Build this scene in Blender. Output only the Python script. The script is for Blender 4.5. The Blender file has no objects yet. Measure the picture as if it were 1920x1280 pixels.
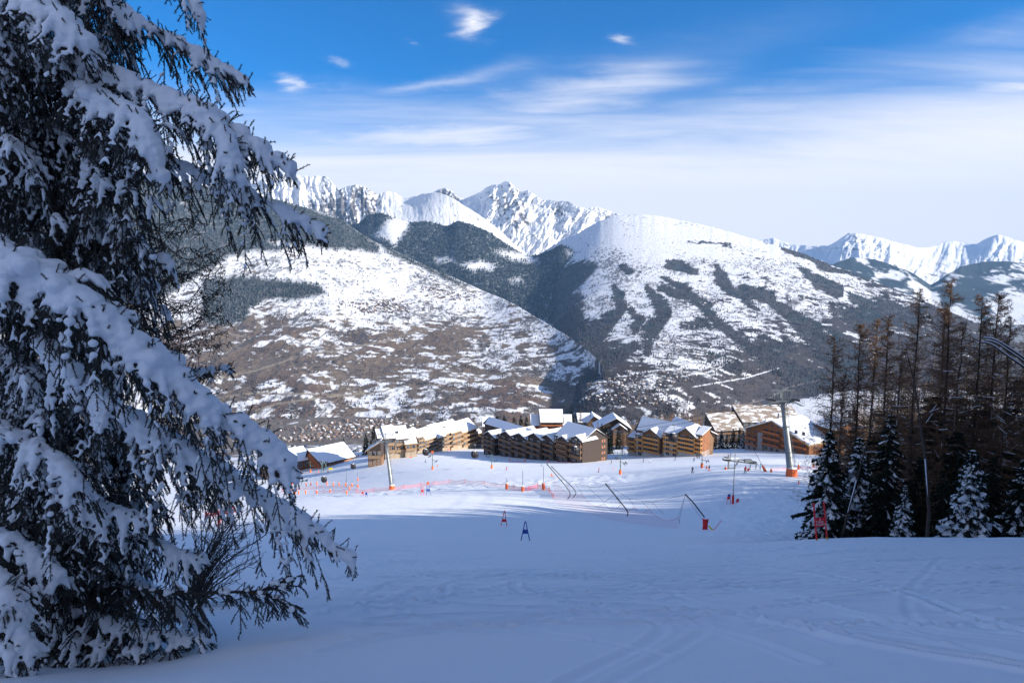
import bpy, math, random, os
import numpy as np
from mathutils import Vector, Matrix, noise as mnoise
R = math.radians
rng = np.random.default_rng(7)
random.seed(7)
SC = bpy.context.scene
COL = SC.collection

# ------------------------------------------------------------------ camera
PITCH = R(6.2)
F = 1280.0                       # focal length in units of the 1920 px wide photograph (24 mm on 36 mm)
cam_d = bpy.data.cameras.new('camera')
cam_d.lens = 24.0; cam_d.sensor_width = 36.0
cam_d.clip_start = 0.05; cam_d.clip_end = 90000
cam = bpy.data.objects.new('camera', cam_d); COL.objects.link(cam)
cam.location = (0, 0, 0); cam.rotation_euler = (math.pi/2 - PITCH, 0, 0)
SC.camera = cam
CP, SP = math.cos(PITCH), math.sin(PITCH)

# ------------------------------------------------------------------ sky and sun
SUN_EL, SUN_AZ = R(20.5), R(107.0)   # azimuth clockwise from +Y (the view direction): the sun stands right and a little behind
sx = math.sin(SUN_AZ)*math.cos(SUN_EL); sy = math.cos(SUN_AZ)*math.cos(SUN_EL); sz = math.sin(SUN_EL)
SUN_DIR = Vector((sx, sy, sz))
W = bpy.data.worlds.new('World'); SC.world = W; W.use_nodes = True
nt = W.node_tree; nt.nodes.clear()
def wn(t, **kw):
    n = nt.nodes.new(t)
    for k, v in kw.items(): setattr(n, k, v)
    return n
def wl(a, b): nt.links.new(a, b)
out = wn('ShaderNodeOutputWorld'); bg = wn('ShaderNodeBackground')
sky = wn('ShaderNodeTexSky', sky_type='NISHITA')
sky.sun_disc = False; sky.sun_elevation = SUN_EL; sky.sun_rotation = SUN_AZ
sky.altitude = 1600; sky.air_density = 1.0; sky.dust_density = 0.3; sky.ozone_density = 2.0
SKY_STR = 0.10
bg.inputs['Strength'].default_value = SKY_STR
tc = wn('ShaderNodeTexCoord')
sep = wn('ShaderNodeSeparateXYZ'); wl(tc.outputs['Generated'], sep.inputs[0])
def mth(op, a, b=None, c=None, clamp=False):
    n = wn('ShaderNodeMath', operation=op); n.use_clamp = clamp
    for i, v in enumerate((a, b, c)):
        if v is None: continue
        if isinstance(v, (int, float)): n.inputs[i].default_value = v
        else: wl(v, n.inputs[i])
    return n.outputs[0]
def mrange(v, a, b, c=0.0, d=1.0, smooth=True):
    n = wn('ShaderNodeMapRange'); n.interpolation_type = 'SMOOTHSTEP' if smooth else 'LINEAR'
    wl(v, n.inputs[0])
    for i, q in enumerate((a, b, c, d)): n.inputs[i+1].default_value = q
    return n.outputs[0]
# cloud sheets lie on a plane high above the ground, so they flatten towards the horizon
zc = mth('MAXIMUM', sep.outputs[2], 0.0)
den = mth('ADD', zc, 0.10)
cu = mth('DIVIDE', sep.outputs[0], den); cv = mth('DIVIDE', sep.outputs[1], den)
cmb = wn('ShaderNodeCombineXYZ'); wl(cu, cmb.inputs[0]); wl(cv, cmb.inputs[1])
def cloud(scale_x, scale_y, rot, off, nscale, det, rough, dist=0.0):
    m = wn('ShaderNodeMapping'); wl(cmb.outputs[0], m.inputs[0])
    m.inputs['Rotation'].default_value = (0, 0, rot); m.inputs['Scale'].default_value = (scale_x, scale_y, 1)
    m.inputs['Location'].default_value = off
    n = wn('ShaderNodeTexNoise'); wl(m.outputs[0], n.inputs['Vector'])
    n.inputs['Scale'].default_value = nscale; n.inputs['Detail'].default_value = det; n.inputs['Roughness'].default_value = rough
    n.inputs['Distortion'].default_value = dist
    return n.outputs['Fac']
EL = mth('ARCSINE', sep.outputs[2])                   # elevation in radians
AZ = mth('ARCTAN2', sep.outputs[0], sep.outputs[1])   # azimuth from the view direction
n1 = cloud(1, 1, 0.0, (3.1, 0.7, 0), 0.55, 8, 0.6, 0.3)
n2 = cloud(0.35, 1.5, R(8), (1.4, 2.2, 0), 1.1, 10, 0.62, 0.5)
n3 = cloud(1.0, 1.0, 0.0, (7, 3, 0), 4.0, 8, 0.6, 0.2)
n4 = cloud(.5, 1.2, R(10), (4, 8, 0), 2.3, 6, .55, .6)
AZW = mth('ADD', AZ, mth('MULTIPLY_ADD', n4, 0.22, -0.11)); ELW = mth('ADD', EL, mth('MULTIPLY_ADD', n3, 0.040, -0.020))
# low bank of pale cloud above the mountains, with a ragged top
edge = mth('MULTIPLY_ADD', n2, 0.16, -0.08)
e2 = mth('ADD', EL, edge)
bank = mth('MULTIPLY', mrange(e2, 0.262, 0.115), 0.97)
def streak(az0, el0, laz, lel, tilt, amt):
    """a long thin sheet of cirrus round one direction of the sky"""
    da = mth('SUBTRACT', AZW, az0); de = mth('SUBTRACT', ELW, el0)
    de = mth('SUBTRACT', de, mth('MULTIPLY', da, tilt))
    a = mth('POWER', mth('ABSOLUTE', mth('DIVIDE', da, laz)), 2.0); b = mth('POWER', mth('ABSOLUTE', mth('DIVIDE', de, lel)), 2.0)
    g = mth('EXPONENT', mth('MULTIPLY', mth('ADD', a, b), -1.0))
    return mth('MULTIPLY', g, amt)
def pd(px, py):      # pixel -> (azimuth, elevation)
    x = (px-960)/F; v = (640-py)/F
    d = Vector((x, CP+SP*v, -SP+CP*v)).normalized()
    return math.atan2(d.x, d.y), math.asin(d.z)
streaks = None
for (px, py, lx, ly, tilt, amt) in [(1090, 180, 190, 22, .22, .95), (830, 158, 110, 10, .22, .5), (580, 185, 90, 12, .05, .28), (1650, 232, 420, 13, .13, .85),
                                    (1880, 215, 190, 34, .25, .6), (1850, 290, 260, 30, .15, .7), (1000, 262, 300, 22, .0, .4), (1380, 200, 260, 16, .1, .35), (1900, 62, 130, 14, .1, .45),
                                    (1890, 118, 60, 8, .1, .5), (1450, 310, 200, 18, .0, .4), (700, 262, 160, 14, .06, .5)]:
    a0, e0 = pd(px, py)
    s_ = streak(a0, e0, 1.15*lx/F, 1.7*ly/F, tilt, amt)
    streaks = s_ if streaks is None else mth('ADD', streaks, s_)
wisp = mrange(n2, 0.36, 0.68)
streaks = mth('MULTIPLY', streaks, mth('MULTIPLY_ADD', wisp, 0.85, 0.25))
puffs = None
for (px, py, lx, ly, amt) in [(872, 40, 30, 15, 1.0), (858, 30, 14, 10, .6), (900, 48, 18, 7, .6), (540, 155, 22, 8, .9), (642, 118, 12, 6, .6), (1185, 70, 17, 7, .75), (783, 82, 9, 4, .4)]:
    a0, e0 = pd(px, py)
    s_ = streak(a0, e0, lx/F, ly/F, -0.25, amt)
    puffs = s_ if puffs is None else mth('ADD', puffs, s_)
puffs = mth('MULTIPLY', puffs, mrange(cloud(1, 1, 0, (2, 5, 0), 5.0, 8, 0.65, 0.8), 0.30, 0.55))
tot = mth('ADD', mth('ADD', mth('MULTIPLY', streaks, 0.92), mth('MULTIPLY', puffs, 0.66)), mth('MULTIPLY', mrange(n1, .5, .8), 0.01), clamp=True)
tot = mth('MAXIMUM', tot, bank, clamp=True)
# unseen pale veil added behind the camera to make the shade less blue
back = mth('MULTIPLY', mrange(sep.outputs[1], 0.25, -0.25), 0.30)
tot = mth('MAXIMUM', tot, back, clamp=True)
CL_COL = (6.0, 5.85, 6.05, 1)
# deepen the blue of the clear sky (thin alpine air)
tint = wn('ShaderNodeMix', data_type='RGBA', blend_type='MULTIPLY'); tint.inputs['Factor'].default_value = 1.0
wl(sky.outputs[0], tint.inputs[6]); tint.inputs[7].default_value = (0.0, 0.50, 0.95, 1)
mixc = wn('ShaderNodeMix', data_type='RGBA'); wl(tot, mixc.inputs['Factor'])
wl(tint.outputs[2], mixc.inputs[6]); mixc.inputs[7].default_value = CL_COL
wl(mixc.outputs[2], bg.inputs['Color']); wl(bg.outputs[0], out.inputs[0])

sun_d = bpy.data.lights.new('sun', 'SUN'); sun_d.energy = 5.0; sun_d.angle = R(0.53); sun_d.color = (1.0, 0.93, 0.83)
sun = bpy.data.objects.new('sun', sun_d); COL.objects.link(sun)
sun.rotation_euler = SUN_DIR.to_track_quat('Z', 'Y').to_euler()
vs = SC.view_settings; vs.view_transform = 'Standard'; vs.look = 'None'; vs.exposure = 0.90; vs.gamma = 1.0
SC.cycles.use_denoising = True
SC.cycles.max_bounces = 6; SC.cycles.diffuse_bounces = 3; SC.cycles.glossy_bounces = 2; SC.cycles.transparent_max_bounces = 16
SC.cycles.volume_bounces = 0; SC.cycles.transmission_bounces = 2

# ------------------------------------------------------------------ helpers
def P(px, py, Y):
    x = (px-960)/F; v = (640-py)/F
    dy = CP+SP*v
    return Vector((x*Y/dy, Y, (-SP+CP*v)*Y/dy))
def Pn(px, py, Y):
    px, py, Y = np.broadcast_arrays(np.asarray(px, float), np.asarray(py, float), np.asarray(Y, float))
    x = (px-960)/F; v = (640-py)/F; dy = CP+SP*v
    return np.stack([x*Y/dy, Y, (-SP+CP*v)*Y/dy], -1)
def proj(p):
    x, y, z = p[0], p[1], p[2]
    d = y*CP - z*SP; v = y*SP + z*CP
    return 960+F*x/d, 640-F*v/d

_perm = np.random.default_rng(3).permutation(512)
def _h(ix, iy): return _perm[(_perm[ix & 511] + iy) & 511]
def vnoise(x, y):
    """gradient noise, about -1..1"""
    xi = np.floor(x).astype(np.int64); yi = np.floor(y).astype(np.int64)
    xf = x-xi; yf = y-yi
    u = xf*xf*xf*(xf*(xf*6-15)+10); w = yf*yf*yf*(yf*(yf*6-15)+10)
    def g(ix, iy, dx, dy):
        a = _h(ix, iy)*(2*np.pi/512*7.13)
        return np.cos(a)*dx+np.sin(a)*dy
    n00 = g(xi, yi, xf, yf); n10 = g(xi+1, yi, xf-1, yf); n01 = g(xi, yi+1, xf, yf-1); n11 = g(xi+1, yi+1, xf-1, yf-1)
    return (n00*(1-u)+n10*u)*(1-w)+(n01*(1-u)+n11*u)*w*1.0
def fbm(x, y, o=5, lac=2.03, g=0.5):
    s = 0; a = 1; t = 0
    for i in range(o):
        s = s+a*vnoise(x+17.3*i, y-9.1*i); t += a; a *= g; x = x*lac; y = y*lac
    return s/t*1.6
def ridged(x, y, o=5, lac=2.1, g=0.55):
    s = 0; a = 1; t = 0
    for i in range(o):
        s = s+a*(1-2*np.abs(vnoise(x+31.7*i, y+4.3*i))*1.4); t += a; a *= g; x = x*lac; y = y*lac
    return s/t
def sstep(a, b, x):
    t = np.clip((x-a)/(b-a), 0, 1); return t*t*(3-2*t)

def mesh_np(name, V, Fc, mats=(), smooth=False, mat_idx=None):
    """V (n,3); Fc (m,k) int array of equal-sized faces, or a list of such arrays"""
    me = bpy.data.meshes.new(name)
    V = np.asarray(V, np.float32)
    Fs = Fc if isinstance(Fc, list) else [Fc]
    Fs = [np.asarray(f, np.int32) for f in Fs if len(f)]
    me.vertices.add(len(V)); me.vertices.foreach_set('co', V.ravel())
    nl = sum(f.size for f in Fs); npoly = sum(len(f) for f in Fs)
    me.loops.add(nl); me.loops.foreach_set('vertex_index', np.concatenate([f.ravel() for f in Fs]))
    me.polygons.add(npoly)
    tot_ = np.concatenate([np.full(len(f), f.shape[1], np.int32) for f in Fs])
    st = np.concatenate([[0], np.cumsum(tot_)[:-1]]).astype(np.int32)
    me.polygons.foreach_set('loop_start', st); me.polygons.foreach_set('loop_total', tot_)
    if mat_idx is not None: me.polygons.foreach_set('material_index', np.asarray(mat_idx, np.int32))
    if smooth: me.polygons.foreach_set('use_smooth', np.ones(npoly, bool))
    me.update(calc_edges=True); me.validate()
    for m in mats: me.materials.append(m)
    return me
def link(name, me, parent=None, loc=None):
    o = bpy.data.objects.new(name, me); COL.objects.link(o)
    if parent: o.parent = parent
    if loc is not None: o.location = loc
    return o
def tag(o, label=None, cat=None, group=None, kind=None):
    if label: o['label'] = label
    if cat: o['category'] = cat
    if group: o['group'] = group
    if kind: o['kind'] = kind
    return o
def empty(name, loc, rz=0, label=None, cat=None, group=None):
    o = bpy.data.objects.new(name, None); COL.objects.link(o)
    o.location = loc; o.rotation_euler = (0, 0, rz); o.empty_display_size = .2
    return tag(o, label, cat, group)
KIDS = {}
def kids(o):
    return [c for c in SC.objects if c.parent == o]
def copy_tree(o, parent=None):
    c = o.copy(); COL.objects.link(c); c.parent = parent
    for ch in o.children: copy_tree(ch, c)
    return c
def colattr(me, name, arr):
    a = me.color_attributes.new(name, 'FLOAT_COLOR', 'POINT')
    A = np.ones((len(me.vertices), 4), np.float32); arr = np.asarray(arr)
    A[:, :arr.shape[1]] = arr
    a.data.foreach_set('color', A.ravel())

class MB:
    """collects boxes, tubes, prisms and builds ONE mesh object"""
    def __init__(s): s.v = []; s.f = []
    def add(s, vs, fs):
        b = len(s.v); s.v += [tuple(v) for v in vs]; s.f += [tuple(i+b for i in f) for f in fs]; return s
    def box(s, x0, x1, y0, y1, z0, z1):
        return s.add([(x0, y0, z0), (x1, y0, z0), (x1, y1, z0), (x0, y1, z0), (x0, y0, z1), (x1, y0, z1), (x1, y1, z1), (x0, y1, z1)],
                     [(0, 3, 2, 1), (4, 5, 6, 7), (0, 1, 5, 4), (1, 2, 6, 5), (2, 3, 7, 6), (3, 0, 4, 7)])
    def tube(s, pts, r, n=8, cap=True):
        pts = [Vector(p) for p in pts]; rs = r if isinstance(r, (list, tuple)) else [r]*len(pts)
        b = len(s.v); k = len(pts)
        for i, p in enumerate(pts):
            d = (pts[min(i+1, k-1)]-pts[max(i-1, 0)]).normalized()
            u = d.cross(Vector((0, 0, 1)));
            if u.length < 1e-3: u = d.cross(Vector((0, 1, 0)))
            u.normalize(); w = d.cross(u)
            for j in range(n):
                a = 2*math.pi*j/n; s.v.append(tuple(p+(u*math.cos(a)+w*math.sin(a))*rs[i]))
        for i in range(k-1):
            for j in range(n):
                j2 = (j+1) % n; s.f.append((b+i*n+j, b+i*n+j2, b+(i+1)*n+j2, b+(i+1)*n+j))
        if cap:
            s.f.append(tuple(b+j for j in range(n))); s.f.append(tuple(b+(k-1)*n+j for j in reversed(range(n))))
        return s
    def bar(s, a, b, w, h):
        """box section bar from a to b"""
        a = Vector(a); b = Vector(b); d = (b-a).normalized(); u = d.cross(Vector((0, 0, 1)))
        if u.length < 1e-3: u = Vector((1, 0, 0))
        u.normalize(); t = u.cross(d)
        vs_ = [p+u*sx_*w/2+t*sz_*h/2 for p in (a, b) for sx_, sz_ in ((-1, -1), (1, -1), (1, 1), (-1, 1))]
        return s.add(vs_, [(0, 1, 2, 3), (7, 6, 5, 4), (0, 4, 5, 1), (1, 5, 6, 2), (2, 6, 7, 3), (3, 7, 4, 0)])
    def prism(s, poly, vec):
        """extrude polygon (list of 3D points) by vec"""
        n = len(poly); v2 = [tuple(Vector(p)+Vector(vec)) for p in poly]
        return s.add(list(poly)+v2, [tuple(range(n))[::-1], tuple(range(n, 2*n))]+[(i, (i+1) % n, n+(i+1) % n, n+i) for i in range(n)])
    def ball(s, c, r, n=8, m=6, sq=(1, 1, 1)):
        b = len(s.v); c = Vector(c)
        for i in range(m+1):
            th = math.pi*i/m
            for j in range(n):
                a = 2*math.pi*j/n
                s.v.append((c.x+r*sq[0]*math.sin(th)*math.cos(a), c.y+r*sq[1]*math.sin(th)*math.sin(a), c.z+r*sq[2]*math.cos(th)))
        for i in range(m):
            for j in range(n):
                j2 = (j+1) % n; s.f.append((b+i*n+j, b+(i+1)*n+j, b+(i+1)*n+j2, b+i*n+j2))
        return s
    def mesh(s, name, mat, smooth=False):
        me = bpy.data.meshes.new(name); me.from_pydata(s.v, [], s.f); me.materials.append(mat)
        me.update()
        if smooth: me.polygons.foreach_set('use_smooth', [True]*len(me.polygons))
        return me
    def build(s, name, mat, parent=None, smooth=False, loc=None):
        return link(name, s.mesh(name, mat, smooth), parent, loc)

# ------------------------------------------------------------------ materials
def new_mat(name):
    m = bpy.data.materials.new(name); m.use_nodes = True
    t = m.node_tree; b = t.nodes['Principled BSDF']; return m, t, b
def simple(name, col, rough=0.7, metal=0.0, var=0.15, scale=3.0, bump=0.0, bscale=30.0, spec=None):
    m, t, b = new_mat(name)
    b.inputs['Roughness'].default_value = rough; b.inputs['Metallic'].default_value = metal
    if spec is not None: b.inputs['Specular IOR Level'].default_value = spec
    tc_ = t.nodes.new('ShaderNodeTexCoord'); n = t.nodes.new('ShaderNodeTexNoise'); t.links.new(tc_.outputs['Object'], n.inputs['Vector'])
    n.inputs['Scale'].default_value = scale; n.inputs['Detail'].default_value = 5
    mx = t.nodes.new('ShaderNodeMix'); mx.data_type = 'RGBA'; t.links.new(n.outputs['Fac'], mx.inputs['Factor'])
    mx.inputs[6].default_value = (*[c*(1-var) for c in col], 1); mx.inputs[7].default_value = (*[min(c*(1+var), 1) for c in col], 1)
    t.links.new(mx.outputs[2], b.inputs['Base Color'])
    if bump:
        n2_ = t.nodes.new('ShaderNodeTexNoise'); t.links.new(tc_.outputs['Object'], n2_.inputs['Vector']); n2_.inputs['Scale'].default_value = bscale
        bp = t.nodes.new('ShaderNodeBump'); bp.inputs['Strength'].default_value = bump; bp.inputs['Distance'].default_value = 0.05
        t.links.new(n2_.outputs['Fac'], bp.inputs['Height']); t.links.new(bp.outputs[0], b.inputs['Normal'])
    return m
def planks(name, col, col2, scale=6.0, rough=0.8, axis='Z'):
    m, t, b = new_mat(name); b.inputs['Roughness'].default_value = rough
    tc_ = t.nodes.new('ShaderNodeTexCoord'); w = t.nodes.new('ShaderNodeTexWave'); w.bands_direction = axis
    w.inputs['Scale'].default_value = scale; w.inputs['Distortion'].default_value = 0.6; w.inputs['Detail'].default_value = 3
    t.links.new(tc_.outputs['Object'], w.inputs['Vector'])
    n = t.nodes.new('ShaderNodeTexNoise'); n.inputs['Scale'].default_value = 1.3; n.inputs['Detail'].default_value = 6; t.links.new(tc_.outputs['Object'], n.inputs['Vector'])
    ad = t.nodes.new('ShaderNodeMath'); ad.operation = 'MULTIPLY_ADD'; t.links.new(w.outputs['Fac'], ad.inputs[0]); ad.inputs[1].default_value = 0.45; t.links.new(n.outputs['Fac'], ad.inputs[2])
    mx = t.nodes.new('ShaderNodeMix'); mx.data_type = 'RGBA'; t.links.new(ad.outputs[0], mx.inputs['Factor']); mx.inputs[6].default_value = (*col, 1); mx.inputs[7].default_value = (*col2, 1)
    t.links.new(mx.outputs[2], b.inputs['Base Color']); return m

def snow_mat(name, bump=0.3, scale=6.0, dist=0.02, col=(0.86, 0.88, 0.91), sss=0.0):
    m, t, b = new_mat(name); b.inputs['Roughness'].default_value = 0.75; b.inputs['Base Color'].default_value = (*col, 1)
    b.inputs['Specular IOR Level'].default_value = 0.25
    geo = t.nodes.new('ShaderNodeTexCoord')
    n = t.nodes.new('ShaderNodeTexNoise'); n.inputs['Scale'].default_value = scale; n.inputs['Detail'].default_value = 8; n.inputs['Roughness'].default_value = .6
    t.links.new(geo.outputs['Object'], n.inputs['Vector'])
    bp = t.nodes.new('ShaderNodeBump'); bp.inputs['Strength'].default_value = bump; bp.inputs['Distance'].default_value = dist
    t.links.new(n.outputs['Fac'], bp.inputs['Height']); t.links.new(bp.outputs[0], b.inputs['Normal'])
    return m
M = {}
M['snow'] = snow_mat('snow', .35, 14, .03)
M['roof_snow'] = snow_mat('roof_snow', .3, 1.2, .1)
# ------------------------------------------------------------------ the piste and its slope: one smooth sheet through measured points
NEAR = {3.4:1280, 7:1135, 13:1081, 24:1046}
GT = {  # column px of the photograph: {distance: row py}
 -800: {3.4:1290, 7:1150, 13:1090, 24:1060, 60:1040, 140:980, 300:940, 430:905, 700:870, 1300:855, 2500:845},
 -100: {4:1278, 6.4:1226, 9:1160, 14:1100, 24:1060, 60:1025, 140:965, 210:955, 300:935, 430:900, 700:858, 1300:850, 2500:840},
 200: {4:1274, 5.4:1240, 8:1160, 13:1095, 24:1056, 60:1012, 140:952, 210:950, 300:932, 430:895, 700:850, 1300:850, 2500:840},
 400: {3.4:1288, 5:1222, 7:1160, 13:1090, 24:1052, 60:1006, 100:973, 138:950, 210:948, 300:925, 430:885, 600:850, 1300:850, 2500:840},
 560: {3.4:1284, 7:1146, 13:1086, 24:1049, 60:1004, 90:970, 135:936, 200:938, 300:924, 410:882, 450:862, 700:842, 850:836, 1300:850, 2500:835},
 735: {**NEAR, 60:1004, 90:966, 142:929, 200:930, 240:917, 290:902, 385:855, 480:843, 800:838, 1300:850, 2500:832},
 860: {**NEAR, 60:1006, 85:972, 145:926, 200:914, 240:905, 300:878, 390:850, 480:838, 800:850, 2500:832},
 985: {**NEAR, 38:1032, 59:1013, 79:988, 105:957, 145:929, 165:921, 200:910, 250:892, 300:876, 340:866, 470:838, 800:850, 2500:832},
 1100: {**NEAR, 38:1029, 60:1014, 80:998, 104:975, 132:940, 165:922, 200:905, 250:889, 300:873, 330:866, 440:836, 800:850, 2500:832},
 1200: {**NEAR, 38:1027, 60:1015, 82:1000, 115:965, 150:926, 200:897, 250:880, 300:866, 335:858, 440:832, 800:850, 2500:830},
 1300: {**NEAR, 34:1025, 60:1015, 100:993, 118:962, 140:913, 158:887, 200:880, 250:872, 300:860, 335:852, 440:830, 800:850, 2500:830},
 1400: {**NEAR, 32:1019, 60:1020, 80:1004, 105:965, 125:935, 152:888, 200:877, 260:865, 330:849, 440:826, 800:850, 2500:830},
 1500: {3.4:1278, 7:1133, 13:1075, 24:1032, 32:1010, 50:1035, 70:1035, 85:1000, 105:965, 125:925, 150:893, 200:881, 260:868, 320:853, 440:828, 800:850, 2500:830},
 1600: {3.4:1278, 7:1133, 13:1072, 24:1028, 32:1007, 50:1037, 80:1040, 105:990, 130:945, 160:907, 220:885, 300:865, 340:857, 440:835, 800:850, 2500:830},
 1750: {3.4:1278, 7:1133, 13:1068, 24:1026, 32:1007, 50:1038, 80:1056, 115:1000, 170:930, 240:890, 340:862, 500:850, 2500:830},
 1920: {3.4:1276, 7:1130, 13:1064, 24:1024, 32:1008, 50:1038, 80:1056, 120:1000, 180:930, 300:880, 500:858, 2500:830},
 2500: {3.4:1270, 7:1122, 13:1060, 24:1018, 32:1004, 50:1025, 80:1030, 120:985, 200:930, 300:890, 500:860, 2500:835},
 3600: {3.4:1262, 7:1112, 13:1050, 24:1010, 60:1000, 120:960, 300:890, 500:860, 2500:835}}
H0 = 1.62
def _pchip(x, y, q):
    x = np.array(x, float); y = np.array(y, float); h = np.diff(x); d = np.diff(y)/h; m = np.zeros(len(x))
    for i in range(1, len(x)-1):
        if d[i-1]*d[i] > 0:
            w1 = 2*h[i]+h[i-1]; w2 = h[i]+2*h[i-1]; m[i] = (w1+w2)/(w1/d[i-1]+w2/d[i])
    m[0] = d[0]; m[-1] = d[-1]
    q = np.clip(q, x[0], x[-1]); k = np.clip(np.searchsorted(x, q)-1, 0, len(x)-2)
    t = (q-x[k])/h[k]
    return (2*t**3-3*t**2+1)*y[k]+(t**3-2*t**2+t)*h[k]*m[k]+(-2*t**3+3*t**2)*y[k+1]+(t**3-t**2)*h[k]*m[k+1]
LY = np.linspace(math.log(3.0), math.log(2700), 420)
AX = np.linspace((-800-960)/F, (3600-960)/F, 440)
def _table():
    cols = sorted(GT); S = []
    for c in cols:
        ks = sorted(GT[c]); s_ = [(P(c, GT[c][k], k).z+H0)/k for k in ks]
        S.append(_pchip([math.log(k) for k in ks], s_, LY))
    S = np.array(S); cx = [(c-960)/F for c in cols]
    G = np.stack([_pchip(cx, S[:, j], AX) for j in range(len(LY))], 1)     # [ax, ly]
    def blur(A, sg, ax):
        k = np.arange(-3*sg, 3*sg+1); w = np.exp(-k*k/(2*sg*sg)); w /= w.sum()
        pad = [(0, 0), (0, 0)]; pad[ax] = (3*sg, 3*sg); B = np.pad(A, pad, mode='edge')
        return sum(wi*np.take(B, np.arange(A.shape[ax])+i, axis=ax) for i, wi in enumerate(w))
    return blur(blur(G, 5, 0), 3, 1)
TAB = _table()
def ground0(x, y):
    x = np.asarray(x, float); y = np.asarray(y, float)
    yy = np.maximum(y, 3.0)
    a = np.clip((x/yy*CP*0.93-AX[0])/(AX[1]-AX[0]), 0, len(AX)-1.001); l = np.clip((np.log(yy)-LY[0])/(LY[1]-LY[0]), 0, len(LY)-1.001)
    i = a.astype(int); j = l.astype(int)
    def cw(t): return t*t*(3-2*t)*0+t
    fa = cw(a-i); fl = cw(l-j)
    s_ = (TAB[i, j]*(1-fa)+TAB[i+1, j]*fa)*(1-fl)+(TAB[i, j+1]*(1-fa)+TAB[i+1, j+1]*fa)*fl
    z = -H0+s_*yy
    t = np.clip((3.0-y)/3.0, 0, None)
    z = np.where(y < 3.0, z*(1-np.minimum(t, 1))+np.minimum(t, 1)*(-H0-0.06*x*0)+0.32*np.maximum(-y, 0), z)
    # the hillside climbs to the right of the piste, outside the frame
    ex = x-(0.80*np.maximum(y, 0)+16)
    z = z+np.where(ex > 0, 0.30*ex*ex/(ex+16), 0)*(1-sstep(70, 150, y))
    return z
def near_detail(x, y):
    """soft wind-blown undulation, mogul field and churned snow; metres"""
    d = np.sqrt(x*x+y*y)
    a = 0.035*fbm(x*.55, y*.55, 3)*sstep(2, 8, d) + 0.10*fbm(x*.12+5, y*.12, 3)*sstep(8, 30, d)
    px = 960+F*x/np.maximum(y, 1)*CP
    mog = sstep(1270, 1400, px)*(1-sstep(1560, 1640, px))*sstep(60, 85, y)*(1-sstep(125, 150, y))
    a = a + mog*(0.75*np.abs(fbm(x*.25, y*.14, 4))+0.26*np.abs(fbm(x*.8, y*.45, 4)))
    ru = sstep(185, 200, y)*(1-sstep(225, 245, y))*(1-sstep(1150, 1250, px))
    a = a + ru*0.35*fbm(x*.35, y*.2, 4)
    return a
def ground(x, y): return ground0(x, y)+near_detail(np.asarray(x, float), np.asarray(y, float))
def gz(x, y): return float(ground(np.array([x]), np.array([y]))[0])
def gp(px, py, y0=3.0, y1=900.0):
    """where the ray through a point of the photograph meets the ground"""
    ys = np.geomspace(y0, y1, 900); pts = Pn(px, py, ys)
    d = pts[:, 2]-ground(pts[:, 0], pts[:, 1])
    i = np.argmax(d < 0)
    if d[i] >= 0: i = np.argmin(d)
    t = d[i-1]/(d[i-1]-d[i]+1e-9) if i > 0 and d[i] < 0 else 0
    Y = ys[i-1]+(ys[i]-ys[i-1])*t if i > 0 else ys[i]
    p = P(px, py, Y); p.z = gz(p.x, p.y); return p
def gat(px, Y):
    """ground point in the column px at depth Y"""
    p = P(px, 900, Y); p = Vector((p.x/1.0, Y, 0)); p.z = gz(p.x, Y); return p

# ski tracks carved in the foreground: lists of px, py
TRACKS = [([(610,1150),(640,1118),(720,1100),(860,1105),(1000,1118),(1200,1125),(1400,1150)], .05),
 ([(830,1115),(840,1095),(880,1085),(960,1075),(1100,1078)], .05), ([(965,1090),(968,1105),(990,1112),(1100,1118),(1300,1128),(1500,1145)], .05),
 ([(1060,1130),(1240,1140),(1440,1162),(1680,1190),(1920,1235)], .08), ([(1450,1165),(1600,1200),(1760,1230),(1920,1255)], .12),
 ([(560,1200),(700,1195),(850,1178),(960,1170),(1050,1165),(1200,1165),(1320,1160)], .05), ([(1060,1280),(1130,1245),(1220,1200),(1240,1175),(1200,1160)], .018),
 ([(1150,1280),(1260,1220),(1320,1180),(1300,1160)], .016), ([(1720,1170),(1700,1130),(1715,1095),(1740,1070),(1760,1050)], .02),
 ([(620,1145),(760,1125),(900,1135),(1080,1140),(1220,1155),(1400,1152)], .05), ([(700,1160),(900,1150),(1100,1152),(1300,1145),(1500,1160),(1920,1180)], .05),
 ([(1180,1045),(1300,1080),(1450,1110),(1600,1150),(1750,1180),(1920,1200)], .05), ([(1350,1045),(1500,1070),(1650,1100),(1800,1150),(1920,1190)], .05),
 ([(750,1150),(760,1120),(800,1100),(900,1095)], .04), ([(680,1150),(700,1110),(760,1085),(860,1070)], .04), ([(640,1085),(700,1060),(780,1050),(900,1062)],.05),
 ([(900,1065),(1100,1072),(1350,1060),(1500,1050),(1700,1045)], .05), ([(1300,1100),(1500,1085),(1700,1088),(1920,1090)], .04), ([(1000,1140),(1250,1160),(1500,1185),(1750,1210),(1920,1240)], .04)]
_r = np.random.default_rng(12)
for _ in range(34):
    x0 = _r.uniform(520, 1900); y0 = _r.uniform(1045, 1185); L_ = _r.uniform(120, 520)*(1 if _r.uniform() < .8 else -1); sl = _r.uniform(-.06, .16); cv = _r.uniform(-.18, .18)
    TRACKS.append(([(x0+L_*t, min(max(y0+L_*sl*t+cv*abs(L_)*t*t, 1036), 1262)) for t in (0, .25, .5, .75, 1)], _r.uniform(.018, .04)))
TRK = []
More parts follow.
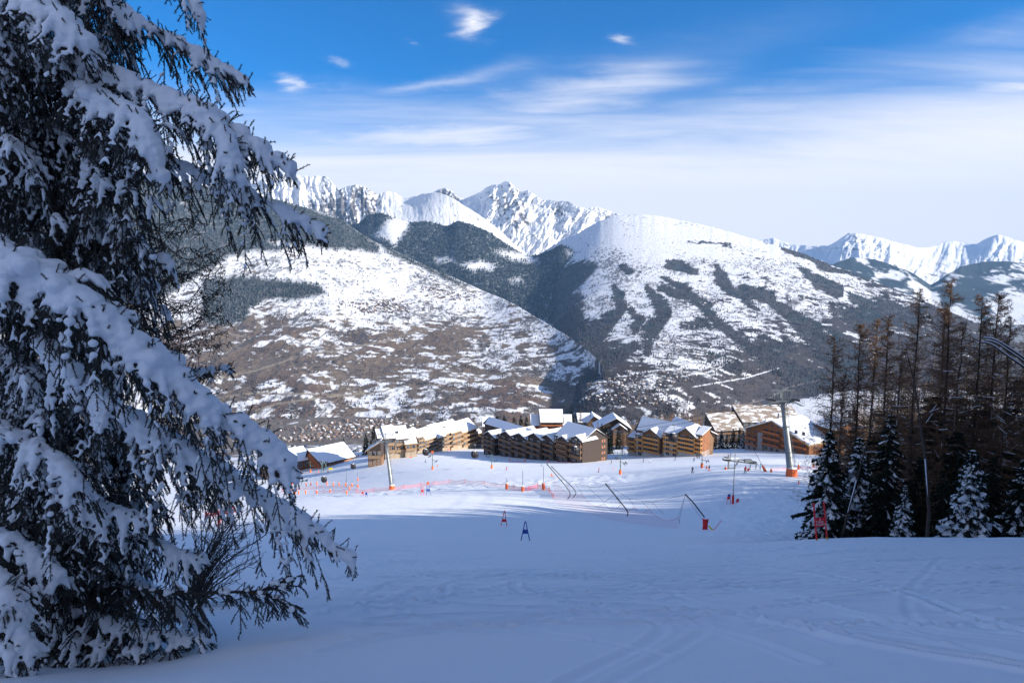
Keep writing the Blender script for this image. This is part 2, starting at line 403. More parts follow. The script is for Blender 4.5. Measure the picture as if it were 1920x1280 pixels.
for pts, dep in TRACKS:
    w = [gp(a, b, 3.0, 60) for a, b in pts]
    q = []
    for i in range(len(w)-1):
        p0 = w[max(i-1, 0)]; p1 = w[i]; p2 = w[i+1]; p3 = w[min(i+2, len(w)-1)]
        for t in np.linspace(0, 1, 24, endpoint=False):
            q.append(0.5*((2*p1)+(p2-p0)*t+(2*p0-5*p1+4*p2-p3)*t*t+(3*p1-p0-3*p2+p3)*t**3))
    TRK.append((np.array([(a.x, a.y) for a in q]), dep))
def track_detail(x, y):
    out_ = np.zeros(x.shape); X = x.ravel(); Yv = y.ravel(); o_ = out_.ravel()
    for q, dep in TRK:
        lo = q.min(0)-1; hi = q.max(0)+1
        m = (X > lo[0]) & (X < hi[0]) & (Yv > lo[1]) & (Yv < hi[1])
        ii = np.nonzero(m)[0]
        for c in range(0, len(ii), 6000):
            j = ii[c:c+6000]
            d2 = (X[j][:, None]-q[None, :, 0])**2+(Yv[j][:, None]-q[None, :, 1])**2
            k = d2.argmin(1); d = np.sqrt(d2[np.arange(len(j)), k])
            wob = 1+0.25*vnoise(k*.13+dep*90, k*0.+2.2)
            wd = 0.028+0.0030*Yv[j]
            g = -dep*1.2*np.exp(-(d/wd)**2) + dep*.7*wob*np.exp(-((d-1.9*wd)/(wd*.8))**2)
            o_[j] += g
    return o_.reshape(x.shape)
def build_piste():
    # polar-like grid: fine near the camera
    ys = np.concatenate([-17+np.linspace(0, 1, 30, endpoint=False)*18, np.geomspace(1.0, 3.0, 14, endpoint=False), np.geomspace(3.0, 60, 620, endpoint=False), np.geomspace(60, 520, 420, endpoint=False), np.geomspace(520, 2700, 60)])
    a = np.concatenate([np.linspace(-2.6, -1.0, 30, endpoint=False), np.linspace(-1.0, -.62, 40, endpoint=False), np.linspace(-.62, .80, 640), np.linspace(.80, 2.6, 40)[1:]])
    Yg, Ag = np.meshgrid(ys, a, indexing='ij')
    Xg = Ag*(np.maximum(Yg, 0)+np.where(Yg < 20, (20-np.minimum(Yg, 20))*0.10, 0)+np.where(Yg<3,(3-np.minimum(Yg,3))*1.6,0))
    Z = ground(Xg, Yg)
    m = (Yg > 3) & (Yg < 62)
    T = np.zeros_like(Z); T[m] = track_detail(Xg[m], Yg[m])
    # long faint scratches left by the groomer and by many skis
    T *= 0.55
    band = sstep(6.5, 9, Yg)*(1-sstep(30, 60, Yg))
    wx = Xg+.8*fbm(Xg*.2, Yg*.2, 2)
    for ang, f1, am in ((R(8), 3.2, .034), (R(-14), 4.1, .028), (R(25), 2.6, .024), (R(-3), 6.0, .018)):
        ac = -wx*math.sin(ang)+Yg*math.cos(ang); al = wx*math.cos(ang)+Yg*math.sin(ang)
        q_ = np.abs(vnoise(al*.06+f1, ac*f1))
        T -= band*am*sstep(.07, .0, q_)*sstep(-.1, .3, vnoise(al*.12+f1, ac*.35+2))*(1+Yg*.04)
    cl = fbm(Xg*3.1, Yg*3.1, 4, g=.6)
    T += sstep(7, 9, Yg)*(1-sstep(15, 24, Yg))*.05*np.maximum(cl-.42+.25*vnoise(Xg*.25, Yg*.4), 0)
    T += np.where((Yg > 2) & (Yg < 12), .006*fbm(Xg*1.3, Yg*1.3, 4), 0)
    Z = Z+T
    n, k = Yg.shape
    V = np.stack([Xg, Yg, Z], -1).reshape(-1, 3)
    i = np.arange(n-1)[:, None]*k+np.arange(k-1)[None]
    Fq = np.stack([i, i+1, i+k+1, i+k], -1).reshape(-1, 4)
    me = mesh_np('snow_slope', V, Fq, [M['piste']], smooth=True)
    # past the village the ground is bare woodland and meadow: remember where snow is patchy
    patch = sstep(430, 560, Yg)
    colattr(me, 'cover', np.stack([patch.ravel(), patch.ravel()*0, patch.ravel()*0], -1))
    o = link('snow_slope', me); tag(o, 'ski slope of blue shaded and sunlit snow', None, None, 'structure'); return o
m, t, b = new_mat('piste'); M['piste'] = m
b.inputs['Roughness'].default_value = .7; b.inputs['Specular IOR Level'].default_value = .3
g_ = t.nodes.new('ShaderNodeTexCoord')
at = t.nodes.new('ShaderNodeAttribute'); at.attribute_name = 'cover'
sp_ = t.nodes.new('ShaderNodeSeparateColor'); t.links.new(at.outputs['Color'], sp_.inputs[0])
nz = t.nodes.new('ShaderNodeTexNoise'); nz.inputs['Scale'].default_value = .02; nz.inputs['Detail'].default_value = 9; t.links.new(g_.outputs['Object'], nz.inputs['Vector'])
mm = t.nodes.new('ShaderNodeMath'); mm.operation = 'MULTIPLY'; t.links.new(sp_.outputs[0], mm.inputs[0])
rg = t.nodes.new('ShaderNodeMapRange'); t.links.new(nz.outputs['Fac'], rg.inputs[0]); rg.inputs[1].default_value = .42; rg.inputs[2].default_value = .5
t.links.new(rg.outputs[0], mm.inputs[1])
mx = t.nodes.new('ShaderNodeMix'); mx.data_type = 'RGBA'; t.links.new(mm.outputs[0], mx.inputs['Factor']); mx.inputs[6].default_value = (.86, .88, .91, 1); mx.inputs[7].default_value = (.13, .10, .07, 1)
t.links.new(mx.outputs[2], b.inputs['Base Color'])
# grain of the snow, stronger the closer one looks (three sizes)
hs = None
for sc_, amp in ((55.0, .004), (9.0, .010), (1.6, .03)):
    n_ = t.nodes.new('ShaderNodeTexNoise'); n_.inputs['Scale'].default_value = sc_; n_.inputs['Detail'].default_value = 4; t.links.new(g_.outputs['Object'], n_.inputs['Vector'])
    a_ = t.nodes.new('ShaderNodeMath'); a_.operation = 'MULTIPLY'; t.links.new(n_.outputs['Fac'], a_.inputs[0]); a_.inputs[1].default_value = amp
    if hs is None: hs = a_.outputs[0]
    else:
        q_ = t.nodes.new('ShaderNodeMath'); q_.operation = 'ADD'; t.links.new(hs, q_.inputs[0]); t.links.new(a_.outputs[0], q_.inputs[1]); hs = q_.outputs[0]
bp = t.nodes.new('ShaderNodeBump'); bp.inputs['Strength'].default_value = .5; bp.inputs['Distance'].default_value = 1.0; t.links.new(hs, bp.inputs['Height']); t.links.new(bp.outputs[0], b.inputs['Normal'])
build_piste()
# ------------------------------------------------------------------ far mountains: sheets of terrain at their own distances
ZF = -742.0                      # valley floor
def floorY(px, py):
    v = (640-np.asarray(py, float))/F
    return ZF*(CP+SP*v)/(-SP+CP*v)
def poly(pts, q, k=1):
    p = np.array(pts, float); return np.interp(q, p[:, 0], p[:, k])
def seg_dist(px, py, line):
    """distance in pixels to a polyline [(x, y, halfwidth)], divided by the local half width"""
    best = np.full(px.shape, 9.0)
    for (x0, y0, w0), (x1, y1, w1) in zip(line[:-1], line[1:]):
        dx, dy = x1-x0, y1-y0; L = dx*dx+dy*dy
        t = np.clip(((px-x0)*dx+(py-y0)*dy)/L, 0, 1)
        d = np.hypot(px-x0-t*dx, py-y0-t*dy)/(w0+(w1-w0)*t)
        best = np.minimum(best, d)
    return best
def inpoly(px, py, pts, soft=8.0):
    """soft mask of a traced region"""
    pts = np.array(pts, float); n = len(pts); ins = np.zeros(px.shape, bool); dm = np.full(px.shape, 1e9)
    for i in range(n):
        x0, y0 = pts[i]; x1, y1 = pts[(i+1) % n]
        c = ((y0 > py) != (y1 > py)) & (px < (x1-x0)*(py-y0)/(y1-y0+1e-9)+x0); ins ^= c
        dx, dy = x1-x0, y1-y0; t = np.clip(((px-x0)*dx+(py-y0)*dy)/(dx*dx+dy*dy), 0, 1)
        dm = np.minimum(dm, np.hypot(px-x0-t*dx, py-y0-t*dy))
    sd = np.where(ins, dm, -dm)
    return np.clip(sd/soft*.5+.5, 0, 1)
def blend(px, py, hints, s=1.0):
    """smooth field through hints (px, py, radius, value)"""
    num = 0; den = 1e-6
    for (x, y, r, v) in hints:
        w = np.exp(-(((px-x)/(r*1.3))**2+((py-y)/(r*.7))**2)*.5)+1e-4/(1+((px-x)**2+(py-y)**2)/r**2)
        num = num+w*v; den = den+w
    return num/den
class Layer:
    def __init__(s, name, ridge, foot, x0, x1, step, rows, relief, rscale, bend=1.0, ky=1.0, mat=None, jag=0.0, back=True, ridged_k=.5, relf=None, damp=None, octv=7, wide=26):
        cx = np.arange(x0, x1+.1, step); s.x0, s.x1, s.step = x0, x1, step
        ry = poly(ridge, cx); rY = poly(ridge, cx, 2); fy = poly(foot, cx); fY = poly(foot, cx, 2)
        def sm(a, px_):
            w_ = int(px_/step); k_ = np.arange(-3*w_, 3*w_+1); g_k = np.exp(-k_*k_/(2*w_*w_)); g_k /= g_k.sum()
            lo = a[0]-(a[1]-a[0])*np.arange(3*w_, 0, -1); hi = a[-1]+(a[-1]-a[-2])*np.arange(1, 3*w_+1)
            return np.convolve(np.concatenate([lo, a, hi]), g_k, 'valid')
        rY = sm(rY, wide); fY = sm(fY, 26); fy = sm(fy, 12); ry = sm(ry, 3) if jag < 1.8 else ry
        jg = jag*(fbm(cx*.05, cx*0+3.3, 5)*.9+ridged(cx*.021, cx*0+1.7, 5)*-.6) if jag else 0*cx
        fy = np.maximum(fy, ry+1.0)
        t = np.linspace(0, 1, rows); s.t = t
        PX = cx[:, None]+0*t[None]; rys = sm(ry, wide+4); PY = fy[:, None]+(rys-fy)[:, None]*t[None]+(ry-rys)[:, None]*t[None]**5+jg[:, None]*t[None]**10
        bd = bend(cx[:, None], t[None]) if callable(bend) else bend
        Y = fY[:, None]*(rY/fY)[:, None]**(t[None]**bd)
        X0 = (PX-960)/F*Y
        u = X0/rscale; v = Y*ky/rscale
        rel = (1-ridged_k)*fbm(u, v, octv, g=.44)+ridged_k*ridged(u*1.1+7, v*1.1, 6, g=.48)
        if relf is not None: rel = relf(PX, PY, u, v)
        if damp is not None: rel = rel*damp(PX, PY)
        Y = Y+relief*rel*np.minimum(1, (1-t[None])*6+.25)
        s.PX, s.PY, s.Y, s.ry, s.fy = PX, PY, Y, ry, fy
        s.pts = Pn(PX, PY, Y); s.name = name; s.rel = rel
    def at(s, px, py):
        px = np.asarray(px, float); py = np.asarray(py, float)
        i = np.clip((px-s.x0)/s.step, 0, s.PX.shape[0]-1.001); ii = i.astype(int); f = i-ii
        ry = s.ry[ii]*(1-f)+s.ry[ii+1]*f; fy = s.fy[ii]*(1-f)+s.fy[ii+1]*f
        tt = (py-fy)/(ry-fy); ok = (tt >= 0) & (tt <= 1)
        j = np.clip(tt, 0, 1)*(len(s.t)-1.001); jj = j.astype(int); g = j-jj
        Pp = s.pts
        return (Pp[ii, jj]*((1-f)*(1-g))[..., None]+Pp[ii+1, jj]*(f*(1-g))[..., None]+Pp[ii, jj+1]*((1-f)*g)[..., None]+Pp[ii+1, jj+1]*(f*g)[..., None]), ok
    def build(s, label, col, drop=600, kind='structure'):
        n, k = s.PX.shape
        pts = s.pts; # back slope going down behind the ridge
        B = []
        for q, (dy, dz) in enumerate(((.04, .25), (.12, 1.0))):
            b_ = pts[:, -1].copy(); b_[:, 1] *= 1+dy; b_[:, 0] *= 1+dy; b_[:, 2] -= drop*dz; B.append(b_)
        Fr = pts[:, 0].copy(); Fr[:, 2] -= 60
        A = np.concatenate([Fr[:, None], pts, np.stack(B, 1)], 1); kk = A.shape[1]
        C = np.concatenate([col[:, :1], col, col[:, -1:], col[:, -1:]], 1)
        i = np.arange(n-1)[:, None]*kk+np.arange(kk-1)[None]
        Fq = np.stack([i, i+kk, i+kk+1, i+1], -1).reshape(-1, 4)
        me = mesh_np(s.name, A.reshape(-1, 3), Fq, [M['terrain']], smooth=True)
        colattr(me, 'cover', C.reshape(-1, 3))
        o = link(s.name, me); tag(o, label, None, None, kind); return o
m, t, b = new_mat('terrain'); M['terrain'] = m
at = t.nodes.new('ShaderNodeAttribute'); at.attribute_name = 'cover'
b.inputs['Roughness'].default_value = .85; b.inputs['Specular IOR Level'].default_value = .1
g_ = t.nodes.new('ShaderNodeTexCoord')
n_ = t.nodes.new('ShaderNodeTexNoise'); n_.inputs['Scale'].default_value = .05; n_.inputs['Detail'].default_value = 6; n_.inputs['Roughness'].default_value = .65; t.links.new(g_.outputs['Object'], n_.inputs['Vector'])
mx = t.nodes.new('ShaderNodeMix'); mx.data_type = 'RGBA'; mx.blend_type = 'MULTIPLY'; mx.inputs['Factor'].default_value = 1
rm = t.nodes.new('ShaderNodeMapRange'); t.links.new(n_.outputs['Fac'], rm.inputs[0]); rm.inputs[1].default_value = .3; rm.inputs[2].default_value = .7; rm.inputs[3].default_value = .72; rm.inputs[4].default_value = 1.12
t.links.new(at.outputs['Color'], mx.inputs[6]); t.links.new(rm.outputs[0], mx.inputs[7]); t.links.new(mx.outputs[2], b.inputs['Base Color'])
bp = t.nodes.new('ShaderNodeBump'); bp.inputs['Strength'].default_value = .5; bp.inputs['Distance'].default_value = 14; t.links.new(n_.outputs['Fac'], bp.inputs['Height']); t.links.new(bp.outputs[0], b.inputs['Normal'])

SNOW = np.array([.86, .87, .89]); BROWN = np.array([.125, .098, .080]); BROWN2 = np.array([.19, .145, .105]); REDB = np.array([.12, .078, .062]); GREYB = np.array([.085, .08, .085]); CONIF = np.array([.030, .042, .045]); FROST = np.array([.15, .16, .165]); ROCK = np.array([.14, .13, .13])
def mixc(a, b_, f): return a*(1-f[..., None])+b_*f[..., None]

# --- L1: sunny spur on the left
r1 = [(-500, 250, 7600), (0, 290, 7200), (300, 335, 6900), (430, 358, 6800), (520, 375, 6700), (600, 397, 6600), (640, 412, 6500), (675, 437, 6350), (700, 452, 6250), (740, 470, 6100), (800, 500, 5900), (850, 520, 5700), (905, 545, 5500), (960, 568, 5050), (1010, 598, 4650), (1060, 628, 4250), (1095, 652, 3980), (1118, 672, 3800), (1132, 688, 3700), (1134, 700, 3650)]
def ff(l): return [(a, b_, float(floorY(a, b_))) for a, b_ in l]
f1 = ff([(-500, 785), (0, 787), (500, 789), (700, 785), (820, 790), (900, 795), (980, 798)])+[(1000, 800, 3190), (1030, 800, 3230), (1045, 790, 3290), (1065, 765, 3370), (1090, 742, 3480), (1118, 716, 3620), (1134, 703, 3700)]
L1 = Layer('left_mountain_slope', r1, f1, -500, 1134, 2, 300, 95, 900, bend=1.15, jag=1.5)
px, py = L1.PX, L1.PY
X = L1.pts[..., 0]; Yw = L1.pts[..., 1]
n_a = fbm(X/260, Yw/330, 6, g=.62); n_b = fbm(X/95+9, Yw/75, 6, g=.66); n_c = fbm(X/900+4, Yw/900, 4)
brown = blend(px, py, [(560, 480, 60, .25), (520, 500, 40, .05), (680, 480, 50, .05), (740, 480, 30, .0), (640, 560, 60, .12), (500, 600, 60, .42), (620, 620, 60, .25), (800, 560, 60, .15), (900, 560, 50, .22), (960, 600, 50, .25), (1040, 650, 40, .5), (1090, 680, 40, .8), (700, 620, 50, .42), (560, 660, 60, .75), (440, 650, 50, .75), (820, 640, 60, .6), (900, 640, 50, .62), (620, 700, 60, .86), (520, 710, 60, .88), (720, 690, 60, .72), (420, 720, 60, .8), (820, 720, 50, .72), (900, 700, 50, .5), (980, 680, 40, .62), (1000, 740, 40, .85), (930, 740, 40, .6), (1040, 730, 30, .9), (880, 770, 40, .7), (960, 780, 40, .72), (600, 750, 60, .55), (700, 760, 50, .55), (520, 780, 50, .5), (440, 760, 40, .5), (800, 775, 40, .6), (780, 740, 40, .6), (300, 600, 100, .5), (100, 600, 150, .5)])
brown = brown-.10*sstep(650, 720, py)-.04*(X < -800)
# terraces: level-line streaks, broken up
ter = vnoise(X/210+n_a*.8, Yw/42+n_a*1.5)*.55
v_ = (n_a*.6+n_b*1.0+ter*.9+n_c*.5)*1.75
k = sstep(-.09, .09, (brown-.47)*1.35+v_*.62)
c = SNOW+0*px[..., None]
bc = mixc(BROWN+0*c, BROWN2, np.clip(n_b*1.2+.4, 0, 1)); bc = mixc(bc, REDB, sstep(.05, .35, n_c+(py-690)/400)*(.75)); bc = mixc(bc*1.22, GREYB*1.1, sstep(.0, .5, -n_c)*.7)
c = mixc(c, bc, k)
n_f = fbm(X/24+3, Yw/50, 4, g=.7); n_g = fbm(X/420+30, Yw/420, 4); c = mixc(c, GREYB*.8, sstep(.18, .36, n_f+n_g*.6-.22*sstep(500, 440, py))*.85); n_h = fbm(X/75+5, Yw/105, 5, g=.66); c = mixc(c, GREYB, sstep(.10, .32, n_h+n_g*.3-.35*sstep(520, 450, py)*(X > 400))*.6)
# hedgerows and small ravines run down the slope
hed = np.abs(vnoise(X/150-Yw/420+n_a*.25, Yw/2400+3))
c = mixc(c, GREYB, sstep(.05, .015, hed)*sstep(-.2, .25, n_c+n_b*.5)*.85)
# roads
for ln in ([(380, 715, 1.6), (480, 695, 1.8), (560, 668, 1.8), (640, 655, 1.6), (720, 640, 1.6), (800, 615, 1.2)], [(370, 750, 1.8), (470, 738, 1.8), (560, 738, 1.8), (650, 740, 1.6), (720, 733, 1.2), (740, 725, 1)], [(480, 770, 1.5), (520, 757, 1.8), (600, 745, 1.8), (700, 738, 1.2)],
           [(405, 622, 1.2), (470, 632, 1.4), (440, 650, 1.2), (420, 665, 1)], [(760, 470, 1), (840, 520, 1.2), (880, 545, 1)]):
    c = mixc(c, np.array([.27, .23, .18]), sstep(1.3, .8, seg_dist(px, py+2*n_b, ln))*.9)
fo = np.maximum.reduce([inpoly(px, py+9*n_a, q, 5) for q in (
    [(-600, 200), (300, 300), (520, 370), (640, 410), (705, 455), (712, 475), (660, 468), (600, 462), (550, 455), (520, 470), (470, 470), (430, 480), (300, 560), (-600, 600)],
    [(380, 525), (470, 520), (540, 525), (600, 535), (612, 550), (560, 562), (500, 560), (470, 575), (460, 600), (420, 610), (380, 600)],
    [(690, 440), (740, 468), (800, 498), (870, 528), (860, 534), (780, 500), (720, 470)])])
fo = fo*sstep(-.42, -.1, n_a+.25+0*px)
for hole in ([(440, 500), (470, 490), (480, 505), (450, 512)], [(490, 485), (540, 478), (600, 480), (640, 500), (620, 520), (560, 520), (500, 500)], [(505, 452), (530, 452), (525, 462)]):
    fo = fo*(1-inpoly(px, py, hole, 6))
L1.forest = fo
frost = sstep(560, 380, px+30*n_a)
c = mixc(c, mixc(CONIF*1.6+0*c, GREYB*1.5, np.clip(n_b+.3, 0, 1)), fo); c = mixc(c, SNOW*.4, fo*sstep(.1, .4, n_b)*.7*(frost+.2))
L1.build('sunny mountain slope of brown fields and snow terraces beneath dark forest', c)

# --- L2: forested mountain behind the gorge
r2 = [(430, 470, 9300), (560, 420, 9200), (600, 440, 9100), (640, 430, 9100), (675, 418, 9100), (690, 403, 9050), (715, 399, 9000), (745, 412, 8900), (770, 418, 8900), (800, 416, 8850), (840, 424, 8800), (858, 414, 8750), (880, 420, 8700), (910, 432, 8600), (935, 448, 8500), (960, 465, 8400), (985, 478, 8300), (1010, 478, 8300), (1030, 470, 8400), (1052, 458, 8300), (1075, 470, 8000), (1100, 490, 7700), (1140, 530, 7200)]
f2 = [(430, 640, 6900), (700, 640, 6700), (900, 640, 6300), (1000, 650, 5900), (1060, 690, 5300), (1100, 720, 4900), (1140, 720, 4700)]
L2 = Layer('forested_mountain', r2, f2, 430, 1140, 2, 180, 230, 1300, bend=.9, jag=1.5)
px, py = L2.PX, L2.PY; X = L2.pts[..., 0]; Yw = L2.pts[..., 1]
n_a = fbm(X/300, Yw/400, 6, g=.6); n_b = fbm(X/80+9, Yw/150, 5, g=.6)
c = SNOW+0*px[..., None]
fo = sstep(-.75, -.35, n_a+.1)+0*px
for hole in ([(700, 440), (725, 412), (750, 404), (772, 412), (758, 440), (740, 462), (722, 452)], [(862, 494), (900, 488), (930, 496), (925, 508), (880, 506)], [(815, 486), (850, 484), (855, 492), (820, 492)], [(925, 470), (950, 470), (1000, 480), (1010, 492), (960, 488)],
             [(955, 525), (975, 522), (980, 530), (960, 530)], [(1060, 470), (1100, 480), (1120, 500), (1080, 492)], [(700, 486), (720, 488), (760, 492), (740, 498)]):
    fo = fo*(1-inpoly(px, py+7*n_a, hole, 6))
L2.forest = fo
c = mixc(c, mixc(CONIF*1.3+0*c, SNOW*.36, sstep(-.05, .45, fbm(X/28, Yw/60, 4, g=.7)+n_a*.3)), fo)
L2.build('dark conifer covered mountain with a few snow clearings', c)

# --- L3a rocky snow mountain and white dome; L3b the great peak
r3a = [(380, 340, 11500), (440, 352, 11400), (480, 346, 11300), (495, 332, 11200), (515, 322, 11200), (530, 323, 11200), (548, 329, 11200), (570, 331, 11200), (590, 331, 11200), (612, 332, 11200), (622, 342, 11100), (635, 357, 11000), (650, 351, 10900), (668, 347, 10900), (682, 351, 10900), (695, 358, 10900), (708, 364, 10900), (725, 360, 11200), (738, 362, 11300), (752, 370, 11000), (775, 372, 10800), (790, 366, 10700), (815, 362, 10600), (832, 364, 10500), (855, 376, 10400), (880, 392, 10300), (905, 408, 10200), (935, 432, 10100), (960, 455, 10000), (990, 480, 9900)]
f3a = [(380, 480, 9300), (990, 500, 9300)]
def ribs(a1, w1, w2):
    ca, sa = math.cos(a1), math.sin(a1)
    def f(PX, PY, u, v):
        wx = PX+9*fbm(PX/40, PY/40, 3); wy = PY+9*fbm(PX/40+8, PY/40, 3)
        ac = (wx*ca+wy*sa); al = (-wx*sa+wy*ca)
        return .62*ridged(ac/w1, al/w2, 5, g=.6)+.38*ridged(PX/w1*.7+5, PY/w2*.9, 4, g=.55)
    return f
L3a = Layer('rocky_snow_mountain', r3a, f3a, 380, 990, 1.3, 170, 330, 1500, jag=3.0, relf=ribs(R(-8), 26, 110), damp=lambda a, b_: 1-.88*sstep(700, 750, a))
px, py = L3a.PX, L3a.PY; X = L3a.pts[..., 0]; Yw = L3a.pts[..., 1]; Zw = L3a.pts[..., 2]
n_a = ridged(X/170+Zw/700, Zw/950, 5); n_b = fbm(X/60, Zw/60, 4)
rockm = inpoly(px, py, [(600, 372), (640, 352), (672, 345), (700, 358), (710, 380), (690, 420), (670, 445), (640, 440), (600, 405), (575, 385)], 22)
rockm = np.maximum(rockm, .55*inpoly(px, py, [(500, 330), (560, 328), (612, 330), (612, 338), (560, 340), (540, 350), (500, 348)], 6))
c = mixc(SNOW+0*px[..., None], ROCK, sstep(.10, .38, n_a*.55+n_b*.45+rockm*.42-.36))
L3a.build('snow covered rocky mountain with dark ribs', c)
r3b = [(700, 400, 13500), (760, 372, 13500), (800, 365, 13400), (812, 362, 13300), (822, 356, 13200), (834, 352, 13200), (846, 358, 13200), (858, 370, 13100), (872, 373, 13000), (885, 368, 12900), (900, 361, 12800), (912, 352, 12700), (925, 348, 12600), (938, 347, 12600), (948, 341, 12500), (956, 342, 12500), (966, 352, 12500), (978, 361, 12400), (990, 358, 12300), (1004, 366, 12200), (1018, 377, 12100), (1035, 376, 12000), (1052, 378, 11900), (1068, 380, 11800), (1082, 388, 11700), (1100, 392, 11600), (1120, 388, 11700), (1145, 397, 11600), (1180, 410, 11500), (1300, 440, 11500)]
f3b = [(700, 500, 10200), (960, 500, 9900), (1300, 500, 9600)]
L3b = Layer('great_snow_peak', r3b, f3b, 700, 1300, 1.3, 190, 480, 1500, jag=2.5, relf=ribs(R(38), 30, 150))
px, py = L3b.PX, L3b.PY; X = L3b.pts[..., 0]; Zw = L3b.pts[..., 2]
n_a = ridged(X/200+Zw/430, Zw/1100-X/900, 5); n_b = fbm(X/55, Zw/60, 4)
rockm = inpoly(px, py, [(905, 370), (945, 345), (985, 362), (1015, 400), (1000, 440), (960, 430), (930, 400)], 25)*.8
rockm = np.maximum(rockm, inpoly(px, py, [(812, 362), (834, 350), (862, 372), (868, 385), (840, 384)], 5)*1.1)
rockm = np.maximum(rockm, inpoly(px, py, [(1030, 375), (1070, 378), (1090, 400), (1060, 420), (1020, 410)], 15)*.6)
c = mixc(SNOW+0*px[..., None], ROCK, sstep(.12, .40, n_a*.55+n_b*.45+rockm*.42-.40))
L3b.build('tall pointed white peak with ribs of rock', c)

# --- L4: broad right hand mountain with a white dome
r4 = [(955, 482, 8900), (985, 484, 8700), (1010, 478, 8500), (1035, 462, 8500), (1060, 448, 8500), (1085, 438, 8500), (1100, 428, 8500), (1125, 414, 8500), (1150, 406, 8500), (1180, 403, 8500), (1205, 403, 8450), (1240, 406, 8400), (1270, 412, 8300), (1310, 420, 8200), (1350, 430, 8000), (1390, 442, 7800), (1430, 453, 7700), (1470, 465, 7500), (1500, 474, 7400), (1540, 490, 7200), (1580, 505, 7000), (1620, 520, 6800), (1660, 536, 6700), (1700, 552, 6500), (1740, 568, 6300), (1800, 592, 6000), (1860, 620, 5700), (1920, 650, 5400), (2100, 690, 5000), (2400, 720, 4600)]
f4 = [(955, 640, 6000), (1000, 660, 5800), (1040, 690, 5300), (1080, 720, 4800), (1105, 728, 4300)]
f4 = [(955, 640, 6300), (1010, 690, 5600), (1030, 750, 4300), (1042, 795, 3500)]+ff([(1060, 800), (1200, 806), (1330, 796), (1430, 775), (1480, 762), (1560, 745), (1640, 738), (1800, 740), (2000, 745), (2400, 750)])
L4 = Layer('right_mountain_slope', r4, f4, 955, 2400, 2, 300, 150, 1000, wide=60, bend=lambda c_, t_: (1.5-.68*sstep(.22, .52, t_))*(1-sstep(1150, 1560, c_))+.9*sstep(1150, 1560, c_), jag=1.2, ridged_k=.35, octv=6, damp=lambda a, b_: .06+.94*sstep(440, 580, b_))
px, py = L4.PX, L4.PY; X = L4.pts[..., 0]; Yw = L4.pts[..., 1]
n_a = fbm(X/300+2, Yw/380, 6, g=.6); n_b = fbm(X/100+9, Yw/85, 6, g=.66); n_c = fbm(X/900+14, Yw/900, 4)
brown = blend(px, py, [(1200, 430, 60, -.25), (1300, 450, 60, -.2), (1150, 450, 50, -.15), (1400, 480, 60, 0.02), (1500, 500, 60, .12), (1100, 480, 40, .1), (1200, 500, 60, .05), (1300, 520, 50, .18), (1130, 550, 30, .2), (1200, 560, 40, .2), (1280, 570, 40, .25), (1360, 560, 50, .35), (1450, 550, 50, .3), (1550, 560, 50, .3), (1650, 570, 40, .4), (1700, 590, 40, .75), (1170, 620, 20, -.1), (1185, 645, 14, -.4), (1130, 640, 30, .75), (1150, 670, 25, .9), (1250, 620, 30, .2), (1300, 640, 40, .4), (1360, 640, 40, .45), (1420, 610, 40, .35), (1500, 640, 40, .75), (1560, 620, 40, .6), (1600, 650, 50, .9), (1250, 690, 30, .6), (1310, 690, 25, .5), (1200, 720, 30, .45), (1140, 740, 30, .45), (1400, 700, 50, .8), (1450, 740, 50, .95), (1350, 740, 40, .8), (1240, 760, 30, .35), (1160, 780, 40, .55), (1500, 700, 60, 1.0), (1560, 720, 60, 1.1), (1800, 680, 90, .9), (1700, 700, 90, 1.0)])
ter = vnoise(X/230+n_a*.8, Yw/45+n_a*1.5)*.5
v_ = (n_a*.7+n_b*1.05+ter*.7+n_c*.4)*1.8
k = sstep(-.07, .07, (brown-.50)*1.35+v_*.62)
c = SNOW+0*px[..., None]
bc = mixc(BROWN*.8+0*c, GREYB*.75, np.clip(n_b*1.0+.7, 0, 1)); bc = mixc(bc, REDB*.8, sstep(.1, .4, n_c)*.4)
c = mixc(c, bc, k)
n_f = fbm(X/24+3, Yw/50, 4, g=.7); n_g = fbm(X/420+30, Yw/420, 4); c = mixc(c, GREYB*.8, sstep(.18, .36, n_f+n_g*.6-.22*sstep(500, 440, py))*.85); n_h = fbm(X/75+5, Yw/105, 5, g=.66); c = mixc(c, GREYB, sstep(.10, .32, n_h+n_g*.3-.35*sstep(520, 450, py)*(X > 400))*.6)
hed = np.abs(vnoise(X/260-Yw/620+n_a*.3, Yw/2400+3))
c = mixc(c, GREYB, sstep(.05, .018, hed)*sstep(-.1, .25, n_c+n_b*.5)*sstep(470, 520, py)*.85)
fo = np.zeros(px.shape)
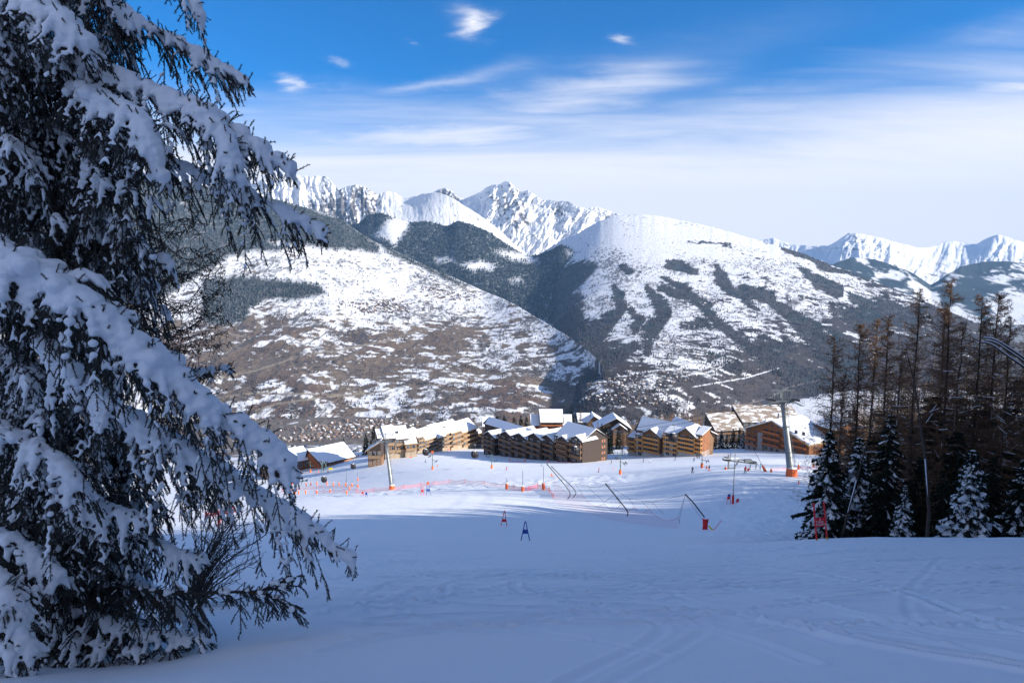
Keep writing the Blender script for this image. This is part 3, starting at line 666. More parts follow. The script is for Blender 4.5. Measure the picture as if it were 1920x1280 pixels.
for ln in ([(1150, 540, 7), (1165, 575, 12), (1140, 600, 16), (1100, 640, 24), (1120, 680, 20), (1150, 665, 18), (1195, 650, 6)], [(1040, 560, 40), (1080, 620, 30), (1110, 680, 22), (1080, 725, 20), (1050, 775, 12)], [(1215, 540, 6), (1245, 585, 15), (1215, 630, 14), (1212, 660, 8)], [(1300, 565, 5), (1340, 600, 8), (1395, 640, 11), (1450, 680, 18), (1530, 725, 26)],
           [(1440, 560, 8), (1490, 595, 15), (1540, 640, 22), (1600, 690, 28)], [(1245, 520, 4), (1290, 545, 7), (1330, 572, 7)], [(1345, 500, 5), (1352, 520, 13), (1365, 540, 10), (1420, 575, 6)], [(1425, 452, 2.5), (1460, 462, 3), (1500, 476, 5), (1540, 495, 8), (1590, 510, 7), (1625, 525, 5)], [(1290, 455, 1.5), (1340, 455, 3), (1370, 460, 1.5)],
           [(1500, 505, 5), (1530, 525, 12), (1570, 545, 12)], [(1560, 575, 10), (1640, 610, 22)], [(1255, 495, 10), (1275, 500, 12), (1305, 510, 6)], [(1165, 500, 6), (1180, 510, 8)], [(1240, 540, 8), (1290, 555, 10)], [(1390, 545, 10), (1440, 555, 12)], [(1600, 560, 10), (1700, 600, 18)],
           [(1180, 575, 6), (1200, 600, 10), (1190, 620, 6)], [(1330, 670, 8), (1380, 690, 12)], [(1650, 560, 8), (1720, 590, 12)], [(1420, 640, 10), (1480, 650, 14)], [(1280, 610, 6), (1310, 605, 9), (1330, 612, 5)], [(1040, 535, 34), (1085, 512, 20), (1112, 500, 9)], [(960, 510, 20), (1000, 520, 30), (1050, 570, 40)]):
    fo = np.maximum(fo, np.clip(1.6-seg_dist(px+9*n_b, py+16*n_a+8*n_b, ln), 0, 1.2))
fo = sstep(.38, .62, fo+n_b*.75+n_a*.35-.05)
L4.forest = fo
c = mixc(c, mixc(GREYB*.75+0*c, CONIF*1.5, sstep(.0, .3, n_a)), fo*.95)
for ln in ([(1280, 705, 1.2), (1340, 695, 1.5), (1362, 680, 2)], [(1180, 700, 1.3), (1260, 692, 2), (1330, 685, 5), (1355, 675, 6)], [(1300, 725, 1), (1400, 708, 1.2), (1460, 690, 1)]):
    c = mixc(c, SNOW, sstep(1.2, .8, seg_dist(px, py, ln))*.8)
c = mixc(c, np.array([.2, .18, .17]), sstep(1.3, .8, seg_dist(px, py, [(1370, 765, 1.5), (1440, 748, 1.5), (1480, 725, 1.5), (1540, 712, 1.4)]))*.9)
L4.build('broad mountain slope with a white dome top and wooded ravines', c)

# --- L5: distant range on the right
r5 = [(1250, 450, 20000), (1360, 440, 20000), (1420, 450, 20000), (1450, 447, 20000), (1480, 458, 19500), (1520, 462, 19000), (1550, 462, 18500), (1572, 450, 18000), (1590, 439, 18000), (1605, 437, 18000), (1640, 444, 18000), (1680, 455, 18000), (1720, 465, 18500), (1745, 464, 20000), (1765, 456, 21000), (1788, 451, 21000), (1805, 455, 21000), (1830, 458, 20500), (1850, 448, 20000), (1872, 440, 20000), (1890, 445, 20000), (1920, 455, 20000), (2050, 445, 20000), (2400, 440, 20000)]
L5 = Layer('distant_snow_range', r5, [(1250, 560, 13500), (2400, 600, 12500)], 1250, 2400, 1.6, 150, 620, 1500, jag=2.2, relf=ribs(R(30), 34, 110))
px, py = L5.PX, L5.PY; X = L5.pts[..., 0]; Zw = L5.pts[..., 2]
n_a = ridged(X/420+Zw/900, Zw/1200, 5); n_b = fbm(X/130, Zw/130, 4)
c = mixc(SNOW+0*px[..., None], ROCK, sstep(.42, .62, n_a*.5+n_b*.5))
L5.build('distant white mountains fading in haze', c)
r5b = [(1400, 520, 11000), (1540, 506, 11500), (1570, 492, 12000), (1600, 483, 12300), (1640, 487, 12300), (1680, 500, 12000), (1715, 514, 11700), (1745, 535, 11500), (1765, 522, 11800), (1800, 500, 12500), (1840, 492, 12800), (1880, 490, 12800), (1925, 494, 12800), (2400, 470, 12800)]
L5b = Layer('distant_slope', r5b, [(1400, 600, 8800), (1700, 640, 8600), (2400, 680, 8000)], 1400, 2400, 2, 120, 260, 2000, jag=2.0, ridged_k=.5)
px, py = L5b.PX, L5b.PY; X = L5b.pts[..., 0]; Yw = L5b.pts[..., 1]
n_a = fbm(X/500, Yw/600, 5); n_b = fbm(X/120, Yw/200, 5)
fo = sstep(-.5, -.25, n_a+n_b*.4)
for hole in ([(1640, 512), (1690, 508), (1700, 522), (1640, 524)], [(1700, 516), (1760, 560), (1770, 600), (1730, 590), (1715, 545)], [(1850, 520), (1900, 515), (1925, 520), (1860, 530)], [(1900, 500), (1925, 500), (1925, 512)], [(1730, 590), (1800, 575), (1840, 600), (1760, 625)], [(1850, 560), (2000, 530), (2000, 620), (1880, 620)]):
    fo = fo*(1-sstep(.35, .6, inpoly(px+14*n_b, py+16*n_a+10*n_b, hole, 14)+n_b*.5))
c = mixc(SNOW+0*px[..., None], CONIF*1.4, fo)
L5b.forest = fo
L5b.build('distant blue forested mountain flank', c)

# --- valley floor
def valley():
    cx = np.arange(-700, 2500, 3.0); ry = np.arange(700, 846, 0.7)
    PX, PY = np.meshgrid(cx, ry, indexing='ij'); Yv = floorY(PX, PY)
    pts = Pn(PX, PY, Yv); X, Yw = pts[..., 0], pts[..., 1]
    pts[..., 2] += 6*fbm(X/300, Yw/300, 3)
    na = fbm(X/120, Yw/170, 5, g=.6); nb = fbm(X/40, Yw/60, 4)
    br = blend(PX, PY, [(600, 810, 60, .72), (750, 800, 60, .68), (450, 820, 60, .6), (1300, 790, 80, .8), (1550, 755, 60, -.5), (1500, 762, 30, -.6), (1650, 755, 50, -.4), (1900, 760, 90, .4), (900, 810, 60, .6)])
    k = sstep(-.06, .06, (br-.5)*1.3+na*.5+nb*.3)
    c = mixc(SNOW+0*PX[..., None], mixc(BROWN*1.15+0*PX[..., None], np.array([.24, .21, .18]), np.clip(nb+.5, 0, 1)), k)
    n, kk = PX.shape; i = np.arange(n-1)[:, None]*kk+np.arange(kk-1)[None]
    me = mesh_np('valley_floor', pts.reshape(-1, 3), np.stack([i, i+1, i+kk+1, i+kk], -1).reshape(-1, 4), [M['terrain']], smooth=True)
    colattr(me, 'cover', c.reshape(-1, 3)); o = link('valley_floor', me); tag(o, 'brown and white valley floor', kind='structure')
valley()
def under():
    me = mesh_np('far_ground', np.array([(-60000, -3000, -800), (60000, -3000, -800), (60000, 60000, -800), (-60000, 60000, -800)]), np.array([(0, 1, 2, 3)]), [M['terrain']])
    colattr(me, 'cover', np.array([[.3, .3, .3]]*4)); tag(link('far_ground', me), 'low ground of the valley', kind='structure')
under()

# --- far woods: thousands of little conifers and bare trees, one mass per mountain
m, t, b = new_mat('far_tree'); M['far_tree'] = m
at = t.nodes.new('ShaderNodeAttribute'); at.attribute_name = 'cover'; t.links.new(at.outputs['Color'], b.inputs['Base Color']); b.inputs['Roughness'].default_value = 1; b.inputs['Specular IOR Level'].default_value = 0
def far_trees(name, lay, n, hfun, cfun, label, dens):
    x = rng.uniform(lay.PX[0, 0], lay.PX[-1, 0], n*4)
    i = np.clip(((x-lay.x0)/lay.step).astype(int), 0, lay.PX.shape[0]-1)
    u = rng.uniform(0, 1, n*4); j = (u*(len(lay.t)-1)).astype(int)
    y = lay.fy[i]+(lay.ry[i]-lay.fy[i])*u
    keep = rng.uniform(0, 1, n*4) < dens(x, y, i, j)*(lay.fy[i]-lay.ry[i])/np.max(lay.fy-lay.ry)
    x, y, i, j = x[keep][:n], y[keep][:n], i[keep][:n], j[keep][:n]
    p, ok = lay.at(x, y); m_ = len(x); h = hfun(m_, x, y, i, j); r = h*rng.uniform(.20, .30, m_)
    V = np.zeros((m_, 5, 3)); a0 = rng.uniform(0, 1.5, m_)
    for q in range(4):
        a = a0+q*math.pi/2; V[:, q] = p+np.stack([r*np.cos(a), r*np.sin(a), h*.05], -1)
    V[:, 4] = p+np.stack([0*h, 0*h, h], -1); V[:, :4, 2] -= 1.0
    b_ = np.arange(m_)[:, None]*5
    Fc = np.concatenate([b_+np.array([[0, 1, 4]]), b_+np.array([[1, 2, 4]]), b_+np.array([[2, 3, 4]]), b_+np.array([[3, 0, 4]])])
    me = mesh_np(name, V.reshape(-1, 3), Fc, [M['far_tree']])
    C = np.repeat(cfun(m_, x, y)[:, None], 5, 1); colattr(me, 'cover', C.reshape(-1, 3))
    tag(link(name, me), label, kind='stuff')
def fd(l): return lambda x, y, i, j: l.forest[i, j]
def ccon(m_, x, y):
    f = np.clip(rng.normal(.12, .22, m_)+sstep(560, 360, x)*.30, 0, 1); return mixc(CONIF*1.15+np.zeros((m_, 3)), FROST*1.1, f)
far_trees('conifer_wood', L1, 26000, lambda m_, *a: rng.uniform(14, 27, m_), ccon, 'dense conifer wood on the upper left slope', fd(L1))
far_trees('conifer_wood', L2, 26000, lambda m_, *a: rng.uniform(17, 34, m_), lambda m_, x, y: mixc(CONIF*1.1+np.zeros((m_, 3)), FROST, np.clip(rng.normal(.12, .2, m_), 0, 1)), 'dark conifer wood on the middle mountain', fd(L2))
far_trees('conifer_wood', L4, 16000, lambda m_, *a: rng.uniform(8, 22, m_), lambda m_, x, y: mixc(CONIF*1.1+np.zeros((m_, 3)), GREYB*1.2, np.clip(rng.normal(.6, .3, m_), 0, 1)), 'woods filling the ravines of the right mountain', fd(L4))
def clump(l, s, lo, hi, y0): 
    X = l.pts[..., 0]; Yw = l.pts[..., 1]; q = fbm(X/s, Yw/s, 5, g=.65); q2 = sstep(lo, hi, q)
    return lambda x, y, i, j: (q2[i, j]+.03)*(y > y0)
far_trees('scattered_trees', L1, 26000, lambda m_, *a: rng.uniform(6, 17, m_), lambda m_, x, y: mixc(GREYB*1.0+np.zeros((m_, 3)), BROWN*.8, rng.uniform(0, 1, m_)), 'bare trees and hedges scattered over the left slope', clump(L1, 160, -.05, .5, 440))
far_trees('scattered_trees', L4, 32000, lambda m_, *a: rng.uniform(6, 18, m_), lambda m_, x, y: mixc(GREYB*.8+np.zeros((m_, 3)), BROWN*.6, rng.uniform(0, 1, m_)), 'bare trees and hedges scattered over the right slope', clump(L4, 170, -.05, .5, 485))

# --- the air between
def haze(dens=2.0e-5):
    m = bpy.data.materials.new('haze_air'); m.use_nodes = True; t = m.node_tree; t.nodes.clear()
    o = t.nodes.new('ShaderNodeOutputMaterial'); v = t.nodes.new('ShaderNodeVolumePrincipled'); v.inputs['Color'].default_value = (.30, .58, 1.0, 1)
    v.inputs['Density'].default_value = dens; v.inputs['Anisotropy'].default_value = .0
    t.links.new(v.outputs[0], o.inputs['Volume'])
    q = MB().box(-24000, 24000, -600, 24500, -802, 2600)
    h = q.build('haze', m); tag(h, kind='stuff')
haze()
# ------------------------------------------------------------------ plants: bark, needles, snow
def needle_mat(name, c1, c2, frost=0.0, scale=1.2):
    m, t, b = new_mat(name); b.inputs['Roughness'].default_value = .8; b.inputs['Specular IOR Level'].default_value = .15
    g = t.nodes.new('ShaderNodeTexCoord'); n = t.nodes.new('ShaderNodeTexNoise'); n.inputs['Scale'].default_value = scale; n.inputs['Detail'].default_value = 4
    t.links.new(g.outputs['Object'], n.inputs['Vector'])
    r = t.nodes.new('ShaderNodeValToRGB'); t.links.new(n.outputs['Fac'], r.inputs[0])
    r.color_ramp.elements[0].position = .35; r.color_ramp.elements[0].color = (*c1, 1); r.color_ramp.elements[1].position = .68; r.color_ramp.elements[1].color = (*c2, 1)
    t.links.new(r.outputs[0], b.inputs['Base Color']); return m
M['needle'] = needle_mat('spruce_needles', (.010, .016, .012), (.030, .042, .028))
M['needle_near'] = needle_mat('near_needles', (.022, .030, .024), (.12, .13, .12), scale=9)
M['bark'] = simple('bark', (.055, .042, .035), .95, var=.5, scale=8, bump=.6, bscale=25)
M['larch_bark'] = simple('larch_bark', (.05, .038, .03), .95, var=.5, scale=5, bump=.5)
M['larch_twig'] = simple('larch_twig', (.18, .098, .052), .95, var=.35, scale=1.5)  # twig brown warmed and brightened in place of sun on the larch tops
M['back_twig'] = simple('back_twig', (.055, .040, .032), .95, var=.35, scale=.5)
M['far_twig'] = simple('far_twig', (.20, .115, .055), .95, var=.35, scale=.5)

def ribbon_tris(A, B, wa, wb, side):
    """flat tapering strips from A to B (n,3); side: unit vectors"""
    n = len(A); V = np.stack([A-side*wa[:, None], A+side*wa[:, None], B+side*wb[:, None], B-side*wb[:, None]], 1)
    Fq = np.arange(n*4).reshape(n, 4); return V.reshape(-1, 3), Fq
def tubes3(A, B, ra, rb, rnd):
    """three-sided thin tubes from A to B"""
    n = len(A); d = B-A; L = np.linalg.norm(d, axis=1, keepdims=True); d = d/np.maximum(L, 1e-6)
    ref = np.where(np.abs(d[:, 2:3]) > .9, np.array([[1., 0, 0]]), np.array([[0, 0, 1.]]))
    u = np.cross(d, ref); u /= np.linalg.norm(u, axis=1, keepdims=True); w = np.cross(d, u)
    V = np.zeros((n, 6, 3))
    for k in range(3):
        a = 2*math.pi*k/3; o_ = u*math.cos(a)+w*math.sin(a)
        V[:, k] = A+o_*ra[:, None]; V[:, 3+k] = B+o_*rb[:, None]
    b = np.arange(n)[:, None]*6
    Fq = np.concatenate([b+np.array([[0, 1, 4, 3]]), b+np.array([[1, 2, 5, 4]]), b+np.array([[2, 0, 3, 5]])])
    return V.reshape(-1, 3), Fq
def join(parts):
    V = []; Fs = []; o_ = 0
    for v, f in parts:
        V.append(v); Fs.append(np.asarray(f)+o_); o_ += len(v)
    return np.concatenate(V), Fs

def spruce_meshes(h, r, seed, snow=.5, dens=1.0, droop=.35, lod=1.0):
    """crown of needle-covered drooping boughs, snow lying on them, tapered trunk"""
    g = np.random.default_rng(seed)
    TA = []; TB = []; SA = []
    bough = []          # bough start, end
    z = h*.06; A = []; B = []
    while z < h*.985:
        f = 1-z/h; L = r*(f**.85)*g.uniform(.75, 1.12)+.05*r
        nb = int(g.integers(5, 8)); a0 = g.uniform(0, 6.28)
        for k in range(nb):
            a = a0+k*2*math.pi/nb+g.uniform(-.35, .35); l = L*g.uniform(.62, 1.15)
            up = .25*f+.05-droop*(.4+f)
            A.append((0, 0, z, a, l, up, f))
        z += h*(.030+.018*f)*g.uniform(.8, 1.2)/dens
    A = np.array(A); n = len(A)
    # points along each bough
    needV = []; needF = []; off = 0
    snV = []; snF = []; so = 0
    K = 7
    nd_A = []; nd_B = []; nd_w = []
    for (x0, y0, z0, a, l, up, f) in A:
        d = np.array([math.cos(a), math.sin(a), 0]); s_ = np.array([-math.sin(a), math.cos(a), 0])
        t = np.linspace(0, 1, K); P_ = np.outer(t*l, d); P_[:, 2] = z0+l*(up*t-.32*t*t+.10*t**4)
        m_ = int((16+26*l/1.5)*lod); tt = g.uniform(.12, 1.0, m_)**.8; base = np.stack([np.interp(tt, t, P_[:, q]) for q in range(3)], 1)
        sd = g.choice([-1, 1], m_)*g.uniform(.25, 1, m_); wd = l*.34*(1.05-tt)**.6+.06
        tip = base+d*(wd*g.uniform(.3, .9, m_))[:, None]+s_*(sd*wd)[:, None]; tip[:, 2] -= g.uniform(.05, .32, m_)*(.35+.5*l*.5)
        nd_A.append(base); nd_B.append(tip); nd_w.append(np.full(m_, .035+.02*l)*g.uniform(.7, 1.5, m_))
        if g.uniform() < snow*1.15:
            # a lumpy snow pad along the bough
            ks = 9; st = np.linspace(g.uniform(.12, .4), g.uniform(.8, 1.0), ks); c = np.stack([np.interp(st, t, P_[:, q]) for q in range(3)], 1)
            c += s_*g.uniform(-.06, .06)*l
            wv = l*.21*np.sin(np.linspace(.35, 2.9, ks))**.6*g.uniform(.55, 1.25, ks)*(.4+snow)
            th = (.04+.05*l)*g.uniform(.7, 1.3, ks)*(.5+snow*.6)
            ring = []
            for j, (ang) in enumerate(np.linspace(0, 2*math.pi, 8, endpoint=False)):
                ww = wv*g.uniform(.6, 1.25, ks)
                q = c+s_*(ww*math.cos(ang))[:, None]; q[:, 2] += th*(math.sin(ang)*.8 if math.sin(ang) > 0 else math.sin(ang)*.25)+.03-np.abs(math.cos(ang))*ww*.55
                ring.append(q)
            V = np.stack(ring, 1).reshape(-1, 3); i = np.arange(ks-1)[:, None]*8+np.arange(8)[None]; i2 = np.arange(ks-1)[:, None]*8+(np.arange(8)[None]+1) % 8
            snV.append(V); snF.append(np.stack([i, i+8, i2+8, i2], -1).reshape(-1, 4)+so); so += len(V)
    a_, b_, w_ = np.concatenate(nd_A), np.concatenate(nd_B), np.concatenate(nd_w)
    d = b_-a_; d /= np.linalg.norm(d, axis=1, keepdims=True)+1e-9
    out_ = []
    for q in range(2):
        sd = np.cross(d, g.normal(size=d.shape)); sd /= np.linalg.norm(sd, axis=1, keepdims=True)+1e-9
        out_.append(ribbon_tris(a_, b_, w_, w_*.35, sd))
    # ragged side twigs
    m2 = int(len(a_)*1.6); ii = g.integers(0, len(a_), m2); tt = g.uniform(.1, .95, m2)[:, None]
    c0 = a_[ii]*(1-tt)+b_[ii]*tt; dd = g.normal(size=(m2, 3)); dd[:, 2] -= .5; dd /= np.linalg.norm(dd, axis=1, keepdims=True)
    c1 = c0+dd*(g.uniform(.06, .20, m2)*(.6+.25*r))[:, None]
    sd = np.cross(dd, g.normal(size=dd.shape)); sd /= np.linalg.norm(sd, axis=1, keepdims=True)+1e-9
    out_.append(ribbon_tris(c0, c1, np.full(m2, .022+.006*r), np.full(m2, .008), sd))
    V, Fs = join(out_)
    nf = sum(len(f) for f in Fs); mi = np.zeros(nf, int)
    if snV:
        sv_ = np.concatenate(snV); sf_ = np.concatenate(snF); Fs.append(sf_+len(V)); V = np.concatenate([V, sv_]); mi = np.concatenate([mi, np.ones(len(sf_), int)])
    crown = mesh_np('crown', V, Fs, [M['needle'], M['snow']], mat_idx=mi)
    tr = MB().tube([(0, 0, -1.5), (0, 0, h*.3), (0, 0, h*.7), (0, 0, h*.99)], [h*.017, h*.013, h*.007, .01], 7).mesh('trunk', M['bark'])
    return crown, tr
def larch_meshes(h, seed, dens=1.0, lean=0.0, spread=.12, low=.25, snow=.25, twig='larch_twig', thick=1.0):
    g = np.random.default_rng(seed)
    ks = 14; zz = np.linspace(-1.5, h, ks); bend = g.uniform(-.4, .4); x = lean*zz+bend*np.sin(zz/h*3.0)*.35+g.normal(0, .03, ks); y = g.normal(0, .03, ks)+.2*np.sin(zz/h*2.5+seed)
    r0 = h*.0085*thick; rad = r0*(1-np.linspace(0, 1, ks))**.8+.012
    T = MB().tube(list(zip(x, y, zz)), list(rad), 7)
    A, B, ra, rb = [], [], [], []; SA, SB, sr = [], [], []
    z = h*low*g.uniform(.8, 1.1)
    while z < h*.995:
        f = (h-z)/h
        a = g.uniform(0, 6.28); l = (h*spread*(f**.55)*(1-.35*sstep(.55, 1.0, f)))*g.uniform(.5, 1.15)+.12
        o_ = np.array([np.interp(z, zz, x), np.interp(z, zz, y), z]); d = np.array([math.cos(a), math.sin(a), g.uniform(-.35, .25)+.35*(1-f)])
        seg = 4; p = o_; rr = .012+.006*l
        for s_ in range(seg):
            q = p+d*l/seg; q[2] += .02*l*(s_-1); A.append(p); B.append(q); ra.append(rr*(1-s_/seg)); rb.append(rr*(1-(s_+1)/seg)+.004)
            if g.uniform() < snow: SA.append(p+[0, 0, .02]); SB.append(q+[0, 0, .02]); sr.append(rr*.8+.004)
            for _ in range(int(3*dens+g.uniform(0, 2.2))):
                t = g.uniform(0, 1); c = p*(1-t)+q*t; e = g.normal(size=3); e[2] -= .35; e = e/np.linalg.norm(e)*g.uniform(.15, .6)*(.4+.35*l)
                A.append(c); B.append(c+e); ra.append(.009); rb.append(.006)
                for _ in range(2):
                    t2 = g.uniform(.2, 1); c2 = c+e*t2; e2 = g.normal(size=3); e2 = e2/np.linalg.norm(e2)*g.uniform(.08, .25); A.append(c2); B.append(c2+e2); ra.append(.008); rb.append(.005)
            p = q; d = d+g.normal(0, .12, 3)
        z += h*.0125/dens*g.uniform(.5, 1.4)
    V, Fq = tubes3(np.array(A), np.array(B), np.array(ra)*1.25, np.array(rb)*1.25, g)
    Fs = [Fq]; mi = np.zeros(len(Fq), int)
    if SA:
        V2, F2 = tubes3(np.array(SA), np.array(SB), np.array(sr), np.array(sr), g); Fs.append(F2+len(V)); V = np.concatenate([V, V2]); mi = np.concatenate([mi, np.ones(len(F2), int)])
    cr = mesh_np('crown', V, Fs, [M[twig], M['snow']], mat_idx=mi)
    # snow plastered on one side of the trunk
    sv = T; nT = len(T.f)
    for _ in range(int(26*snow)):
        z0 = g.uniform(h*.02, h*.75); l = g.uniform(.2, .9); rr = np.interp(z0, zz, rad)
        pts = [(np.interp(z0+t, zz, x)-rr*.45, np.interp(z0+t, zz, y)-rr*.62, z0+t) for t in (0, l*.5, l)]
        sv.tube(pts, [rr*.25, rr*.6, rr*.2], 5)
    tr = T.mesh('trunk', M['larch_bark'], True); tr.materials.append(M['snow'])
    tr.polygons.foreach_set('material_index', [0]*nT+[1]*(len(T.f)-nT))
    return cr, tr
def plant(name, meshes, names, loc, rz, sc=1.0, **kw):
    e = empty(name, loc, rz); e.scale = (sc, sc, sc); tag(e, **kw)
    for me, nm in zip(meshes, names):
        if me is not None: link(nm, me, e)
    return e
SPR = [spruce_meshes(9.0, 2.7, 11, .55, 1.0), spruce_meshes(12.0, 3.0, 12, .35, .9), spruce_meshes(7.0, 2.4, 13, 1.0, 1.15, .45), spruce_meshes(10.0, 2.9, 14, .75, 1.0)]
SPR_DARK = [spruce_meshes(11.0, 3.2, 21, .05, .9), spruce_meshes(13.0, 3.4, 22, .03, .85)]
LAR = [larch_meshes(24, 31, spread=.20, dens=2.1, low=.15, snow=.12), larch_meshes(22, 32, spread=.17, dens=2.0, low=.2, snow=.12), larch_meshes(26, 33, spread=.17, dens=2.1, low=.2, snow=.1), larch_meshes(18, 34, spread=.2, dens=1.9), larch_meshes(23, 35, dens=1.9, low=.15, spread=.19)]
SN3 = SN4 = ('crown', 'trunk')
def set_tree(kind, v, px, py, Y, hpx, label, group=None, rz=0, lean=0.0):
    """a tree whose foot stands on the slope in column px at depth Y; hpx: height in photograph pixels above its foot row py (its top row is hpx)"""
    me = {'spruce': SPR, 'dark': SPR_DARK, 'larch': LAR}[kind][v]
    x = (px-960)/F*Y*0.93/CP+0; 
    for _ in range(4):
        z = gz(x, Y); q = proj((x, Y, z)); x += (px-q[0])/F*Y*.95
    z = gz(x, Y); H = P(px, hpx, Y).z-z
    h0 = {'spruce': (9, 12, 7, 10), 'dark': (11, 13), 'larch': (24, 22, 26, 18, 23)}[kind][v]
    nm = {'spruce': 'spruce_tree', 'dark': 'spruce_tree', 'larch': 'larch_tree'}[kind]
    e = plant(nm, me, SN3 if kind != 'larch' else SN4, (x, Y, z-.1), rz, H/h0, label=label, cat='tree', group=group)
    if lean: e.rotation_euler = (0, R(lean), rz)
    return e
# right-hand grove: (kind, variant, foot px, depth, top py)
GR = 'trees of the grove on the right'
def grove():
    L = [('larch', 0, 1545, 60, 628, 4, 'slim bare larch at the left edge of the right grove'), ('larch', 3, 1560, 66, 700, 3, 'thin short bare larch just right of the first one at the grove edge'),
         ('larch', 1, 1590, 62, 605, 4, 'bare larch with snow flecked trunk second from the left of the grove'), ('larch', 4, 1622, 70, 596, 3, 'bare larch in front of the brown chalet seen between trunks'),
         ('larch', 2, 1642, 64, 588, 4, 'bare larch leaning slightly right beside the chalet gap'), ('larch', 3, 1665, 58, 655, 5, 'shorter bare larch right of the chalet gap'),
         ('larch', 0, 1698, 52, 540, 3, 'large wide crowned bare larch standing alone above the dark spruces'), ('larch', 1, 1740, 60, 575, 3.5, 'bare larch just left of the tallest one'),
         ('larch', 2, 1752, 56, 520, 3.5, 'tallest rusty topped larch of the right grove'), ('larch', 4, 1775, 62, 600, 3, 'bare larch directly right of the tallest one'),
         ('larch', 0, 1810, 58, 552, 2.5, 'bare larch with orange top, third from the right edge'), ('larch', 1, 1836, 60, 548, 3, 'bare larch with orange top behind the bent snowy trunk'),
         ('larch', 2, 1862, 52, 590, 2, 'bare larch close to the right edge behind the drooping branch'), ('larch', 0, 1905, 48, 560, 2, 'bare larch cut by the right edge of the picture'),
         ('larch', 4, 1930, 54, 600, 1, 'bare larch whose branches reach in from the right edge')]
    for i, (k, v, px_, Y, top, ln, lb) in enumerate(L):
        set_tree(k, v, px_, 0, Y, top, lb, GR, i*1.3, 0)
    S = [('spruce', 0, 1545, 46, 805, 'dark spruce with snowy tips at the left end of the grove'), ('spruce', 3, 1600, 48, 815, 'dark spruce beside the red panel behind the first larches'), ('spruce', 1, 1655, 50, 770, 'tall dark snow dusted spruce in the middle of the spruce row'),
         ('spruce', 3, 1690, 44, 905, 'low spruce with heavy snow pads at the foot of the leaning white trunk'), ('dark', 1, 1735, 58, 735, 'tall nearly black spruce with pointed top behind the leaning white trunk'), ('spruce', 2, 1812, 43, 838, 'young spruce heavily loaded with snow near the right'),
         ('dark', 0, 1780, 52, 800, 'dark spruce just left of the snow loaded young one'), ('spruce', 1, 1870, 54, 790, 'dark spruce behind the snow loaded young one'), ('spruce', 0, 1905, 46, 860, 'dark spruce with light snow at the right picture edge'), ('dark', 1, 1930, 56, 760, 'tall black spruce cut by the right edge'),
         ('dark', 1, 1660, 74, 800, 'black spruce at the back left, showing between the larch trunks beside the chalet'), ('dark', 0, 1755, 72, 770, 'black spruce at the back below the tallest larch'), ('dark', 1, 1795, 78, 765, 'black spruce at the back right of the tallest larch'), ('dark', 0, 1860, 76, 755, 'black spruce at the back left of the right edge'), ('dark', 1, 1905, 80, 745, 'tallest black spruce at the back near the right edge'),
         ('dark', 0, 1850, 48, 850, 'low black spruce right behind the snow loaded young one'), ('dark', 1, 1762, 46, 880, 'low black spruce left of the snow loaded young one'), ('dark', 0, 1640, 46, 880, 'low black spruce in front of the middle of the row'),
         ('dark', 1, 1592, 78, 790, 'black spruce in the last row behind the second larch'), ('dark', 0, 1680, 84, 775, 'black spruce in the last row left of the wide crowned larch'), ('dark', 1, 1720, 88, 740, 'black spruce in the last row under the wide crowned larch'), ('dark', 0, 1775, 90, 730, 'black spruce in the last row right of the tallest larch'), ('dark', 1, 1825, 92, 720, 'black spruce in the last row below the orange topped larches'), ('dark', 0, 1885, 94, 700, 'black spruce in the last row under the drooping branch'), ('dark', 1, 1925, 60, 800, 'broad black spruce cut by the right picture edge'), ('dark', 0, 1612, 52, 860, 'small black spruce at the left behind the red gate'), ('dark', 1, 1715, 50, 850, 'small black spruce behind the leaning white trunk'),
         ('dark', 0, 1700, 66, 790, 'black spruce standing deep behind the middle of the row'), ('dark', 0, 1628, 62, 800, 'black spruce deep behind the third larch'), ('dark', 1, 1830, 68, 750, 'black spruce filling the gap behind the orange topped larches'), ('dark', 0, 1575, 70, 850, 'black spruce filling the gap near the left end of the grove')]
    for i, (k, v, px_, Y, top, lb) in enumerate(S):
        set_tree(k, v, px_, 0, Y, top, lb, GR, i*2.1)
grove()

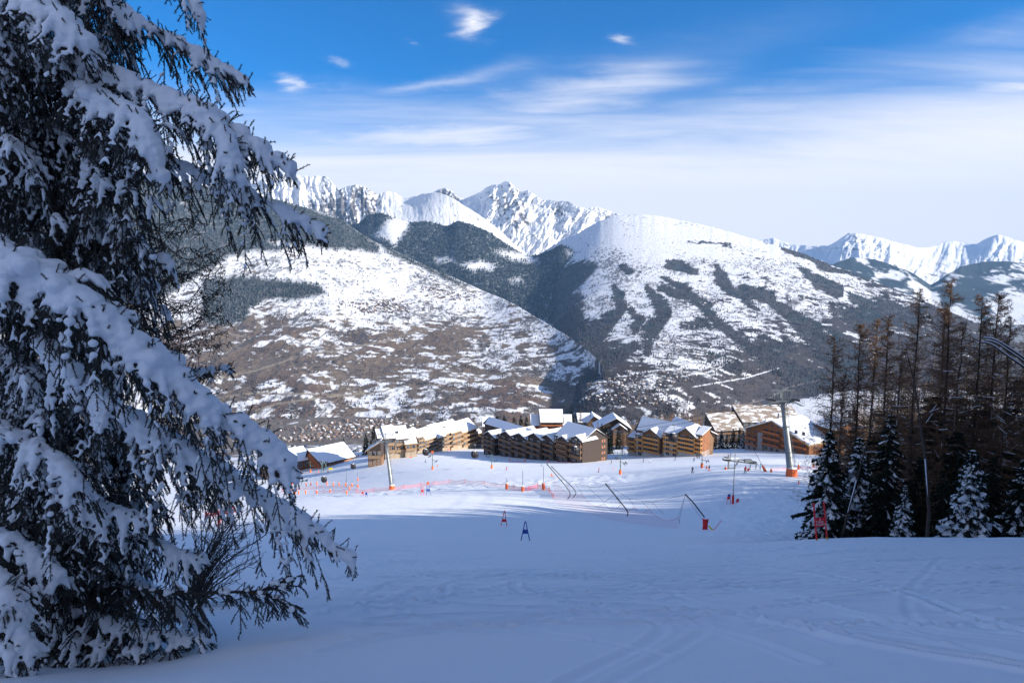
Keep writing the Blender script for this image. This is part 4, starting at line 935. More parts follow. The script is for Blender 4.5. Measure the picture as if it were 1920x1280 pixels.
def offside():
    """the forest goes on up the hillside beyond the right edge of the picture"""
    g = np.random.default_rng(5); pts = []
    while len(pts) < 1700:
        y = g.uniform(-75, 215); x = g.uniform(4, 190)
        edge = 0.78*max(y, 0)+9+ (4 if y > 20 else 0)
        if y > 100: edge = .80*y+2
        if x < edge or x > edge+110: continue
        if y < 0 and x < 14-0.25*y: continue
        pts.append((x, y))
    pts = np.array(pts); z = ground0(pts[:, 0], pts[:, 1]); n = len(pts); h = g.uniform(17, 27, n); k = 7
    V = []; Fs = []
    for tier in range(4):
        zb = z+h*(.12+.2*tier); zt = z+h*(.5+.17*tier); r = h*(.15-.03*tier)
        a = np.linspace(0, 2*math.pi, k, endpoint=False)[None]+g.uniform(0, 1, n)[:, None]; rr = r[:, None]*g.uniform(.55, 1.25, (n, k))
        ring = np.stack([pts[:, :1]+rr*np.cos(a), pts[:, 1:]+rr*np.sin(a), zb[:, None]-g.uniform(0, .09, (n, k))*h[:, None]], -1)
        top = np.stack([pts[:, 0], pts[:, 1], zt], -1)[:, None]
        b0 = sum(len(v) for v in V); V.append(np.concatenate([ring, top], 1).reshape(-1, 3)); i = b0+np.arange(n)[:, None]*(k+1)
        for q in range(k): Fs.append(np.stack([i[:, 0]+q, i[:, 0]+(q+1) % k, i[:, 0]+k], -1))
    b0 = sum(len(v) for v in V); r = .2; a = np.linspace(0, 2*math.pi, 4, endpoint=False)
    ring = lambda zz: np.stack([pts[:, :1]+r*np.cos(a), pts[:, 1:]+r*np.sin(a), zz[:, None]+0*a[None]], -1)
    V.append(np.concatenate([ring(z-1), ring(z+h*.9)], 1).reshape(-1, 3)); i = b0+np.arange(n)*8
    for q in range(4): Fs.append(np.stack([i+q, i+(q+1) % 4, i+4+(q+1) % 4], -1)); Fs.append(np.stack([i+q, i+4+(q+1) % 4, i+4+q], -1))
    tag(link('hillside_forest', mesh_np('hillside_forest', np.concatenate(V), np.concatenate(Fs), [M['needle']])), 'dark conifer forest continuing up the hillside right of the piste', kind='stuff')
offside()
# ------------------------------------------------------------------ the village
M['dark_wood'] = planks('dark_wood', (.020, .014, .012), (.055, .036, .028), 3)
M['brown_wood'] = planks('brown_wood', (.10, .052, .030), (.21, .115, .06), 3)
M['chalet_wood'] = planks('chalet_wood', (.15, .058, .024), (.27, .11, .042), 3)
M['orange_wood'] = planks('orange_wood', (.44, .18, .05), (.58, .29, .09), 4)
M['red_wood'] = planks('red_wood', (.30, .085, .03), (.42, .14, .05), 4)
M['beige_wood'] = planks('beige_wood', (.19, .115, .065), (.31, .21, .125), 3)
M['cream'] = simple('cream_render', (.30, .235, .17), .9, var=.25, scale=.5)
M['white_wall'] = simple('white_render', (.55, .52, .48), .9, var=.12, scale=.5)
M['stone'] = simple('stone_wall', (.30, .28, .26), .95, var=.5, scale=1.6, bump=.7, bscale=3)
M['roof_brown'] = planks('brown_roof', (.19, .14, .105), (.30, .235, .175), .8)
M['roof_dark'] = simple('dark_eaves', (.05, .04, .035), .8)
M['roof_edge'] = simple('yellow_eaves', (.42, .28, .13), .8)
M['glass'] = simple('window_glass', (.06, .08, .11), .12, var=.4, scale=.6)
M['frame'] = simple('window_frame', (.55, .5, .45), .6)
M['frame_wood'] = simple('window_frame_wood', (.33, .15, .06), .7)
M['metal'] = simple('galvanised_metal', (.24, .26, .26), .5, .5, var=.2, scale=1.0)
M['metal_dark'] = simple('dark_metal', (.045, .05, .055), .4, .5)
M['green_metal'] = simple('green_metal', (.10, .17, .14), .5, .2)
M['orange_pad'] = simple('orange_pad', (.85, .16, .03), .6, var=.12, scale=2)
M['orange_pad_dim'] = simple('faded_orange_pad', (.60, .12, .035), .7, var=.25, scale=2)
M['red'] = simple('red_plastic', (.72, .02, .02), .5, var=.1); M['blue'] = simple('blue_cloth', (.02, .07, .32), .7, var=.1)
M['red_cloth'] = simple('red_cloth', (.66, .02, .03), .8, var=.2, scale=2)
M['yellow'] = simple('yellow_paint', (.75, .6, .03), .5)
M['white'] = simple('white_paint', (.8, .8, .8), .5, var=.03); M['black'] = simple('black_plastic', (.018, .018, .02), .5)
def speckle_snow():
    """thin roof snow with the grid of snow hooks showing through"""
    m, t, b = new_mat('thin_roof_snow'); b.inputs['Roughness'].default_value = .8
    g = t.nodes.new('ShaderNodeTexCoord'); v = t.nodes.new('ShaderNodeTexVoronoi'); v.inputs['Scale'].default_value = .95; v.inputs['Randomness'].default_value = .12; t.links.new(g.outputs['Object'], v.inputs['Vector'])
    r = t.nodes.new('ShaderNodeMapRange'); t.links.new(v.outputs['Distance'], r.inputs[0]); r.inputs[1].default_value = .16; r.inputs[2].default_value = .26
    mx = t.nodes.new('ShaderNodeMix'); mx.data_type = 'RGBA'; t.links.new(r.outputs[0], mx.inputs['Factor']); mx.inputs[6].default_value = (.33, .33, .34, 1); mx.inputs[7].default_value = (.82, .84, .87, 1)
    t.links.new(mx.outputs[2], b.inputs['Base Color']); return m
M['speckle'] = speckle_snow()
def patch_snow():
    m, t, b = new_mat('patchy_roof_snow'); b.inputs['Roughness'].default_value = .85
    g = t.nodes.new('ShaderNodeTexCoord'); n = t.nodes.new('ShaderNodeTexNoise'); n.inputs['Scale'].default_value = .5; n.inputs['Detail'].default_value = 9; n.inputs['Roughness'].default_value = .7; mp = t.nodes.new('ShaderNodeMapping'); mp.inputs['Scale'].default_value = (.35, .8, .8); t.links.new(g.outputs['Object'], mp.inputs['Vector']); t.links.new(mp.outputs[0], n.inputs['Vector'])
    r = t.nodes.new('ShaderNodeMapRange'); t.links.new(n.outputs['Fac'], r.inputs[0]); r.inputs[1].default_value = .49; r.inputs[2].default_value = .57
    mx = t.nodes.new('ShaderNodeMix'); mx.data_type = 'RGBA'; t.links.new(r.outputs[0], mx.inputs['Factor']); mx.inputs[6].default_value = (.27, .215, .165, 1); mx.inputs[7].default_value = (.82, .84, .87, 1)
    t.links.new(mx.outputs[2], b.inputs['Base Color']); return m
M['patchy'] = patch_snow()

_WIN = {}
def window_mesh(w, h, frame='frame', shutter=None):
    k = (round(w, 2), round(h, 2), frame, shutter)
    if k not in _WIN:
        q = MB(); f = .10
        q.box(-w/2, w/2, -.06, 0, 0, f).box(-w/2, w/2, -.06, 0, h-f, h).box(-w/2, -w/2+f, -.06, 0, f, h-f).box(w/2-f, w/2, -.06, 0, f, h-f).box(-f/2, f/2, -.05, 0, f, h-f)
        n = len(q.f); q.box(-w/2+f, w/2-f, -.02, .0, f, h-f); n2 = len(q.f)
        if shutter: q.box(-w/2-w*.45, -w/2-.02, -.05, 0, 0, h).box(w/2+.02, w/2+w*.45, -.05, 0, 0, h)
        me = q.mesh('window', M[frame]); me.materials.append(M['glass']); me.materials.append(M[shutter or frame])
        me.polygons.foreach_set('material_index', [0]*n+[1]*(n2-n)+[2]*(len(q.f)-n2)); _WIN[k] = me
    return _WIN[k]
class Bld:
    """a building whose facade runs between two foot points of the photograph"""
    def __init__(s, name, label, A, B, cat='building', group=None, YA=None, YB=None):
        a = P(A[0], A[1], YA) if YA else gp(*A, 150); b = P(B[0], B[1], YB) if YB else gp(*B, 150)
        s.a = a; s.b = b; d = Vector((b.x-a.x, b.y-a.y, 0)); s.L = d.length; s.yaw = math.atan2(d.y, d.x); s.z = min(a.z, b.z)
        s.root = empty(name, (a.x, a.y, s.z), s.yaw, label, cat, group); s.ux = d.normalized(); s.uy = Vector((-s.ux.y, s.ux.x, 0)); s.nw = 0; s.base = s.z
        s.m = (a.y+b.y)/2/F
    def lx(s, px, d=0.0):
        """local x where the column px crosses the facade plane (offset d behind it)"""
        o_ = s.a+s.uy*d; k = (px-960)/F; # x = k*(y*CP - z*SP)
        zc = s.z+4; den = s.ux.x-k*CP*s.ux.y
        return (k*(o_.y*CP-zc*SP)-o_.x)/den
    def lz(s, px, py, d=0.0):
        x = s.lx(px, d); w = s.a+s.ux*x+s.uy*d; return P(px, py, w.y).z-s.z
    def win(s, x, y, z, w, h, frame='frame', shutter=None, side=None):
        if s.nw > 96: return
        s.nw += 1; o = link('window', window_mesh(w, h, frame, shutter), s.root, (x, y, z))
        if side == 'R': o.rotation_euler = (0, 0, math.pi/2)
    def block(s, a, b, eave, d0=0.0, d1=12.0, rise=3.0, roof='x', wall='dark_wood', rail=None, floors=4, cols=3, over=.9, snow='roof_snow', under='roof_dark', foot=None, balc=True, ground_wall=None, frame='frame', shutter=None, side=0, one=False, sn_t=.30, rpos=.5, skip=(), railw=.92, hole=None):
        x0, x1 = s.lx(a, d0), s.lx(b, d0); xm = (x0+x1)/2; ze = s.lz((a+b)/2, eave, d0)
        w = s.a+s.ux*xm+s.uy*d0; zg = gz(w.x, w.y)-s.z; w0 = s.a+s.ux*x0+s.uy*d0; w1 = s.a+s.ux*x1+s.uy*d0
        zlo = min(gz(w0.x, w0.y), gz(w1.x, w1.y), gz(w.x, w.y))-s.z-1.5
        if foot is not None: zg = s.lz((a+b)/2, foot, d0)
        fh = (ze-zg)/floors
        q = MB(); zsplit = zg+fh*1.0 if ground_wall else zlo
        zt = ze
        # walls with the gable outline
        ym = d0+(d1-d0)*rpos
        def outline(x_0, x_1, z0, zt):
            v = MB().box(x_0, x_1, d0, d1, z0, zt)
            if roof == 'y': v.prism([(x_0, d0, zt), (x_1, d0, zt), (x_0+(x_1-x_0)*rpos, d0, zt+rise)], (0, d1-d0, 0))
            elif roof == 'x': v.prism([(x_0, d0, zt), (x_0, d1, zt), (x_0, ym, zt+rise)], (x_1-x_0, 0, 0))
            elif roof == 'mono': v.prism([(x_0, d0, zt), (x_0, d1, zt), (x_0, d1, zt+rise)], (x_1-x_0, 0, 0))
            return v
        outline(x0, x1, zsplit, ze).build('wall', M[wall], s.root)
        if ground_wall: MB().box(x0-.06, x1+.06, d0-.06, d1, zlo, zsplit-.003).build('base_wall', M[ground_wall], s.root)
        # roof slabs and the snow on them
        o_ = over; th = .28; r_ = MB(); sn = MB()
        def slab(p, q_, t0, t1, mb):
            """p, q_: lower and upper edge (two points each), thickness from t0 to t1"""
            up = Vector((0, 0, 1)); vs_ = [Vector(v)+up*t for t in (t0, t1) for v in (p[0], p[1], q_[1], q_[0])]
            mb.add(vs_, [(0, 3, 2, 1), (4, 5, 6, 7), (0, 1, 5, 4), (1, 2, 6, 5), (2, 3, 7, 6), (3, 0, 4, 7)])
        def two(p, q_):
            slab(p, q_, .02, th, r_); P_ = [Vector(v) for v in p]; Q_ = [Vector(v) for v in q_]
            # the snow stops a little short of the edges and is rounded by a second, smaller layer
            c = sum(P_+Q_, Vector())/4; f = .93
            pp = [c+(v-c)*f for v in P_]; qq = [c+(v-c)*(.995) for v in Q_]
            slab(pp, qq, th+.003, th+sn_t*.6, sn); f = .89; pp = [c+(v-c)*f for v in P_]; qq = [c+(v-c)*.985 for v in Q_]; slab(pp, qq, th+sn_t*.6+.003, th+sn_t, sn)
        if roof == 'y':
            xr = x0+(x1-x0)*rpos; k1 = rise/(xr-x0); k2 = rise/(x1-xr); zr = ze+rise
            two([(x0-o_, d1+.3, ze-o_*k1), (x0-o_, d0-o_*1.3, ze-o_*k1)], [(xr-.02, d1+.3, zr), (xr-.02, d0-o_*1.3, zr)])
            if not one: two([(x1+o_, d0-o_*1.3, ze-o_*k2), (x1+o_, d1+.3, ze-o_*k2)], [(xr+.02, d0-o_*1.3, zr), (xr+.02, d1+.3, zr)])
        elif roof == 'x':
            k = rise/(ym-d0); k2 = rise/(d1-ym); zr = ze+rise
            two([(x0-o_*.7, d0-o_, ze-o_*k), (x1+o_*.7, d0-o_, ze-o_*k)], [(x0-o_*.7, ym-.02, zr), (x1+o_*.7, ym-.02, zr)])
            two([(x1+o_*.7, d1+o_, ze-o_*k2), (x0-o_*.7, d1+o_, ze-o_*k2)], [(x1+o_*.7, ym+.02, zr), (x0-o_*.7, ym+.02, zr)])
        elif roof == 'mono':
            k = rise/(d1-d0); two([(x0-o_*.6, d0-o_, ze-o_*k), (x1+o_*.6, d0-o_, ze-o_*k)], [(x0-o_*.6, d1+.3, ze+rise), (x1+o_*.6, d1+.3, ze+rise)])
        ro = r_.build('roof', M[under], s.root)
        if snow: sn.build('roof_snow', M[snow], ro)
        # storeys: windows and balconies
        for f in range(floors):
            for c in range(side):
                s.win(x1+.02, d0+(d1-d0)*(c+.5)/side, zg+f*fh+fh*.3, 1.3, fh*.45, 'frame_wood', 'red_wood', side='R')
        W_ = x1-x0; cw = W_/cols
        for f in range(floors):
            if f in skip: continue
            zf = zg+f*fh
            for c in range(cols):
                s.win(x0+cw*(c+.5), d0-.02, zf+fh*.12 if rail else zf+fh*.28, min(cw*.55, 2.2), fh*(.68 if rail else .5), frame, shutter)
            if rail and balc and f > 0:
                m_ = MB(); bx0, bx1 = x0+W_*(1-railw)/2, x1-W_*(1-railw)/2; dep = 1.35
                m_.box(bx0, bx1, d0-dep, d0-.03, zf-.14, zf+.02).box(bx0, bx1, d0-dep-.05, d0-dep+.03, zf+.02, zf+fh*.36)
                m_.box(bx0-.02, bx0+.07, d0-dep+.03, d0-.03, zf+.02, zf+fh*.36).box(bx1-.07, bx1+.02, d0-dep+.03, d0-.03, zf+.02, zf+fh*.36)
                m_.box(bx0-.1, bx1+.1, d0-dep-.10, d0-dep+.06, zf+fh*.36+.002, zf+fh*.36+.09)
                m_.build('balcony', M[rail], s.root)
            if rail and balc and f > 0:
                for xx in ((x0+.12, x1-.12) if f == floors-1 else ()):
                    MB().box(xx-.11, xx+.11, d0-1.25, d0-1.03, zg+fh, ze-.05).build('post', M[rail], s.root)
        return x0, x1, zg, ze, fh
    def chimney(s, px, py, d, w=1.0, h=1.8, mat='stone'):
        x = s.lx(px, d); z = s.lz(px, py, d)
        c = MB().box(x-w/2, x+w/2, d-w/2, d+w/2, z-1.5, z+h).build('chimney', M[mat], s.root); MB().box(x-w*.6, x+w*.6, d-w*.6, d+w*.6, z+h+.003, z+h+.3).build('chimney_snow', M['roof_snow'], c)
    def skylight(s, px, py, d, slope, w=1.2):
        x = s.lx(px, d); z = s.lz(px, py, d)
        q = MB().box(-w/2, w/2, -w*.6, w*.6, -.1, .14); o = q.build('skylight', M['glass'], s.root, loc=(x, d, z)); o.rotation_euler = (slope, 0, 0)

# dark terrace in the middle: six stepped units and a bigger end house
B = Bld('apartment_terrace', 'long dark brown apartment terrace with stepped snowy gables in the middle of the village', (907, 851), (1092, 867))
B.block(909, 1040, 812, 10, 17, 2.6, 'x', 'dark_wood', None, 4, 1, skip=(0, 1, 2, 3), over=1.0)
u = [(907, 928, 818, 0), (929, 945, 822, 2.2), (938, 962, 818, 0), (961, 990, 822, .2), (990, 1016, 822, 0), (1013, 1040, 825, 1.4)]
for i, (a, b_, e, d0) in enumerate(u):
    B.block(a, b_, e, d0, 19, 2.7, 'y', 'dark_wood', 'brown_wood' if i != 1 else None, 4, 2, over=.8, sn_t=.5, ground_wall=None)
B.block(1042, 1092, 822, 0, 17, 5.2, 'x', 'dark_wood', 'brown_wood', 4, 3, over=1.0, side=3)
B.block(1046, 1064, 825, -1.3, 9, 1.9, 'y', 'dark_wood', 'brown_wood', 4, 2, over=.7, sn_t=.5)
B.block(1070, 1091, 825, -1.3, 9, 1.9, 'y', 'dark_wood', 'brown_wood', 4, 2, over=.7, sn_t=.5)
# the sunlit end wall with orange shutters, and the dark archway
x0 = B.lx(1092, 0)
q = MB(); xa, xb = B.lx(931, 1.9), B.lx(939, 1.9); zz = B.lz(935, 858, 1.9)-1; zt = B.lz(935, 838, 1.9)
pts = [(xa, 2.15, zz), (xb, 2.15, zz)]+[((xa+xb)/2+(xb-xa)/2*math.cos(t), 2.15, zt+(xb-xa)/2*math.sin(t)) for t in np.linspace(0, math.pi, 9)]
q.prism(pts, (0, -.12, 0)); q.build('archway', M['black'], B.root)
q = MB(); w_ = xb-xa
for t0, t1 in zip(np.linspace(0, math.pi, 9)[:-1], np.linspace(0, math.pi, 9)[1:]):
    c_ = (xa+xb)/2; q.bar((c_+w_*.62*math.cos(t0), 1.95, zt+w_*.62*math.sin(t0)), (c_+w_*.62*math.cos(t1), 1.95, zt+w_*.62*math.sin(t1)), .3, .35)
q.box(xa-.65, xa-.1, 1.8, 2.1, zz, zt).box(xb+.1, xb+.65, 1.8, 2.1, zz, zt); q.build('arch_surround', M['stone'], B.root)

# orange balconied chalet
B = Bld('apartment_chalet', 'chalet block with bright orange wooden balconies facing the piste', (1178, 855), (1313, 855))
B.block(1192, 1314, 815, 2.5, 15, 5.0, 'x', 'brown_wood', None, 5, 1, skip=range(5), snow='speckle', over=1.0)
B.block(1178, 1193, 820, 3.5, 13, 2.8, 'mono', 'brown_wood', 'orange_wood', 4, 2, snow='speckle', ground_wall='white_wall')
B.block(1193, 1206, 815, 1.2, 9, 2.2, 'mono', 'white_wall', 'orange_wood', 4, 1, snow='speckle', railw=1.0)
B.block(1206, 1237, 815, 0, 10, 3.0, 'y', 'brown_wood', 'orange_wood', 5, 2, snow='speckle', ground_wall='white_wall', over=1.3)
B.block(1237, 1245, 818, 2.4, 6, 1.0, 'mono', 'brown_wood', None, 4, 1, snow='speckle', ground_wall='white_wall')
B.block(1245, 1271, 813, .4, 10, 3.2, 'mono', 'white_wall', 'orange_wood', 5, 2, snow='speckle', railw=1.0)
B.block(1271, 1303, 815, 0, 10, 3.4, 'y', 'brown_wood', 'orange_wood', 5, 2, snow='speckle', ground_wall='white_wall', over=1.3)
B.block(1303, 1315, 815, 1.0, 9, 2.4, 'mono', 'chalet_wood', 'orange_wood', 5, 1, side=2, snow='speckle', railw=1.0, ground_wall='stone')

# brown chalet on the right
B = Bld('large_chalet', 'large red brown wooden chalet with a wide snowy roof behind the big pylon', (1398, 843), (1516, 852))
B.block(1398, 1516, 818, 0, 22, 7.6, 'y', 'chalet_wood', None, 4, 1, skip=range(4), under='roof_edge', over=1.8, sn_t=.6, ground_wall='stone', rpos=.46)
xs = [(1400, 1420, 3), (1431, 1463, 4), (1468, 1480, 3), (1484, 1512, 3)]
fh = 3.1
for a, b_, n in xs:
    xa, xb = B.lx(a, 0), B.lx(b_, 0); w = B.a+B.ux*((xa+xb)/2); zg = gz(w.x, w.y)-B.z
    for f in range(0, n+1):
        for c in range(max(1, int((xb-xa)/3.0))):
            xx = xa+(xb-xa)*(c+.5)/max(1, int((xb-xa)/3.0)); B.win(xx, -.09, zg+fh*f+.35, 1.7, 1.7, 'frame_wood')
    for f in range(1, n):
        z_ = zg+fh*f; MB().box(xa, xb, -1.6, -.1, z_-.15, z_).box(xa, xb, -1.68, -1.58, z_+.003, z_+1.1).box(xa-.05, xa+.05, -1.57, -.1, z_+.003, z_+1.1).box(xb-.05, xb+.05, -1.57, -.1, z_+.003, z_+1.1).build('balcony', M['red_wood'], B.root)
xa, xb = B.lx(1422, 0), B.lx(1431, 0); MB().box(xa, xb, -.9, -.08, -1, B.lz(1426, 811, -.9)).build('stone_pier', M['stone'], B.root)
for a, b_, dd in ((1420, 797, 6), (1434, 794, 9), (1458, 780, 12), (1478, 800, 5)): B.chimney(a, b_, dd, .9, 1.4)
for px_, dd in ((1440, 15), (1470, 17)):
    x = B.lx(px_, dd); z = B.lz(px_, 787, dd); r_ = MB().prism([(x-2.2, dd-2, z-3.0), (x+2.2, dd-2, z-3.0), (x, dd-2, z+.6)], (0, 5, 0)).build('dormer', M['chalet_wood'], B.root)
    MB().add([(x-2.6, dd-2.4, z-3.0), (x, dd-2.4, z+.95), (x, dd+3, z+.95), (x-2.6, dd+3, z-3.0), (x+2.6, dd-2.4, z-3.0), (x+2.6, dd+3, z-3.0)], [(0, 1, 2, 3), (1, 4, 5, 2)]).build('dormer_snow', M['roof_snow'], r_)

B = Bld('annex_chalet', 'low wooden annex with snow covered lean-to roof at the right end of the large chalet', (1490, 851), (1522, 853), YA=392, YB=396)
B.block(1486, 1517, 815, 0, 14, 5, 'x', 'brown_wood', 'red_wood', 3, 3, over=1.4, under='roof_edge')

# long row of beige houses on the left
B = Bld('apartment_row', 'long row of beige balconied apartments stepping up the slope left of the pool', (781, 851), (903, 832), YA=400, YB=455)
for a, b_, e, ft, ri, d0 in [(783, 795, 818, 845, 3.4, 0), (795, 820, 821, 843, 4.8, .8), (820, 835, 818, 838, 6.4, 0), (835, 846, 811, 836, 5.0, .8), (846, 866, 808, 833, 5.4, 0), (866, 894, 806, 830, 5.4, .6), (894, 903, 811, 826, 3.8, 2)]:
    B.block(a, b_, e, d0, 13, ri, 'x', 'brown_wood' if a != 783 else 'dark_wood', 'beige_wood', 4, 2 if b_-a < 22 else 3, over=.9, rpos=.62, side=2, under='roof_edge', ground_wall='cream')
for px_, py_ in ((822, 810), (833, 800), (848, 800), (856, 799), (867, 798)): B.skylight(px_, py_, 4.6, .6)

# beige chalets left of them
B = Bld('apartment_chalet', 'beige and brown chalet apartments with two broad snowy roofs beside tall spruces', (708, 853), (783, 848), YA=372, YB=380)
B.block(709, 722, 820, 2, 12, 3.2, 'x', 'brown_wood', 'beige_wood', 3, 2, rpos=.6)
B.block(722, 741, 821, 0, 13, 5.0, 'x', 'brown_wood', 'beige_wood', 3, 2, rpos=.65, ground_wall='cream')
B.block(741, 765, 822, .5, 13, 5.2, 'x', 'brown_wood', 'beige_wood', 3, 3, rpos=.65, ground_wall='cream', side=2)
B.block(760, 781, 831, -1.5, 11, 4.6, 'x', 'brown_wood', 'beige_wood', 2, 2, rpos=.75, ground_wall='cream', under='roof_edge', side=2)
for px_, py_ in ((737, 812), (745, 810), (755, 813)): B.skylight(px_, py_, 4.0, .6, 1.4)
B = Bld('timber_hall', 'low timber hall with one long slanting roof edge behind the left pylon', (684, 851), (722, 853), YA=352, YB=352)
B.block(690, 714, 843, 0, 8, 4.2, 'y', 'dark_wood', 'beige_wood', 2, 3, rpos=.97, one=True, over=1.4, ground_wall='brown_wood', under='roof_edge')

# lift station hall and service buildings at the far left
B = Bld('lift_station_hall', 'low lift station hall with a single large white snow roof', (603, 868), (663, 862), YA=392, YB=408)
B.block(601, 664, 861.5, 0, 16, 5.8, 'x', 'red_wood', None, 1, 9, rpos=.8, over=1.6, sn_t=.5, under='roof_dark')
B = Bld('service_building', 'small snow roofed service building just left of the lift station hall', (548, 876), (580, 870), YA=395, YB=402)
B.block(545, 580, 863, 0, 13, 5.2, 'x', 'brown_wood', None, 1, 3, rpos=.8, over=1.4, sn_t=.5)
B = Bld('ski_shop_building', 'snow roofed building with a row of shop windows at the far left behind the boughs', (500, 884), (540, 880), YA=372, YB=378)
B.block(495, 541, 872, 0, 14, 5.6, 'x', 'brown_wood', None, 1, 7, rpos=.8, over=1.6, sn_t=.5)
B.block(500, 512, 868, -2, 8, 4.6, 'y', 'brown_wood', None, 1, 1, over=1.0)
B = Bld('storage_shed', 'narrow dark shed with snowy roof between the service building and the lift station hall', (578, 868), (600, 868), YA=412, YB=412)
B.block(576, 600, 858, 0, 9, 2.6, 'y', 'dark_wood', None, 1, 1, over=.8)

# houses behind the dark terrace
B = Bld('snow_roofed_house', 'tall house with white snow hooked roof and red balconies above the dark terrace', (1003, 806), (1060, 806), YA=440, YB=440)
B.block(1013, 1055, 791, 0, 13, 6.2, 'x', 'dark_wood', 'red_wood', 3, 3, rpos=.75, foot=811, snow='speckle', over=1.0)
B.block(996, 1014, 797, 1.5, 12, 5.2, 'x', 'dark_wood', 'red_wood', 2, 2, rpos=.75, foot=808, snow='speckle')
B.block(1055, 1072, 797, 1.5, 12, 5.2, 'x', 'dark_wood', 'red_wood', 2, 1, rpos=.75, foot=808, snow='speckle')
for px_ in (1020, 1034, 1047): B.skylight(px_, 783, 5, .6, 1.6)
B = Bld('small_gabled_house', 'small snow roofed house between the beige row and the dark terrace', (903, 812), (926, 812), YA=440, YB=440)
B.block(905, 922, 799, 0, 10, 4.6, 'x', 'dark_wood', None, 1, 2, rpos=.75, foot=806)
B.block(918, 940, 806, 2, 10, 2.6, 'x', 'dark_wood', None, 1, 2, rpos=.75, foot=812)
B = Bld('twin_gable_chalet', 'chalet with a steep snowy gable roof right of the dark terrace among trees', (1115, 815), (1185, 815), YA=430, YB=430)
B.block(1118, 1182, 803, 0, 16, 6.6, 'y', 'dark_wood', None, 2, 4, over=1.4, foot=815, rpos=.58)
B.block(1150, 1174, 805, -4, 6, 3.0, 'y', 'brown_wood', None, 1, 2, over=1.0, foot=815)
B = Bld('snow_roofed_chalet', 'chalet with a double snowy roof left of the steep gabled one', (1085, 800), (1130, 800), YA=470, YB=470)
B.block(1084, 1106, 791, 0, 14, 4.6, 'x', 'dark_wood', None, 1, 2, foot=802, over=1.0)
B.block(1102, 1134, 793, -1, 12, 5.0, 'y', 'brown_wood', None, 1, 2, foot=802, over=1.0, rpos=.35)
B = Bld('hipped_house', 'wide house with a broad low snowy roof behind the orange balconies', (1290, 830), (1345, 832), YA=385, YB=392)
B.block(1272, 1343, 818, 0, 18, 7.6, 'y', 'brown_wood', None, 1, 4, foot=832, over=1.3, sn_t=.5, rpos=.38)
B = Bld('brown_roofed_chalet', 'dark chalet whose big brown roof is only half covered with snow', (1336, 823), (1396, 826), YA=420, YB=424)
B.block(1342, 1391, 804, 0, 16, 7.6, 'x', 'dark_wood', 'brown_wood', 2, 4, foot=822, over=1.4, snow=None, under='patchy', rpos=.8)
B = Bld('great_brown_roof_house', 'largest brown roofed house standing behind the large chalet', (1385, 800), (1470, 800), YA=455, YB=460)
B.block(1393, 1428, 789, 0, 17, 8.2, 'x', 'dark_wood', None, 2, 3, foot=812, over=1.2, snow=None, under='patchy', rpos=.9)
B.block(1426, 1500, 785, 2, 18, 6.6, 'x', 'dark_wood', None, 2, 4, foot=812, over=1.2, snow=None, under='patchy', rpos=.9)
B = Bld('forest_chalet', 'brown chalet with snowy roof half hidden behind the larch trunks', (1560, 848), (1628, 850), YA=330, YB=336)
B.block(1563, 1620, 803, 0, 14, 3.2, 'y', 'chalet_wood', 'chalet_wood', 4, 4, over=1.4, sn_t=.5, foot=848)
